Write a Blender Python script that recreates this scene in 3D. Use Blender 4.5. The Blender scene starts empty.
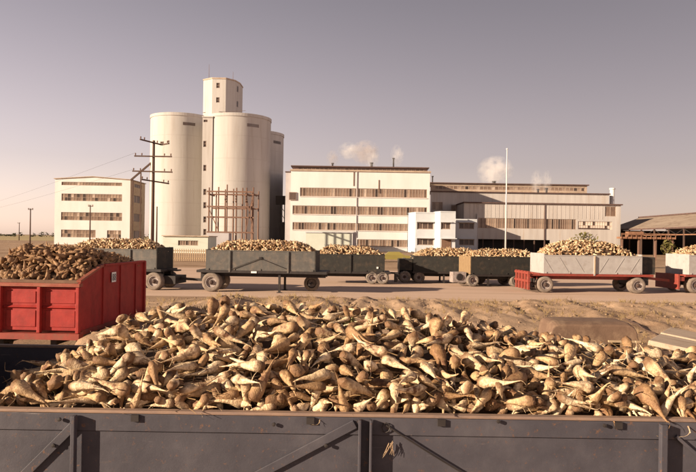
import bpy, math, random
import numpy as np
from mathutils import Vector, Matrix, Quaternion, noise

sc = bpy.context.scene
col = sc.collection
R = math.radians
# ------------------------------------------------------------------ camera, sky, sun, exposure
H = 3.0; FPX = 677.0; ROLL = R(.88); HOR = 3.3
cam_d = bpy.data.cameras.new('camera'); cam = bpy.data.objects.new('camera', cam_d); col.objects.link(cam)
cam.location = (0, 0, H); cam.rotation_euler = (R(90), -ROLL, 0)
cam_d.sensor_width = 36; cam_d.lens = 36*FPX/696; cam_d.shift_y = HOR/696
cam_d.clip_start = .05; cam_d.clip_end = 20000
sc.camera = cam

SUN_EL, SUN_OFF = R(16), R(27)          # sun stands to the left, a little behind the camera
sdir = Vector((-math.cos(SUN_OFF)*math.cos(SUN_EL), -math.sin(SUN_OFF)*math.cos(SUN_EL), math.sin(SUN_EL)))
world = bpy.data.worlds.new('World'); sc.world = world; world.use_nodes = True
wt = world.node_tree; wt.nodes.clear()
wo = wt.nodes.new('ShaderNodeOutputWorld'); bg = wt.nodes.new('ShaderNodeBackground')
sky = wt.nodes.new('ShaderNodeTexSky'); sky.sky_type = 'NISHITA'; sky.sun_disc = False
sky.sun_elevation = SUN_EL; sky.sun_rotation = -math.atan2(sdir.x, sdir.y) % (2*math.pi)
sky.air_density = 1.0; sky.dust_density = .5; sky.ozone_density = 1.0; sky.altitude = 0
hs = wt.nodes.new('ShaderNodeHueSaturation'); hs.inputs['Saturation'].default_value = .36
tint = wt.nodes.new('ShaderNodeMix'); tint.data_type = 'RGBA'; tint.blend_type = 'MULTIPLY'
tint.inputs[0].default_value = 1
# colour cast of the air by height above the horizon: pale pink low down, mauve higher up, the same all round
wc = wt.nodes.new('ShaderNodeTexCoord'); wx = wt.nodes.new('ShaderNodeSeparateXYZ'); wr = wt.nodes.new('ShaderNodeValToRGB')
wt.links.new(wc.outputs['Generated'], wx.inputs[0]); wt.links.new(wx.outputs[2], wr.inputs[0]); wt.links.new(wr.outputs[0], tint.inputs[7])
for i_, (p_, c_) in enumerate(((0, (1.30, 1.0, .92, 1)), (.12, (1.14, .895, .875, 1)), (.36, (.84, .69, .70, 1)), (1, (.60, .50, .53, 1)))):
    e_ = wr.color_ramp.elements[i_] if i_ in (0, ) else (wr.color_ramp.elements[-1] if i_ == 3 else wr.color_ramp.elements.new(p_)); e_.position = p_; e_.color = c_
wt.links.new(sky.outputs[0], hs.inputs['Color']); wt.links.new(hs.outputs[0], tint.inputs[6])
wt.links.new(tint.outputs[2], bg.inputs[0]); wt.links.new(bg.outputs[0], wo.inputs[0])
bg.inputs[1].default_value = .049
sun_d = bpy.data.lights.new('sun', 'SUN'); sun_d.energy = 5; sun_d.angle = R(.5); sun_d.color = (1, .805, .60)
sun = bpy.data.objects.new('sun', sun_d); col.objects.link(sun)
sun.rotation_euler = (-sdir).to_track_quat('-Z', 'Y').to_euler(); sun.location = (-60, -20, 60)
sc.view_settings.view_transform = 'Standard'; sc.view_settings.look = 'None'
sc.view_settings.gamma = 1; sc.view_settings.use_curve_mapping = False
sc.view_settings.exposure = 1.25
try:
    sc.cycles.max_bounces = 6; sc.cycles.volume_bounces = 6; sc.cycles.use_denoising = True
except Exception: pass

def at(px, py, Y):
    """photograph pixel (696 x 472) at depth Y -> world point"""
    dx, dy = px-348, py-236
    u = dx*math.cos(ROLL)+dy*math.sin(ROLL); w = -dx*math.sin(ROLL)+dy*math.cos(ROLL)-HOR
    return Vector((u/FPX*Y, Y, H-w/FPX*Y))
def rect(x0, y0, x1, y1, Y):
    ym, xm = (y0+y1)/2, (x0+x1)/2
    return at(x0, ym, Y).x, at(x1, ym, Y).x, at(xm, y1, Y).z, at(xm, y0, Y).z

# ------------------------------------------------------------------ object helpers
WM = {}
def tag(o, label=None, cat=None, group=None, kind=None):
    if label: o['label'] = label
    if cat: o['category'] = cat
    if group: o['group'] = group
    if kind: o['kind'] = kind
    return o
def thing(name, label, cat, loc=(0, 0, 0), rz=0, group=None):
    o = bpy.data.objects.new(name, None); col.objects.link(o)
    o.location = loc; o.rotation_euler = (0, 0, rz); o.empty_display_size = .3
    WM[o] = Matrix.Translation(loc) @ Matrix.Rotation(rz, 4, 'Z')
    return tag(o, label, cat, group)
def put(name, me, mat=None, parent=None, local=False, loc=(0, 0, 0), rot=None):
    o = bpy.data.objects.new(name, me); col.objects.link(o)
    o.location = loc
    if rot is not None: o.rotation_euler = rot
    if mat is not None and len(me.materials) == 0: me.materials.append(mat)
    L = Matrix.Translation(loc)
    if parent is not None:
        o.parent = parent
        if local: WM[o] = WM[parent] @ L
        else:
            o.matrix_parent_inverse = WM[parent].inverted(); WM[o] = L
    else: WM[o] = L
    return o
class MB:
    def __init__(s): s.v = []; s.f = []
    def add(s, V, F):
        b = len(s.v); s.v += [tuple(p) for p in V]; s.f += [tuple(b+i for i in f) for f in F]; return s
    def box(s, x0, x1, y0, y1, z0, z1):
        return s.add([(x, y, z) for x in (x0, x1) for y in (y0, y1) for z in (z0, z1)],
                     [(0, 1, 3, 2), (4, 6, 7, 5), (0, 4, 5, 1), (2, 3, 7, 6), (0, 2, 6, 4), (1, 5, 7, 3)])
    def bar(s, p, q, w, h, up=(0, 0, 1)):
        p, q = Vector(p), Vector(q); d = (q-p).normalized(); up = Vector(up)
        if abs(d.dot(up)) > .99: up = Vector((0, 1, 0))
        a = d.cross(up).normalized()*w/2; b = a.cross(d).normalized()*h/2
        V = [c+i*a+j*b for c in (p, q) for i in (-1, 1) for j in (-1, 1)]
        return s.add(V, [(0, 1, 3, 2), (4, 6, 7, 5), (0, 4, 5, 1), (2, 3, 7, 6), (0, 2, 6, 4), (1, 5, 7, 3)])
    def tube(s, pts, r0, r1=None, n=6):
        r1 = r0 if r1 is None else r1; pts = [Vector(p) for p in pts]; b = len(s.v); k = len(pts)
        for i, p in enumerate(pts):
            d = (pts[min(i+1, k-1)]-pts[max(i-1, 0)]).normalized()
            u = d.cross(Vector((0, 0, 1))) if abs(d.z) < .95 else d.cross(Vector((0, 1, 0)))
            u.normalize(); w = d.cross(u); r = r0+(r1-r0)*i/max(1, k-1)
            for j in range(n):
                a = 2*math.pi*j/n; s.v.append(tuple(p+r*(math.cos(a)*u+math.sin(a)*w)))
        for i in range(k-1):
            for j in range(n):
                s.f.append((b+i*n+j, b+i*n+(j+1) % n, b+(i+1)*n+(j+1) % n, b+(i+1)*n+j))
        s.f.append(tuple(b+j for j in range(n))[::-1]); s.f.append(tuple(b+(k-1)*n+j for j in range(n)))
        return s
    def prism(s, poly, z0, z1):
        n = len(poly); b = len(s.v)
        s.v += [(x, y, z0) for x, y in poly]+[(x, y, z1) for x, y in poly]
        s.f += [(b+i, b+(i+1) % n, b+n+(i+1) % n, b+n+i) for i in range(n)]
        s.f += [tuple(b+n+i for i in range(n)), tuple(b+i for i in range(n))[::-1]]
        return s
    def lathe(s, prof, c, axis='y', n=28):
        b = len(s.v); k = len(prof)
        for r, t in prof:
            for j in range(n):
                a = 2*math.pi*j/n; u, w = r*math.cos(a), r*math.sin(a)
                s.v.append((c[0]+u, c[1]+t, c[2]+w) if axis == 'y' else (c[0]+u, c[1]+w, c[2]+t))
        for i in range(k-1):
            for j in range(n):
                s.f.append((b+i*n+j, b+(i+1)*n+j, b+(i+1)*n+(j+1) % n, b+i*n+(j+1) % n))
        return s
    def wall(s, P0, U, W, Ht, holes=(), dep=.25):
        """wall face with recessed rectangular openings; U is to the right seen from outside"""
        P0, U = Vector(P0), Vector(U).normalized(); Z = Vector((0, 0, 1)); N = U.cross(Z)
        us = sorted({0, W, *[h[0] for h in holes], *[h[1] for h in holes]})
        vs = sorted({0, Ht, *[h[2] for h in holes], *[h[3] for h in holes]})
        for i in range(len(us)-1):
            for j in range(len(vs)-1):
                cu, cv = (us[i]+us[i+1])/2, (vs[j]+vs[j+1])/2
                if any(h[0] < cu < h[1] and h[2] < cv < h[3] for h in holes): continue
                q = [P0+U*a+Z*b for a, b in ((us[i], vs[j]), (us[i+1], vs[j]), (us[i+1], vs[j+1]), (us[i], vs[j+1]))]
                s.add(q, [(0, 1, 2, 3)])
        for u0, u1, v0, v1 in holes:
            o = [P0+U*a+Z*b for a, b in ((u0, v0), (u1, v0), (u1, v1), (u0, v1))]
            s.add(o+[p-N*dep for p in o], [(0, 4, 5, 1), (1, 5, 6, 2), (2, 6, 7, 3), (3, 7, 4, 0)])
        return s
    def mesh(s, name, smooth=False):
        me = bpy.data.meshes.new(name); me.from_pydata(s.v, [], s.f); me.update()
        if smooth: me.polygons.foreach_set('use_smooth', [True]*len(me.polygons))
        return me
    def build(s, name, mat, parent=None, local=False, smooth=False, bevel=0, loc=(0, 0, 0)):
        o = put(name, s.mesh(name, smooth), mat, parent, local, loc)
        if bevel:
            m = o.modifiers.new('bevel', 'BEVEL'); m.width = bevel; m.segments = 2; m.limit_method = 'ANGLE'
        return o

# ------------------------------------------------------------------ materials
def nt(name):
    m = bpy.data.materials.new(name); m.use_nodes = True; t = m.node_tree; t.nodes.clear()
    o = t.nodes.new('ShaderNodeOutputMaterial'); b = t.nodes.new('ShaderNodeBsdfPrincipled')
    t.links.new(b.outputs[0], o.inputs[0]); return m, t, b
def lin(c): return (*c, 1) if len(c) == 3 else c
def noise_n(t, scale, detail=4, rough=.6, vec=None, w=None):
    n = t.nodes.new('ShaderNodeTexNoise'); n.inputs['Scale'].default_value = scale
    n.inputs['Detail'].default_value = detail; n.inputs['Roughness'].default_value = rough
    if vec is not None: t.links.new(vec, n.inputs['Vector'])
    if w is not None:
        n.noise_dimensions = '4D'; t.links.new(w, n.inputs['W'])
    return n
def ramp(t, src, stops):
    r = t.nodes.new('ShaderNodeValToRGB'); e = r.color_ramp.elements
    while len(e) < len(stops): e.new(.5)
    for x, (p, c) in zip(e, stops): x.position = p; x.color = lin(c)
    t.links.new(src, r.inputs[0]); return r
def mixc(t, fac, a, b, mode='MIX'):
    m = t.nodes.new('ShaderNodeMix'); m.data_type = 'RGBA'; m.blend_type = mode
    for s, i in ((fac, 0), (a, 6), (b, 7)):
        if isinstance(s, (int, float)): m.inputs[i].default_value = s
        elif isinstance(s, tuple): m.inputs[i].default_value = lin(s)
        else: t.links.new(s, m.inputs[i])
    return m.outputs[2]
def coords(t, scale=(1, 1, 1)):
    c = t.nodes.new('ShaderNodeTexCoord'); m = t.nodes.new('ShaderNodeMapping'); m.inputs['Scale'].default_value = scale
    t.links.new(c.outputs['Object'], m.inputs[0]); return m.outputs[0]
def bump(t, b, src, strength, dist=.02):
    n = t.nodes.new('ShaderNodeBump'); n.inputs['Strength'].default_value = strength; n.inputs['Distance'].default_value = dist
    t.links.new(src, n.inputs['Height']); t.links.new(n.outputs[0], b.inputs['Normal'])
def mat(name, c, c2=None, scale=3, rough=.7, stretch=(1, 1, 1), grime=None, gscale=1.2, gpos=(.52, .72), bmp=.15, bscale=40, bdist=.01, metal=0, spec=.3, rand=0):
    m, t, b = nt(name); v = coords(t, stretch)
    c2 = c2 or tuple(x*.72 for x in c)
    n = noise_n(t, scale, 6, .62, v)
    r = ramp(t, n.outputs[0], [(.32, c2), (.68, c)]).outputs[0]
    if grime:
        g = noise_n(t, gscale, 8, .7, v); gm = ramp(t, g.outputs[0], [(gpos[0], (0, 0, 0)), (gpos[1], (1, 1, 1))]).outputs[0]
        r = mixc(t, gm, r, grime)
    if rand:
        oi = t.nodes.new('ShaderNodeObjectInfo')
        f = ramp(t, oi.outputs['Random'], [(0, (1-rand,)*3), (1, (1+rand*.3,)*3)]).outputs[0]
        r = mixc(t, 1.0, r, f, 'MULTIPLY')
    t.links.new(r, b.inputs['Base Color']); b.inputs['Roughness'].default_value = rough
    b.inputs['Metallic'].default_value = metal; b.inputs['Specular IOR Level'].default_value = spec
    if bmp:
        bn = noise_n(t, bscale, 5, .65, v); bump(t, b, bn.outputs[0], bmp, bdist)
    return m
def beet_mat(name, attr, tone=1.0):
    m, t, b = nt(name)
    if attr:
        a = t.nodes.new('ShaderNodeAttribute'); a.attribute_name = 'rnd'; rnd = a.outputs['Fac']
    else:
        a = t.nodes.new('ShaderNodeObjectInfo'); rnd = a.outputs['Random']
    if tone < 1:
        k_ = t.nodes.new('ShaderNodeMath'); k_.operation = 'MULTIPLY'; k_.inputs[1].default_value = tone; t.links.new(rnd, k_.inputs[0]); rnd = k_.outputs[0]
    z = t.nodes.new('ShaderNodeAttribute'); z.attribute_name = 'zl'
    w = t.nodes.new('ShaderNodeMath'); w.operation = 'MULTIPLY'; w.inputs[1].default_value = 37; t.links.new(rnd, w.inputs[0])
    v = coords(t)
    n1 = noise_n(t, 13, 5, .65, v, w.outputs[0]); n2 = noise_n(t, 60, 4, .7, v, w.outputs[0])
    base = ramp(t, rnd, [(0, (.26, .145, .067)), (.2, (.50, .335, .178)), (.5, (.67, .49, .29)), (1, (.79, .635, .43))]).outputs[0]
    dirt = ramp(t, n1.outputs[0], [(.50, (0, 0, 0)), (.64, (1, 1, 1))]).outputs[0]
    c = mixc(t, dirt, base, (.15, .068, .035))
    fine = ramp(t, n2.outputs[0], [(.40, (.42, .34, .26)), (.60, (1, 1, 1))]).outputs[0]
    c = mixc(t, .6, c, fine, 'MULTIPLY')
    cr = ramp(t, z.outputs['Fac'], [(.68, (0, 0, 0)), (.88, (1, 1, 1))]).outputs[0]
    c = mixc(t, cr, c, (.17, .092, .045))
    t.links.new(c, b.inputs['Base Color']); b.inputs['Roughness'].default_value = .62; b.inputs['Specular IOR Level'].default_value = .3
    # wrinkles ringing the root, pits and dents
    sp = t.nodes.new('ShaderNodeMapping'); sp.inputs['Scale'].default_value = (6, 6, 70); t.links.new(v, sp.inputs[0])
    n3 = noise_n(t, 1.6, 3, .6, sp.outputs[0], w.outputs[0]); n4 = noise_n(t, 24, 3, .55, v, w.outputs[0])
    h1 = t.nodes.new('ShaderNodeMath'); h1.operation = 'MULTIPLY_ADD'; h1.inputs[1].default_value = .55; t.links.new(n3.outputs[0], h1.inputs[0]); t.links.new(n2.outputs[0], h1.inputs[2])
    h2 = t.nodes.new('ShaderNodeMath'); h2.operation = 'MULTIPLY_ADD'; h2.inputs[1].default_value = 1.3; t.links.new(n4.outputs[0], h2.inputs[0]); t.links.new(h1.outputs[0], h2.inputs[2])
    bump(t, b, h2.outputs[0], .8, .009)
    return m
def fore_mat(name='slate_paint', pal=((.042, .039, .048), (.055, .051, .061), (.080, .073, .082)), rust=(.13, .07, .045), dust=(.12, .09, .08), scr=(.19, .165, .16), stain=(.055, .042, .04)):
    # old paint: cloudy fading, rust freckles, fine scratches, shallow dents
    m, t, b = nt(name); v = coords(t)
    a = noise_n(t, 3.2, 7, .65, v); c = ramp(t, a.outputs[0], [(.30, pal[0]), (.52, pal[1]), (.75, pal[2])]).outputs[0]
    r1 = noise_n(t, 26, 5, .7, v); c = mixc(t, ramp(t, r1.outputs[0], [(.60, (0, 0, 0)), (.70, (1, 1, 1))]).outputs[0], c, rust)
    r2 = noise_n(t, 7, 8, .75, coords(t, (.5, 1, 2.2))); c = mixc(t, ramp(t, r2.outputs[0], [(.62, (0, 0, 0)), (.80, (.6, .6, .6))]).outputs[0], c, dust)
    s1 = noise_n(t, 30, 3, .6, coords(t, (.10, 1, 1.6))); c = mixc(t, ramp(t, s1.outputs[0], [(.70, (0, 0, 0)), (.76, (.6, .6, .6))]).outputs[0], c, scr)
    s2 = noise_n(t, 22, 3, .6, coords(t, (1.8, 1, .09))); c = mixc(t, ramp(t, s2.outputs[0], [(.66, (0, 0, 0)), (.78, (.5, .5, .5))]).outputs[0], c, stain)
    t.links.new(c, b.inputs['Base Color']); b.inputs['Roughness'].default_value = .62; b.inputs['Specular IOR Level'].default_value = .3
    d1 = noise_n(t, 2.6, 3, .5, v); d2 = noise_n(t, 70, 4, .7, v); ad = t.nodes.new('ShaderNodeMath'); ad.operation = 'MULTIPLY_ADD'; ad.inputs[1].default_value = .10
    t.links.new(d2.outputs[0], ad.inputs[0]); t.links.new(d1.outputs[0], ad.inputs[2]); bump(t, b, ad.outputs[0], .5, .02)
    return m
MT = {
 'ground': mat('dirt', (.39, .27, .18), (.30, .20, .13), .5, .95, grime=(.20, .12, .07), gscale=.16, gpos=(.5, .66), bmp=.6, bscale=9, bdist=.05, spec=.1),
 'road': mat('road_dirt', (.55, .395, .30), (.47, .335, .25), .6, .95, stretch=(.05, 1, 1), grime=(.36, .25, .175), gscale=1.1, bmp=.4, bscale=12, bdist=.03, spec=.1),
 'clod': mat('clod', (.27, .185, .12), (.20, .135, .085), 5, .95, bmp=.5, bscale=30),
 'core_shade': mat('heap_core_shade', (.10, .06, .035), (.05, .03, .018), 9, .95, bmp=.6, bscale=30),  # near-black brown that paints deep shade into gaps of the heaps
 'straw': mat('dry_grass', (.36, .26, .13), (.24, .16, .08), 3, .8, bmp=0),
 'stalk': mat('leaf_stalk', (.30, .31, .10), (.42, .36, .17), 14, .7, bmp=0),
 'trash': mat('plant_trash', (.34, .22, .10), (.13, .075, .035), 4, .9, bmp=0),
 'white': mat('white_paint', (.60, .572, .55), (.54, .51, .485), .35, .75, (1, 1, .25), grime=(.58, .51, .44), gscale=.5, gpos=(.60, .85), bmp=.1, bscale=4),
 'cream': mat('concrete_white', (.44, .412, .385), (.375, .35, .325), .5, .85, (1, 1, .07), grime=(.30, .262, .225), gscale=.8, gpos=(.52, .82), bmp=.1, bscale=3),
 'joint': mat('concrete_joint', (.40, .37, .34), (.345, .315, .285), .5, .85),
 'tan_bounce': mat('tan_bounce_wall', (.74, .60, .40), (.66, .52, .33), .4, .85, grime=(.45, .30, .16), bmp=.1, bscale=3),  # warm tan, brightened to hold light bounced off the sunlit silo
 'lilac': mat('office_paint', (.47, .485, .50), (.42, .435, .45), .5, .8, grime=(.52, .49, .46), gpos=(.6, .85), bmp=.08, bscale=4),
 'grey_wall': mat('grey_wall', (.42, .39, .385), (.36, .33, .33), .4, .85, bmp=.1, bscale=3),
 'sheet': mat('metal_cladding', (.45, .415, .385), (.355, .32, .295), .5, .6, (1.6, 1, .10), grime=(.33, .24, .17), gscale=.8, gpos=(.54, .80), bmp=.1, bscale=3),
 'green_wall': mat('pale_green_wall', (.50, .52, .45), (.44, .46, .39), .5, .8, grime=(.45, .43, .35), gpos=(.6, .85)),
 'roof_dark': mat('dark_roof', (.11, .065, .055), (.07, .045, .04), 1, .9),
 'roof_shed': mat('shed_roof', (.30, .235, .18), (.22, .165, .125), .5, .85, (1, .25, 1), grime=(.15, .10, .07)),
 'roof_tan': mat('tan_roof', (.42, .33, .25), (.33, .245, .18), .5, .8, (1, .3, 1), grime=(.26, .17, .11)),
 'timber': mat('brown_timber', (.10, .06, .045), (.06, .038, .03), 2, .9, (1, 1, .2)),
 'rack_wood': mat('rack_timber', (.20, .115, .08), (.13, .075, .055), 2, .9, (1, 1, .2)),
 'plank_end': mat('end_planks', (.25, .17, .09), (.18, .115, .06), 6, .85, (1, 6, 1)),
 'timber_light': mat('pale_plank', (.40, .30, .19), (.31, .215, .13), 6, .85, (1, 6, 1), grime=(.28, .18, .11), gscale=3),
 'concrete_slab': mat('pale_board', (.54, .42, .31), (.46, .345, .25), 4, .9, (1, 5, 1), grime=(.30, .20, .13), gscale=2.5, bmp=.3),
 'steel': mat('dark_steel', (.035, .028, .026), (.02, .016, .015), 6, .6, bmp=.1),
 'rust': mat('rust', (.17, .10, .065), (.11, .062, .04), 5, .9, bmp=.3),
 'hood': mat('dusty_brown_paint', (.17, .105, .07), (.12, .072, .048), 4, .8, grime=(.25, .17, .11), gscale=5, gpos=(.5, .75), bmp=.4, bscale=6, bdist=.02),
 'rust_or': mat('orange_steel', (.25, .13, .075), (.17, .085, .05), 2, .85),
 'red': fore_mat('red_paint', ((.19, .015, .012), (.26, .020, .016), (.31, .030, .022)), (.11, .035, .022), (.24, .085, .055), (.33, .075, .06), (.12, .018, .014)),
 'redrail': mat('worn_red_rail', (.26, .085, .05), (.20, .04, .025), 7, .6, (.5, 1, 1), grime=(.20, .12, .085), gscale=8),
 'redbed': mat('red_chassis', (.24, .045, .03), (.18, .035, .025), 5, .6, grime=(.15, .06, .04), gscale=4),
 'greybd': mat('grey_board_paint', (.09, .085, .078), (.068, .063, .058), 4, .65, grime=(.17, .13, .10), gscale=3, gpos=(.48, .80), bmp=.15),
 'fore': fore_mat(),
 'rail': mat('worn_rail', (.27, .175, .12), (.17, .12, .10), 9, .7, (.4, 1, 1), grime=(.12, .09, .08), gscale=12, bmp=.3, bscale=60, bdist=.004),
 'dark_and_shade_bd': mat('dark_paint_and_shade', (.030, .028, .024), (.02, .018, .016), 3, .75, grime=(.07, .05, .035), gscale=2),  # dark paint on some trailers, painted shade on grey trailers' right ends
 'whitebd': mat('white_board', (.35, .33, .315), (.29, .27, .26), 3, .7, grime=(.22, .185, .16), gscale=2.5, gpos=(.52, .8), bmp=.1),
 'tyre': mat('dusty_tyre', (.20, .165, .135), (.11, .09, .075), 6, .95, grime=(.32, .25, .19), gscale=5),
 'tyre_pale': mat('pale_dust_tyre', (.20, .16, .13), (.13, .10, .08), 6, .95, grime=(.25, .20, .155), gscale=5),
 'rim': mat('rim_paint', (.34, .29, .27), (.18, .14, .12), 8, .6),
 'hubm': mat('hub', (.07, .04, .03), (.04, .025, .02), 8, .7),
 'car': mat('olive_yellow_paint', (.22, .18, .05), (.20, .16, .045), 2, .35, bmp=0, spec=.5),
 'bush': mat('bush_leaf', (.16, .14, .04), (.10, .085, .025), 4, .8, bmp=0, rand=.3),
 'tree_far': mat('far_leaf', (.07, .07, .04), (.045, .045, .028), .3, .9, bmp=0),
 'placard': mat('placard_white', (.72, .70, .66), (.64, .60, .56), 8, .6),
 'ink': mat('ink', (.06, .05, .05), (.04, .035, .035), 5, .7, bmp=0),
 'insul': mat('insulator', (.20, .12, .09), (.12, .07, .05), 5, .3, bmp=0),
}
def glass_mat(name, stops):
    m, t, b = nt(name); oi = t.nodes.new('ShaderNodeObjectInfo')
    r = ramp(t, oi.outputs['Random'], stops).outputs[0]
    n = noise_n(t, .9, 5, .7, coords(t, (1.5, 1, .5)))
    g = ramp(t, n.outputs[0], [(.35, (.62, .58, .55)), (.65, (1.15, 1.1, 1.05))]).outputs[0]
    t.links.new(mixc(t, 1.0, r, g, 'MULTIPLY'), b.inputs['Base Color'])
    b.inputs['Roughness'].default_value = .35; b.inputs['Specular IOR Level'].default_value = .5; return m
MT['glass'] = glass_mat('dusty_glass', [(0, (.04, .028, .022)), (.10, (.05, .035, .028)), (.13, (.14, .09, .065)), (.35, (.20, .14, .105)), (.7, (.26, .19, .145)), (.93, (.34, .26, .20)), (1, (.48, .40, .34))])
MT['glass_dark'] = glass_mat('dark_glass', [(0, (.05, .035, .03)), (1, (.12, .085, .07))])
MT['frame'] = mat('window_frame', (.36, .28, .225), (.28, .21, .165), 2, .8, bmp=0)
MT['beet'] = beet_mat('beet_skin', False); MT['beet_mass'] = beet_mat('beet_skin_mass', True); MT['beet_shaded'] = beet_mat('shaded_beet_skin', True, .05)  # last skin is darkened to carry shade on the red trailer's load

# ------------------------------------------------------------------ windows
_pane = {}
def pane_mesh(w, h, m):
    k = (round(w, 3), round(h, 3), m)
    if k not in _pane:
        _pane[k] = MB().box(-w/2, w/2, -.015, .015, -h/2, h/2).mesh('pane'); _pane[k].materials.append(MT[m])
    return _pane[k]
def window(parent, x0, x1, z0, z1, y, cols, rows=1, dep=.22, glass='glass', bar=.06, sill=None, axis='x', sgn=-1):
    """glazed strip in an opening of a wall that faces -y (axis x) or +x (axis y, y is then the wall's x)"""
    cw, rh = (x1-x0)/cols, (z1-z0)/rows; mb = MB(); d0, d1 = dep-.10, dep-.02
    def bx(a0, a1, b0, b1):
        if axis == 'x': mb.box(a0, a1, y+d0, y+d1, b0, b1)
        else: mb.box(y-d1, y-d0, a0, a1, b0, b1)
    for i in range(cols+1): c = min(max(x0+i*cw, x0+bar/2), x1-bar/2); bx(c-bar/2, c+bar/2, z0, z1)
    for j in range(rows+1):
        c = min(max(z0+j*rh, z0+bar/2), z1-bar/2)
        for i in range(cols): bx(x0+i*cw+bar/2+.002, x0+(i+1)*cw-bar/2-.002, c-bar/2, c+bar/2)
    w = mb.build('window', MT['frame'], parent)
    if sill:
        s = MB()
        if axis == 'x': s.box(x0-.1, x1+.1, y-.16, y-.003, z0-.14, z0-.01)
        s.build('sill', MT[sill], w)
    me = pane_mesh(cw-.01, rh-.01, glass)
    for i in range(cols):
        for j in range(rows):
            cx, cz = x0+(i+.5)*cw, z0+(j+.5)*rh
            if axis == 'x': put('pane', me, None, w, loc=(cx, y+dep-.03, cz))
            else: put('pane', me, None, w, loc=(y-dep+.03, cx, cz), rot=(0, 0, R(90)))
    return w
def front(parent, X0, X1, Z0, Z1, Y, holes, m, name='wall', dep=.25):
    return MB().wall((X0, Y, Z0), (1, 0, 0), X1-X0, Z1-Z0, [(a-X0, b-X0, c-Z0, d-Z0) for a, b, c, d in holes], dep).build(name, MT[m], parent)

# ------------------------------------------------------------------ the ground
def smooth(a, b, x):
    t = max(0., min(1., (x-a)/(b-a))); return t*t*(3-2*t)
def ground_z(x, y):
    if y < 12 or y > 33.5 or abs(x) > 60: return 0.
    crest = smooth(19, 28.2, y)*(1-smooth(29, 32.5, y))
    side = smooth(-9.5, -4.5, x)*.75+.25 if y > 20 else smooth(-5.8, -4.6, x)
    fade = smooth(12, 16, y)*(1-smooth(31, 33.3, y))*(1-smooth(40, 58, abs(x)))
    x_ = x; x = x+.5*noise.noise(Vector((x*.7, y*.5, 4)))+.15*noise.noise(Vector((x*2.5, y*2, 8)))
    g = noise.noise(Vector((x*.9, y*.16, 3.1)))*.16+noise.noise(Vector((x*2.3, y*.45, 1.7)))*.15+noise.noise(Vector((x*5, y*1.6, 9)))*.08+noise.noise(Vector((x*9, y*5, 2)))*.05
    bank = .80*smooth(-6.05, -5.75, x)*(1-smooth(-5.2, -2.2, x))*smooth(13, 15, y)*(1-smooth(20.5, 25, y))
    lip = noise.noise(Vector((x*.35, 2.2, 0)))*.10
    return max(-.05, (crest*(.40+lip)+g*(.35+.65*crest)+.03)*side*fade, bank*(1+g)+g*.3*(bank > .05))
xs = [-6000, -2000, -700, -250, -120, -70]+list(np.arange(-60, -14, 2.))+list(np.arange(-14, 20, .16))+list(np.arange(20, 61, 2.))+[70, 120, 250, 700, 2000, 6000]
ys = [-60, -20, -5, 0, 6, 11]+list(np.arange(12, 34, .17))+[34.5, 36, 40, 50, 70, 110, 180, 300, 600, 1500, 4000, 12000]
V = [(x, y, ground_z(x, y)) for x in xs for y in ys]; ny = len(ys)
g = MB().add(V, [(i*ny+j, (i+1)*ny+j, (i+1)*ny+j+1, i*ny+j+1) for i in range(len(xs)-1) for j in range(ny-1)])
tag(g.build('ground', MT['ground'], smooth=True), kind='structure')
rd = MB(); rxs = np.arange(-150, 151, 10.)
yo = [34.0, 40, 48, 66]
rd.add([(x, y+(noise.noise(Vector((x*.21, y, 0)))*.5), .006) for x in rxs for y in yo], [(i*4+j, (i+1)*4+j, (i+1)*4+j+1, i*4+j+1) for i in range(len(rxs)-1) for j in range(3)])
tag(rd.build('dirt_road', MT['road']), kind='structure')
fl = MB().add([(-900, 330, .012), (-75, 330, .012), (-75, 2400, .012), (-900, 2400, .012)], [(0, 1, 2, 3)])
tag(fl.build('field', mat('stubble_field', (.40, .29, .14), (.28, .22, .10), .02, .95, (1, .1, 1), bmp=0)), kind='structure')

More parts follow.
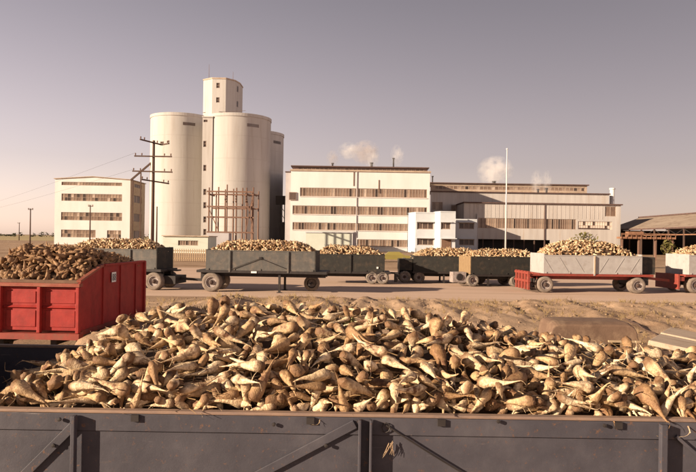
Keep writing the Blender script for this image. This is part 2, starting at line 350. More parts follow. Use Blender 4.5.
# ------------------------------------------------------------------ beets
def beet_mesh(seed, seg=10, kind=None):
    """verts, faces of one sugar beet: crown up +Z, tail down; origin near its centre of mass"""
    r = random.Random(seed*77+5)
    kind = kind or r.choice(['long','fat','bent','fork','plain','plain','plain'])
    L = {'long':r.uniform(.23,.30),'fat':r.uniform(.15,.19)}.get(kind, r.uniform(.18,.25))
    R = {'long':r.uniform(.034,.042),'fat':r.uniform(.047,.056)}.get(kind, r.uniform(.038,.050))
    prof = [(0,.34),(.012,.58),(.05,.80),(.11,.96),(.19,1.0),(.30,.89),(.42,.73),(.54,.56),(.66,.40),(.78,.27),(.89,.16),(1.0,.10),(1.10,.06)]
    R *= .84; L *= 1.12
    ba = r.uniform(0,6.28); bm = L*({'bent':r.uniform(.18,.36)}.get(kind, r.uniform(.0,.08)))
    ph = r.uniform(0,6.28); ph2 = r.uniform(0,6.28); sq = r.uniform(.72,1.0)
    V=[];F=[]
    top = L*.36
    def centre(t):
        k = max(0,t-.25)**1.7
        w = .08*L*math.sin(t*5+ph)*max(0,t-.4)
        return (bm*k*math.cos(ba)+w*math.cos(ba+1.5), bm*k*math.sin(ba)+w*math.sin(ba+1.5), top-L*t+ (bm*.35*k))
    for i,(t,p) in enumerate(prof):
        cx,cy,cz = centre(t)
        for j in range(seg):
            a = 2*math.pi*j/seg
            lump = 1+.13*math.sin(2*a+ph+t*2.5)+.09*math.sin(3*a+ph2+t*9)+.06*math.sin(5*a+t*17+ph)-.12*max(0,math.cos(a-ph2-t*1.5))**6
            if t<.08: lump += r.uniform(-.13,.13)
            rad = R*p*lump*(1+r.uniform(-.07,.07))
            V.append((cx+rad*math.cos(a), cy+rad*math.sin(a)*sq, cz+ (r.uniform(-.006,.006) if t<.08 else 0)))
    n=len(prof)
    V.append((centre(0)[0],centre(0)[1],top+.004)); ctop=len(V)-1
    V.append(tuple(centre(1.11))); cbot=len(V)-1
    for i in range(n-1):
        for j in range(seg):
            F.append((i*seg+j,(i+1)*seg+j,(i+1)*seg+(j+1)%seg,i*seg+(j+1)%seg))
    for j in range(seg):
        F.append((ctop,j,(j+1)%seg)); F.append((cbot,(n-1)*seg+(j+1)%seg,(n-1)*seg+j))
    # side roots / forks: thin tapered tubes
    def tube(p0,p1,p2,r0,r1,s=5,k=5):
        b=len(V)
        for i in range(k):
            t=i/(k-1); q=[(1-t)**2*p0[c]+2*t*(1-t)*p1[c]+t*t*p2[c] for c in range(3)]
            rad=r0+(r1-r0)*t
            d=[2*(1-t)*(p1[c]-p0[c])+2*t*(p2[c]-p1[c]) for c in range(3)]
            m=math.sqrt(sum(x*x for x in d)) or 1; d=[x/m for x in d]
            u=(d[1],-d[0],0) if abs(d[2])<.9 else (1,0,0)
            m=math.sqrt(sum(x*x for x in u)); u=[x/m for x in u]
            w=[d[1]*u[2]-d[2]*u[1], d[2]*u[0]-d[0]*u[2], d[0]*u[1]-d[1]*u[0]]
            for j in range(s):
                a=2*math.pi*j/s
                V.append(tuple(q[c]+rad*(math.cos(a)*u[c]+math.sin(a)*w[c]) for c in range(3)))
        for i in range(k-1):
            for j in range(s):
                F.append((b+i*s+j,b+i*s+(j+1)%s,b+(i+1)*s+(j+1)%s,b+(i+1)*s+j))
        F.append(tuple(b+(k-1)*s+j for j in range(s)))
    # whip tail
    c=centre(1.05); e=r.uniform(.02,.06)
    tube(c,(c[0]+r.uniform(-.02,.02),c[1]+r.uniform(-.02,.02),c[2]-e*.5),(c[0]+r.uniform(-.05,.05),c[1]+r.uniform(-.05,.05),c[2]-e),R*.045,R*.015)
    if kind=='fork':
        a=r.uniform(0,6.28); c=centre(.35); m=L*.55
        tube(c,(c[0]+.7*R*math.cos(a)*1.2,c[1]+.7*R*math.sin(a)*1.2,c[2]-m*.5),(c[0]+R*math.cos(a)*1.5,c[1]+R*math.sin(a)*1.5,c[2]-m*1.05),R*.55,R*.08,7,6)
    for _ in range(r.choice([0,0,1])):
        a=r.uniform(0,6.28); t=r.uniform(.5,.85); c=centre(t); l=r.uniform(.04,.09)
        tube(c,(c[0]+l*.5*math.cos(a),c[1]+l*.5*math.sin(a),c[2]-l*.2),(c[0]+l*math.cos(a+.4),c[1]+l*math.sin(a+.4),c[2]-l*.8),R*.09,R*.025,4,4)
    return V,F,kind
BEETS = [
 (1, 0, 100, -3033, 4297, 1539, 374, 509, -263, -729),
 (4, 0, 77, -2934, 4612, 1550, -26, 166, 640, -750),
 (15, 0, 119, -2919, 4363, 1613, 752, -74, -12, -655),
 (3, 0, 121, -2852, 4612, 1592, 796, -561, 182, -140),
 (5, 0, 105, -2786, 4751, 1605, 241, 484, -650, -534),
 (6, 0, 89, -2919, 5279, 1537, 646, -439, -276, 560),
 (9, 0, 99, -2850, 5565, 1551, -316, 98, -501, 800),
 (11, 0, 113, -2826, 6003, 1577, 574, 134, -784, -195),
 (1, 0, 101, -2751, 6385, 1649, 148, 207, -587, 769),
 (3, 0, 95, -2612, 4525, 1717, 536, 45, -27, 843),
 (7, 0, 80, -2605, 4732, 1704, 645, -250, 4, -722),
 (4, 0, 114, -2602, 4813, 1724, 659, 245, -288, 650),
 (14, 0, 94, -2650, 5130, 1681, 604, 184, -210, -747),
 (13, 0, 86, -2690, 5374, 1642, 293, -173, 674, 656),
 (13, 0, 84, -2737, 5611, 1593, 275, 557, 365, -693),
 (10, 0, 83, -2685, 5893, 1622, 894, -164, 369, 193),
 (1, 0, 124, -2644, 6157, 1706, 859, -263, 245, 365),
 (8, 0, 105, -2564, 6443, 1760, 912, -200, 168, 316),
 (0, 0, 90, -2469, 6550, 1783, 585, -242, 247, -733),
 (8, 0, 80, -2339, 4357, 1858, 58, 504, -635, -582),
 (0, 0, 69, -2359, 4455, 1847, 431, -547, -716, 55),
 (12, 0, 74, -2361, 4942, 1877, 576, 626, 412, 327),
 (5, 0, 118, -2463, 5127, 1823, 676, 500, 320, 437),
 (6, 0, 88, -2657, 5307, 1681, 541, 447, 346, 623),
 (5, 0, 101, -2631, 5471, 1687, 375, 97, 534, -752),
 (4, 0, 95, -2672, 5710, 1676, 470, -356, 704, 395),
 (4, 0, 108, -2605, 5974, 1738, 372, 441, -482, 659),
 (10, 0, 101, -2457, 6447, 1809, 581, -257, 572, 518),
 (8, 0, 116, -2803, 6430, 1755, 65, -385, 672, 629),
 (8, 0, 74, -2164, 4354, 1920, 96, 380, -468, 792),
 (11, 0, 75, -2317, 4535, 1877, 72, 46, 693, -716),
 (4, 1, 115, -2223, 4697, 1949, 854, -103, 285, -423),
 (12, 0, 76, -2285, 4862, 1920, 236, 402, 556, -688),
 (6, 0, 69, -2174, 5082, 1993, -237, -99, -540, 802),
 (3, 0, 76, -2165, 5205, 2006, 596, 267, -757, 20),
 (0, 0, 98, -2435, 5328, 1886, 642, 254, 666, -282),
 (0, 0, 97, -2393, 5813, 1955, 325, 99, 370, -865),
 (2, 0, 100, -2221, 6006, 1992, 643, 478, -552, 232),
 (9, 0, 96, -2071, 6328, 1984, 876, 232, 212, 367),
 (13, 0, 98, -2071, 6546, 1941, 446, 253, 816, 267),
 (13, 1, 108, -1980, 4334, 1942, 506, -722, -116, 458),
 (8, 0, 93, -2054, 4479, 1972, -777, -448, -100, 430),
 (12, 0, 101, -1932, 4691, 2020, 464, 648, 362, 483),
 (14, 0, 119, -1993, 4878, 2043, 490, 747, -125, -431),
 (12, 0, 100, -1992, 5121, 2085, 33, 462, -461, -757),
 (14, 0, 83, -1931, 5301, 2146, -649, 458, 598, 108),
 (12, 0, 101, -1933, 5413, 2165, 313, 84, -408, -854),
 (15, 0, 125, -2447, 5665, 1907, 625, -586, 350, -379),
 (4, 0, 73, -2243, 5792, 1998, 771, -462, 339, 277),
 (8, 0, 100, -2118, 6003, 2055, 596, -606, -171, -499),
 (1, 0, 95, -2010, 6230, 2040, 795, -42, 583, 162),
 (11, 0, 120, -1901, 6437, 2025, 631, -121, -687, 339),
 (13, 0, 68, -1883, 6472, 1967, 657, -298, 500, -480),
 (14, 1, 106, -1782, 4388, 1960, 244, 118, 486, 831),
 (15, 1, 110, -1703, 4510, 2016, 389, 395, 16, -832),
 (1, 0, 90, -1718, 4681, 2056, 700, 370, 455, 407),
 (4, 1, 106, -1811, 4850, 2104, -70, 404, 156, -899),
 (9, 1, 120, -1739, 5035, 2152, 532, 378, 496, 574),
 (6, 0, 69, -1841, 5164, 2135, 39, 406, 673, -617),
 (8, 0, 118, -1806, 5396, 2235, 338, -704, 180, 599),
 (0, 0, 89, -1768, 5502, 2254, 604, -463, -385, 522),
 (5, 0, 93, -1900, 5933, 2194, 695, 637, 15, 332),
 (14, 0, 73, -1871, 6035, 2162, 705, -40, -615, 352),
 (5, 0, 98, -1690, 6208, 2133, 580, 384, 677, -241),
 (13, 0, 89, -1727, 6419, 2024, 567, -703, 80, 423),
 (3, 0, 81, -1648, 6532, 1953, 799, -539, -251, -94),
 (9, 0, 75, -1496, 4330, 1938, 345, -220, 591, -695),
 (7, 0, 100, -1604, 4463, 1977, 541, 718, -192, -395),
 (6, 1, 113, -1500, 4676, 2067, 467, 721, 262, 439),
 (0, 0, 67, -1560, 4848, 2108, 393, 46, 64, 916),
 (14, 1, 117, -1536, 4941, 2164, 92, 436, -315, -838),
 (14, 1, 100, -1579, 5208, 2231, 214, 498, 522, 658),
 (5, 1, 105, -1512, 5366, 2266, 389, 632, 73, 666),
 (4, 0, 98, -1529, 5504, 2302, 604, 739, 168, -249),
 (12, 1, 103, -1618, 5646, 2340, 159, -34, 570, 806),
 (7, 0, 67, -1720, 6098, 2168, 578, -471, 425, -513),
 (10, 0, 85, -1423, 6264, 2124, -143, -258, 431, 853),
 (0, 0, 92, -1446, 6531, 1963, 515, -23, -788, -336),
 (12, 0, 69, -1377, 4391, 1959, 289, 573, -329, -693),
 (11, 0, 100, -1330, 4463, 2012, 50, 401, -124, 906),
 (8, 1, 94, -1346, 4633, 2063, 236, 714, 89, -653),
 (9, 0, 73, -1239, 4811, 2117, 634, 714, -277, 108),
 (9, 1, 124, -1286, 5010, 2193, 619, -338, 170, 688),
 (6, 0, 91, -1310, 5144, 2220, 268, 525, 480, 649),
 (4, 0, 72, -1254, 5383, 2291, 106, -299, -475, -821),
 (4, 1, 104, -1360, 5544, 2347, 619, -156, 762, 108),
 (8, 0, 96, -1322, 5919, 2332, 435, 153, -806, -371),
 (15, 0, 124, -1230, 6190, 2252, 532, -241, -498, 641),
 (14, 0, 75, -1323, 6288, 2125, 639, 647, -351, -225),
 (14, 0, 98, -1328, 6414, 2066, 762, -298, -575, 6),
 (1, 0, 97, -1275, 6553, 1996, -133, 150, -538, 819),
 (1, 1, 88, -1148, 4301, 1937, 636, 424, 494, 415),
 (10, 0, 93, -1099, 4491, 2008, 520, -448, -413, 599),
 (2, 1, 116, -1153, 4697, 2093, 646, 649, -397, -63),
 (14, 0, 105, -1164, 4819, 2157, 216, -34, 663, 716),
 (12, 0, 87, -1085, 5012, 2197, 557, 554, -159, -598),
 (0, 1, 111, -1142, 5125, 2240, 439, -572, -589, 364),
 (2, 1, 105, -1053, 5447, 2339, 436, -585, -341, -593),
 (12, 1, 119, -1116, 5617, 2411, 862, -300, 149, 380),
 (4, 0, 118, -1177, 5909, 2351, 157, -118, -790, -581),
 (8, 0, 111, -1074, 6054, 2285, -713, 410, 399, 404),
 (13, 0, 84, -1167, 6304, 2128, 821, 245, -366, -364),
 (2, 0, 96, -1088, 6385, 2093, 849, 122, 384, -343),
 (7, 0, 90, -1065, 6560, 1948, 528, -450, 427, -580),
 (0, 1, 90, -928, 4306, 1933, 632, 361, 125, 674),
 (13, 0, 101, -892, 4549, 2044, 510, 686, -390, -342),
 (2, 1, 127, -921, 4636, 2098, 690, -646, 168, -280),
 (6, 1, 122, -920, 4850, 2146, 49, 496, -532, -685),
 (0, 0, 75, -974, 5017, 2186, 221, 381, 444, 780),
 (15, 0, 99, -880, 5216, 2273, 263, -126, 546, 785),
 (5, 0, 113, -899, 5434, 2337, 738, 328, -286, 517),
 (11, 0, 86, -920, 5597, 2381, 235, 464, -403, -753),
 (1, 0, 98, -938, 5977, 2328, -735, -367, -350, -451),
 (10, 0, 80, -951, 6053, 2270, 199, -154, -754, 607),
 (0, 0, 75, -889, 6346, 2105, 424, -103, 804, -403),
 (0, 0, 76, -991, 6263, 2136, -789, 394, 275, 383),
 (4, 0, 90, -898, 6538, 1960, 700, -271, 652, 105),
 (2, 1, 100, -766, 4318, 1979, 646, 253, 540, 477),
 (7, 0, 111, -696, 4476, 2047, 460, 121, -401, -783),
 (15, 0, 120, -658, 4690, 2107, 31, 351, 579, 735),
 (5, 0, 91, -673, 4862, 2149, 356, -34, 587, 726),
 (0, 1, 106, -729, 5001, 2199, 607, 735, -209, 218),
 (9, 1, 98, -676, 5202, 2272, 302, -365, 332, -816),
 (1, 0, 101, -652, 5349, 2321, 285, -542, 310, -727),
 (5, 0, 76, -676, 5599, 2372, 522, 645, -273, -486),
 (1, 1, 108, -645, 5854, 2392, 588, 22, 777, -223),
 (9, 0, 95, -703, 6233, 2198, 466, 807, -94, -350),
 (4, 0, 106, -702, 6298, 2121, 204, 578, -211, -761),
 (7, 0, 98, -760, 6438, 2032, 408, -570, -482, 526),
 (9, 0, 102, -611, 6530, 1983, 391, 400, 632, 536),
 (6, 0, 96, -466, 4384, 1969, 404, -170, -97, -894),
 (2, 0, 118, -566, 4473, 2013, 640, 576, -460, -218),
 (11, 0, 80, -458, 4715, 2099, 209, -545, -81, -808),
 (15, 0, 104, -430, 4808, 2146, 59, -606, -524, 595),
 (1, 1, 103, -518, 5024, 2229, 152, -270, -297, -903),
 (15, 0, 84, -521, 5228, 2272, 300, 756, 266, 517),
 (4, 0, 91, -445, 5400, 2323, 484, -200, -446, -726),
 (3, 0, 72, -515, 5546, 2376, 109, -56, 756, 643),
 (7, 0, 115, -541, 5879, 2359, 869, 351, 348, -36),
 (8, 0, 119, -517, 6109, 2267, 931, -211, 287, 86),
 (15, 0, 74, -425, 6345, 2096, 593, 240, 765, -74),
 (0, 0, 102, -519, 6482, 2033, 701, 63, -4, -710),
 (1, 0, 128, -445, 6622, 2018, 325, 497, -238, -768),
 (0, 1, 95, -269, 4377, 1977, 705, 388, -426, -413),
 (4, 0, 125, -247, 4455, 2028, 70, -69, -698, -710),
 (13, 0, 118, -296, 4623, 2092, 462, 355, -427, 691),
 (11, 0, 76, -246, 4824, 2143, 495, -444, -395, -635),
 (5, 0, 95, -281, 5030, 2205, 589, 688, -325, 272),
 (0, 0, 83, -320, 5170, 2270, 433, 257, 371, 780),
 (8, 0, 75, -352, 5379, 2311, 499, 800, 184, 278),
 (5, 0, 102, -350, 5521, 2363, 611, 291, 401, 617),
 (15, 0, 79, -220, 6030, 2291, -33, 821, -340, -457),
 (5, 0, 89, -441, 6179, 2209, 23, 194, 1, 981),
 (8, 0, 103, -282, 6309, 2133, 251, -802, -79, 537),
 (14, 0, 105, -272, 6437, 2053, 793, -110, 493, -341),
 (10, 0, 99, -271, 6553, 1949, 672, -354, 542, -360),
 (12, 0, 80, -57, 4368, 1956, 39, 20, 485, 873),
 (6, 0, 101, -100, 4581, 2045, 9, 101, 532, 841),
 (0, 0, 89, -210, 4674, 2080, 630, -604, -485, -58),
 (1, 0, 74, -94, 4922, 2159, 718, 334, 510, 337),
 (3, 0, 77, -76, 5100, 2217, 600, 726, -227, 249),
 (7, 0, 70, -167, 5208, 2241, 363, 361, 487, 707),
 (4, 0, 101, -177, 5319, 2303, 153, 371, -724, 561),
 (12, 1, 111, -122, 5503, 2363, 245, -353, -745, 510),
 (7, 0, 86, -54, 5823, 2385, 560, -669, 453, 185),
 (13, 0, 105, -4, 6147, 2219, 562, 364, 348, -656),
 (7, 0, 83, -81, 6206, 2167, -257, 131, 788, 544),
 (0, 0, 128, -150, 6395, 2090, 790, 197, -563, 140),
 (10, 0, 104, -113, 6600, 1995, 372, 577, 300, -663),
 (13, 0, 69, 84, 4342, 1937, 452, -380, 416, -692),
 (11, 0, 71, 146, 4548, 2033, 359, 717, 284, -525),
 (2, 1, 111, 34, 4781, 2142, 502, 475, -28, -722),
 (1, 0, 73, 18, 4921, 2156, 363, 728, 88, -575),
 (7, 0, 72, 102, 5075, 2193, 608, 701, 258, 268),
 (10, 1, 124, 176, 5192, 2270, 313, 768, -529, 179),
 (4, 1, 103, -31, 5234, 2278, 924, -44, -379, -40),
 (1, 0, 77, 143, 5531, 2360, 333, -780, -168, -503),
 (7, 0, 90, 112, 5826, 2370, 830, 438, -214, -270),
 (1, 0, 86, 85, 6074, 2250, 451, 614, -475, -441),
 (15, 0, 119, 92, 6357, 2109, 702, -202, 518, -446),
 (7, 0, 98, 190, 6402, 2047, 657, 456, -556, -226),
 (4, 0, 98, 60, 6536, 1967, -716, 71, -416, -557),
 (7, 0, 80, 319, 4321, 1938, 518, 577, -579, 252),
 (10, 0, 110, 257, 4397, 1996, 259, -784, -14, -564),
 (12, 1, 105, 279, 4585, 2048, 892, -393, 87, 206),
 (13, 0, 115, 289, 4871, 2153, 88, -141, -335, 927),
 (11, 1, 107, 333, 5072, 2210, 517, 720, 54, -460),
 (6, 1, 127, 344, 5192, 2262, 362, 96, 624, 686),
 (6, 0, 94, 350, 5390, 2320, 580, -766, -261, -97),
 (2, 0, 99, 285, 5533, 2341, 660, 568, -416, -260),
 (4, 0, 83, 357, 5843, 2367, 587, 20, -808, -42),
 (14, 0, 120, 279, 6140, 2221, 342, -315, -488, 738),
 (9, 0, 106, 190, 6261, 2153, 744, -68, -298, 594),
 (2, 0, 126, 387, 6500, 2040, 628, 638, -420, -150),
 (7, 0, 118, 309, 6552, 1967, 451, 142, -31, -881),
 (15, 1, 107, 518, 4332, 1957, 710, 430, 269, 489),
 (3, 0, 101, 581, 4522, 2026, 264, -571, -215, -747),
 (3, 1, 127, 463, 4568, 2067, 661, -623, -177, 380),
 (11, 0, 104, 553, 4774, 2119, 48, -533, 252, 807),
 (13, 1, 128, 515, 4941, 2166, 278, -323, -515, -744),
 (12, 0, 101, 494, 5206, 2241, 119, 324, 528, 776),
 (15, 1, 116, 493, 5388, 2300, 25, -336, 434, 836),
 (12, 0, 83, 548, 5549, 2325, 647, 749, 89, 106),
 (9, 0, 104, 518, 5802, 2361, 850, 393, 348, -37),
 (9, 0, 69, 543, 6009, 2254, 972, 63, -105, 200),
 (11, 0, 99, 563, 6279, 2117, 366, 104, -801, -463),
 (4, 0, 117, 559, 6452, 2055, 478, 300, -2, 826),
 (12, 0, 73, 542, 6570, 1938, 869, -39, 446, -209),
 (13, 1, 76, 752, 4348, 1953, -645, 635, -89, 415),
 (13, 0, 83, 734, 4461, 1993, 543, 819, -163, 91),
 (10, 0, 76, 727, 4623, 2047, 85, -152, -540, -823),
 (2, 1, 128, 677, 4897, 2165, 201, 7, -458, -866),
 (2, 0, 92, 639, 5078, 2193, 533, 682, -328, 379),
 (2, 0, 96, 748, 5241, 2263, 348, 665, 145, -644),
 (7, 0, 73, 794, 5426, 2274, 8, -72, -784, 616),
 (10, 1, 85, 672, 5569, 2327, 827, 91, -5, 554),
 (11, 0, 70, 681, 5921, 2292, 534, -483, -308, 622),
 (0, 0, 116, 697, 6137, 2202, 672, -435, 558, -218),
 (9, 0, 89, 743, 6219, 2154, 841, 11, -442, -312),
 (7, 0, 118, 709, 6364, 2058, 164, 139, -802, -557),
 (15, 0, 111, 725, 6561, 2003, 371, 577, 525, -504),
 (7, 0, 92, 920, 4388, 1954, 689, 599, -105, 395),
 (12, 0, 98, 818, 4444, 2000, 474, -129, 447, 748),
 (11, 1, 105, 816, 4628, 2048, 569, 796, 135, -158),
 (13, 0, 98, 891, 4810, 2097, 262, 780, 73, 564),
 (0, 0, 109, 910, 4981, 2143, 601, 762, 50, 234),
 (14, 1, 115, 1004, 5297, 2223, 434, 68, 575, 690),
 (0, 0, 69, 854, 5364, 2242, 512, 656, -146, -535),
 (13, 0, 75, 933, 5599, 2309, 328, 557, 615, -452),
 (13, 0, 87, 976, 5894, 2273, -830, 8, -527, 184),
 (15, 0, 76, 958, 6035, 2211, 521, -455, 595, 408),
 (13, 0, 102, 915, 6218, 2136, 386, -8, 159, -908),
 (9, 0, 115, 866, 6463, 2020, 508, 101, -415, -748),
 (1, 0, 101, 920, 6530, 1977, 839, -178, -83, -508),
 (2, 0, 86, 1139, 4390, 1957, 112, 323, 468, 815),
 (3, 0, 103, 1160, 4521, 2017, 806, 125, -114, -568),
 (8, 0, 69, 1001, 4610, 2027, 910, -381, -56, -157),
 (0, 0, 100, 1155, 4893, 2089, 154, 546, -547, -615),
 (3, 0, 76, 1195, 5092, 2121, 36, -189, -717, 670),
 (7, 0, 94, 1077, 5252, 2176, 576, 617, -195, -499),
 (12, 0, 91, 1098, 5390, 2216, 662, 637, 381, 107),
 (5, 0, 95, 1255, 5629, 2242, 160, 531, 388, -736),
 (3, 0, 81, 1109, 5927, 2227, 404, -730, 240, 496),
 (4, 0, 69, 1088, 6096, 2152, -761, 103, -604, 213),
 (2, 0, 95, 1046, 6195, 2120, 863, 371, -335, 72),
 (2, 0, 109, 1159, 6509, 2011, -103, -560, 788, -231),
 (7, 0, 84, 1093, 6456, 1983, 823, -513, 103, 221),
 (6, 1, 100, 1285, 4339, 1931, 515, 402, 237, 719),
 (1, 0, 90, 1351, 4572, 2001, 426, 768, -189, -440),
 (9, 0, 77, 1358, 4720, 2019, 578, 665, 463, 96),
 (5, 0, 89, 1417, 4852, 2048, 367, 227, -397, 810),
 (12, 1, 105, 1368, 5009, 2106, 197, 165, 797, -547),
 (11, 0, 91, 1282, 5256, 2163, 456, 703, 282, 467),
 (5, 0, 107, 1287, 5483, 2204, 425, 728, 509, 171),
 (13, 0, 77, 1332, 5579, 2210, -764, 461, -399, 211),
 (13, 0, 100, 1388, 5834, 2208, 58, -475, 239, -845),
 (8, 0, 68, 1313, 6017, 2154, 747, 589, -272, -146),
 (5, 0, 109, 1274, 6174, 2108, 582, 299, -741, 149),
 (1, 0, 101, 1394, 6458, 1979, 689, -34, 675, 262),
 (0, 0, 98, 1278, 6556, 1979, 613, 786, 61, 49),
 (6, 0, 88, 1499, 4366, 1929, -251, 196, 608, -727),
 (12, 0, 91, 1433, 4526, 1978, 429, 437, 416, 673),
 (11, 0, 87, 1491, 4745, 2021, 483, 731, -189, -444),
 (2, 1, 104, 1607, 4901, 2054, 142, 232, 692, 668),
 (11, 0, 83, 1565, 5077, 2068, 258, 487, 521, 651),
 (10, 0, 89, 1534, 5253, 2106, 627, 311, 669, 250),
 (11, 0, 89, 1494, 5372, 2139, 645, 759, -25, 84),
 (15, 0, 95, 1469, 5677, 2200, 211, 401, -366, -813),
 (12, 0, 98, 1557, 5905, 2161, 438, 775, -318, -327),
 (13, 0, 106, 1574, 6044, 2122, 852, -324, 308, 271),
 (14, 0, 122, 1585, 6227, 2069, 130, -398, -407, 812),
 (2, 0, 81, 1573, 6330, 2019, 636, 399, 580, 315),
 (6, 0, 86, 1515, 6559, 1924, 6, 618, -116, -778),
 (7, 0, 73, 1617, 4328, 1912, -131, -262, -776, 558),
 (15, 0, 67, 1740, 4550, 1960, 321, -52, 416, -849),
 (7, 0, 101, 1733, 4684, 1982, 650, 545, 437, 297),
 (14, 0, 79, 1681, 4860, 2021, 620, 426, 211, -625),
 (1, 0, 90, 1715, 5074, 2055, 699, 677, 172, -151),
 (1, 0, 87, 1751, 5274, 2080, 947, 156, 109, 259),
 (7, 0, 89, 1798, 5426, 2074, 660, 684, 283, 131),
 (5, 0, 109, 1716, 5666, 2154, 417, 71, -383, 821),
 (3, 0, 89, 1630, 5779, 2162, 600, 4, -610, -518),
 (13, 0, 103, 1780, 6024, 2079, 940, 265, -88, -198),
 (12, 0, 112, 1816, 6411, 2016, 305, 245, -905, -168),
 (6, 0, 91, 1702, 6520, 1932, 201, -22, 719, 665),
 (3, 0, 70, 1932, 4348, 1910, 375, 673, 129, 624),
 (15, 0, 101, 1956, 4456, 1950, 541, 67, -523, -655),
 (11, 1, 123, 1877, 4762, 1998, 594, 726, 338, 75),
 (6, 0, 101, 1964, 4920, 2003, 111, 232, 730, 634),
 (15, 0, 109, 1853, 4978, 2039, 59, 613, 332, -715),
 (4, 0, 99, 2034, 5311, 2050, -81, -23, -792, -605),
 (0, 0, 98, 1906, 5477, 2073, -286, 494, -503, 649),
 (3, 0, 94, 1968, 5619, 2075, 680, 586, 434, -81),
 (11, 0, 104, 2035, 5750, 2103, 577, 493, 519, 393),
 (10, 0, 92, 1940, 6011, 2044, 559, -638, -55, 527),
 (4, 0, 99, 1926, 6168, 2016, 750, 522, 210, 348),
 (10, 0, 67, 1824, 6343, 1979, -385, 301, 346, -801),
 (3, 0, 68, 1853, 6568, 1915, 549, -343, -451, 614),
 (5, 0, 118, 2170, 4378, 1963, 850, -469, 203, 123),
 (4, 0, 72, 2089, 4614, 1940, -860, -78, -170, 474),
 (5, 0, 110, 2192, 4724, 1955, 479, 17, 317, -818),
 (9, 0, 95, 2107, 4848, 1968, 378, 276, 599, -650),
 (8, 1, 99, 2143, 5123, 2037, 367, 283, -203, 863),
 (15, 0, 101, 2152, 5227, 2001, 546, 491, 583, 347),
 (7, 0, 99, 2160, 5397, 2004, 525, 278, 186, -782),
 (5, 0, 69, 2096, 5643, 2038, 160, -24, -634, -756),
 (7, 0, 97, 2091, 5815, 2035, 566, 383, -408, -605),
 (0, 0, 126, 2149, 6005, 2023, 585, 573, -213, -533),
 (10, 0, 123, 2165, 6153, 1986, 265, 340, 342, -835),
 (3, 0, 98, 2166, 6305, 1998, 977, 189, 100, 6),
 (0, 0, 69, 2082, 6526, 1905, 418, 390, -583, -578),
 (4, 0, 99, 2232, 4343, 1905, 694, 629, -339, 83),
 (6, 0, 82, 2343, 4494, 1905, 124, 40, -611, -781),
 (10, 0, 118, 2301, 4647, 1936, 109, 687, 25, -718),
 (12, 0, 113, 2231, 4859, 1966, 569, 501, -243, -606),
 (5, 0, 102, 2408, 5036, 1949, -36, -137, 713, -687),
 (2, 0, 103, 2357, 5257, 1974, 200, 7, 586, 786),
 (2, 0, 93, 2382, 5418, 1962, 635, 625, -225, 395),
 (5, 0, 87, 2427, 5672, 1952, 118, 594, 420, 676),
 (7, 0, 100, 2303, 5773, 1982, 473, 473, 585, 459),
 (14, 0, 108, 2326, 6014, 1978, 782, -163, 311, 515),
 (11, 0, 94, 2348, 6207, 1943, 689, -394, 365, 486),
 (11, 0, 127, 2419, 6274, 1954, 445, 757, 51, 475),
 (3, 0, 101, 2269, 6515, 1918, 117, 148, 699, 690),
 (4, 0, 109, 2557, 4320, 1906, 171, 686, 266, 655),
 (4, 0, 84, 2476, 4505, 1907, -363, 198, -357, -838),
 (14, 0, 102, 2583, 4945, 1926, 868, -125, -97, -471),
 (12, 0, 96, 2491, 5090, 1947, -165, -15, -748, -642),
 (15, 0, 83, 2516, 5251, 1930, 595, 477, 61, -644),
 (8, 0, 89, 2510, 5458, 1942, 444, 486, -388, -646),
 (8, 0, 75, 2620, 5607, 1912, 416, 497, -448, -617),
 (1, 0, 80, 2520, 5773, 1931, 729, 341, 593, 37),
 (14, 0, 83, 2498, 5995, 1937, 265, 484, -71, -831),
 (9, 0, 107, 2566, 6157, 1918, 520, 650, -284, -476),
 (6, 0, 122, 2591, 6305, 1906, 619, 546, 383, 415),
 (6, 0, 81, 2498, 6472, 1902, 723, 401, 137, -546),
 (10, 0, 102, 2717, 4430, 1924, 278, -108, 448, -843),
 (12, 0, 93, 2699, 4530, 1903, 679, 393, -258, -564),
 (4, 0, 96, 2660, 4722, 1917, 607, 100, 149, 774),
 (13, 0, 84, 2810, 4977, 1886, 477, -360, 494, -632),
 (11, 0, 106, 2692, 5101, 1909, 589, 696, -173, -373),
 (11, 0, 104, 2673, 5286, 1906, 689, 693, 174, -121),
 (15, 0, 94, 2773, 5380, 1900, 685, 636, -80, -346),
 (12, 0, 128, 2739, 5727, 1937, 864, -182, -470, -21),
 (12, 0, 99, 2759, 5836, 1898, 705, 680, -68, -190),
 (2, 0, 76, 2720, 5955, 1912, 524, 604, 173, -575),
 (3, 0, 90, 2747, 6356, 1896, 128, -200, 608, 758),
 (9, 0, 71, 2721, 6537, 1887, 117, 204, -604, -762),
 (10, 0, 94, 2941, 4336, 1902, 472, 528, -500, 498),
 (15, 0, 90, 2909, 4571, 1895, -566, 536, -128, 613),
 (4, 0, 117, 2927, 4721, 1890, 708, 576, -408, 30),
 (0, 0, 108, 2934, 4927, 1873, 174, 170, 667, 704),
 (3, 0, 91, 2994, 5108, 1869, 660, 561, 278, -415),
 (7, 0, 105, 2966, 5331, 1852, 667, 601, -132, -420),
 (14, 0, 93, 2917, 5464, 1877, 836, 45, -489, -246),
 (6, 0, 97, 2964, 5642, 1852, 495, -751, 79, -430),
 (0, 0, 100, 2881, 5881, 1874, 450, 216, -629, -596),
 (1, 0, 96, 2991, 5969, 1864, 908, 375, 105, 153),
 (0, 0, 94, 2949, 6152, 1867, 446, 589, 382, 555),
 (13, 0, 90, 2972, 6341, 1884, 348, 584, 477, 557),
 (14, 0, 104, 2921, 6524, 1905, 711, -65, -218, 665),
 (10, 0, 103, 2998, 4405, 1919, 618, -576, 533, 47),
 (15, 0, 112, 3154, 4538, 1902, 766, 365, 525, -72),
 (13, 0, 104, 3094, 4672, 1888, 241, -655, 424, -578),
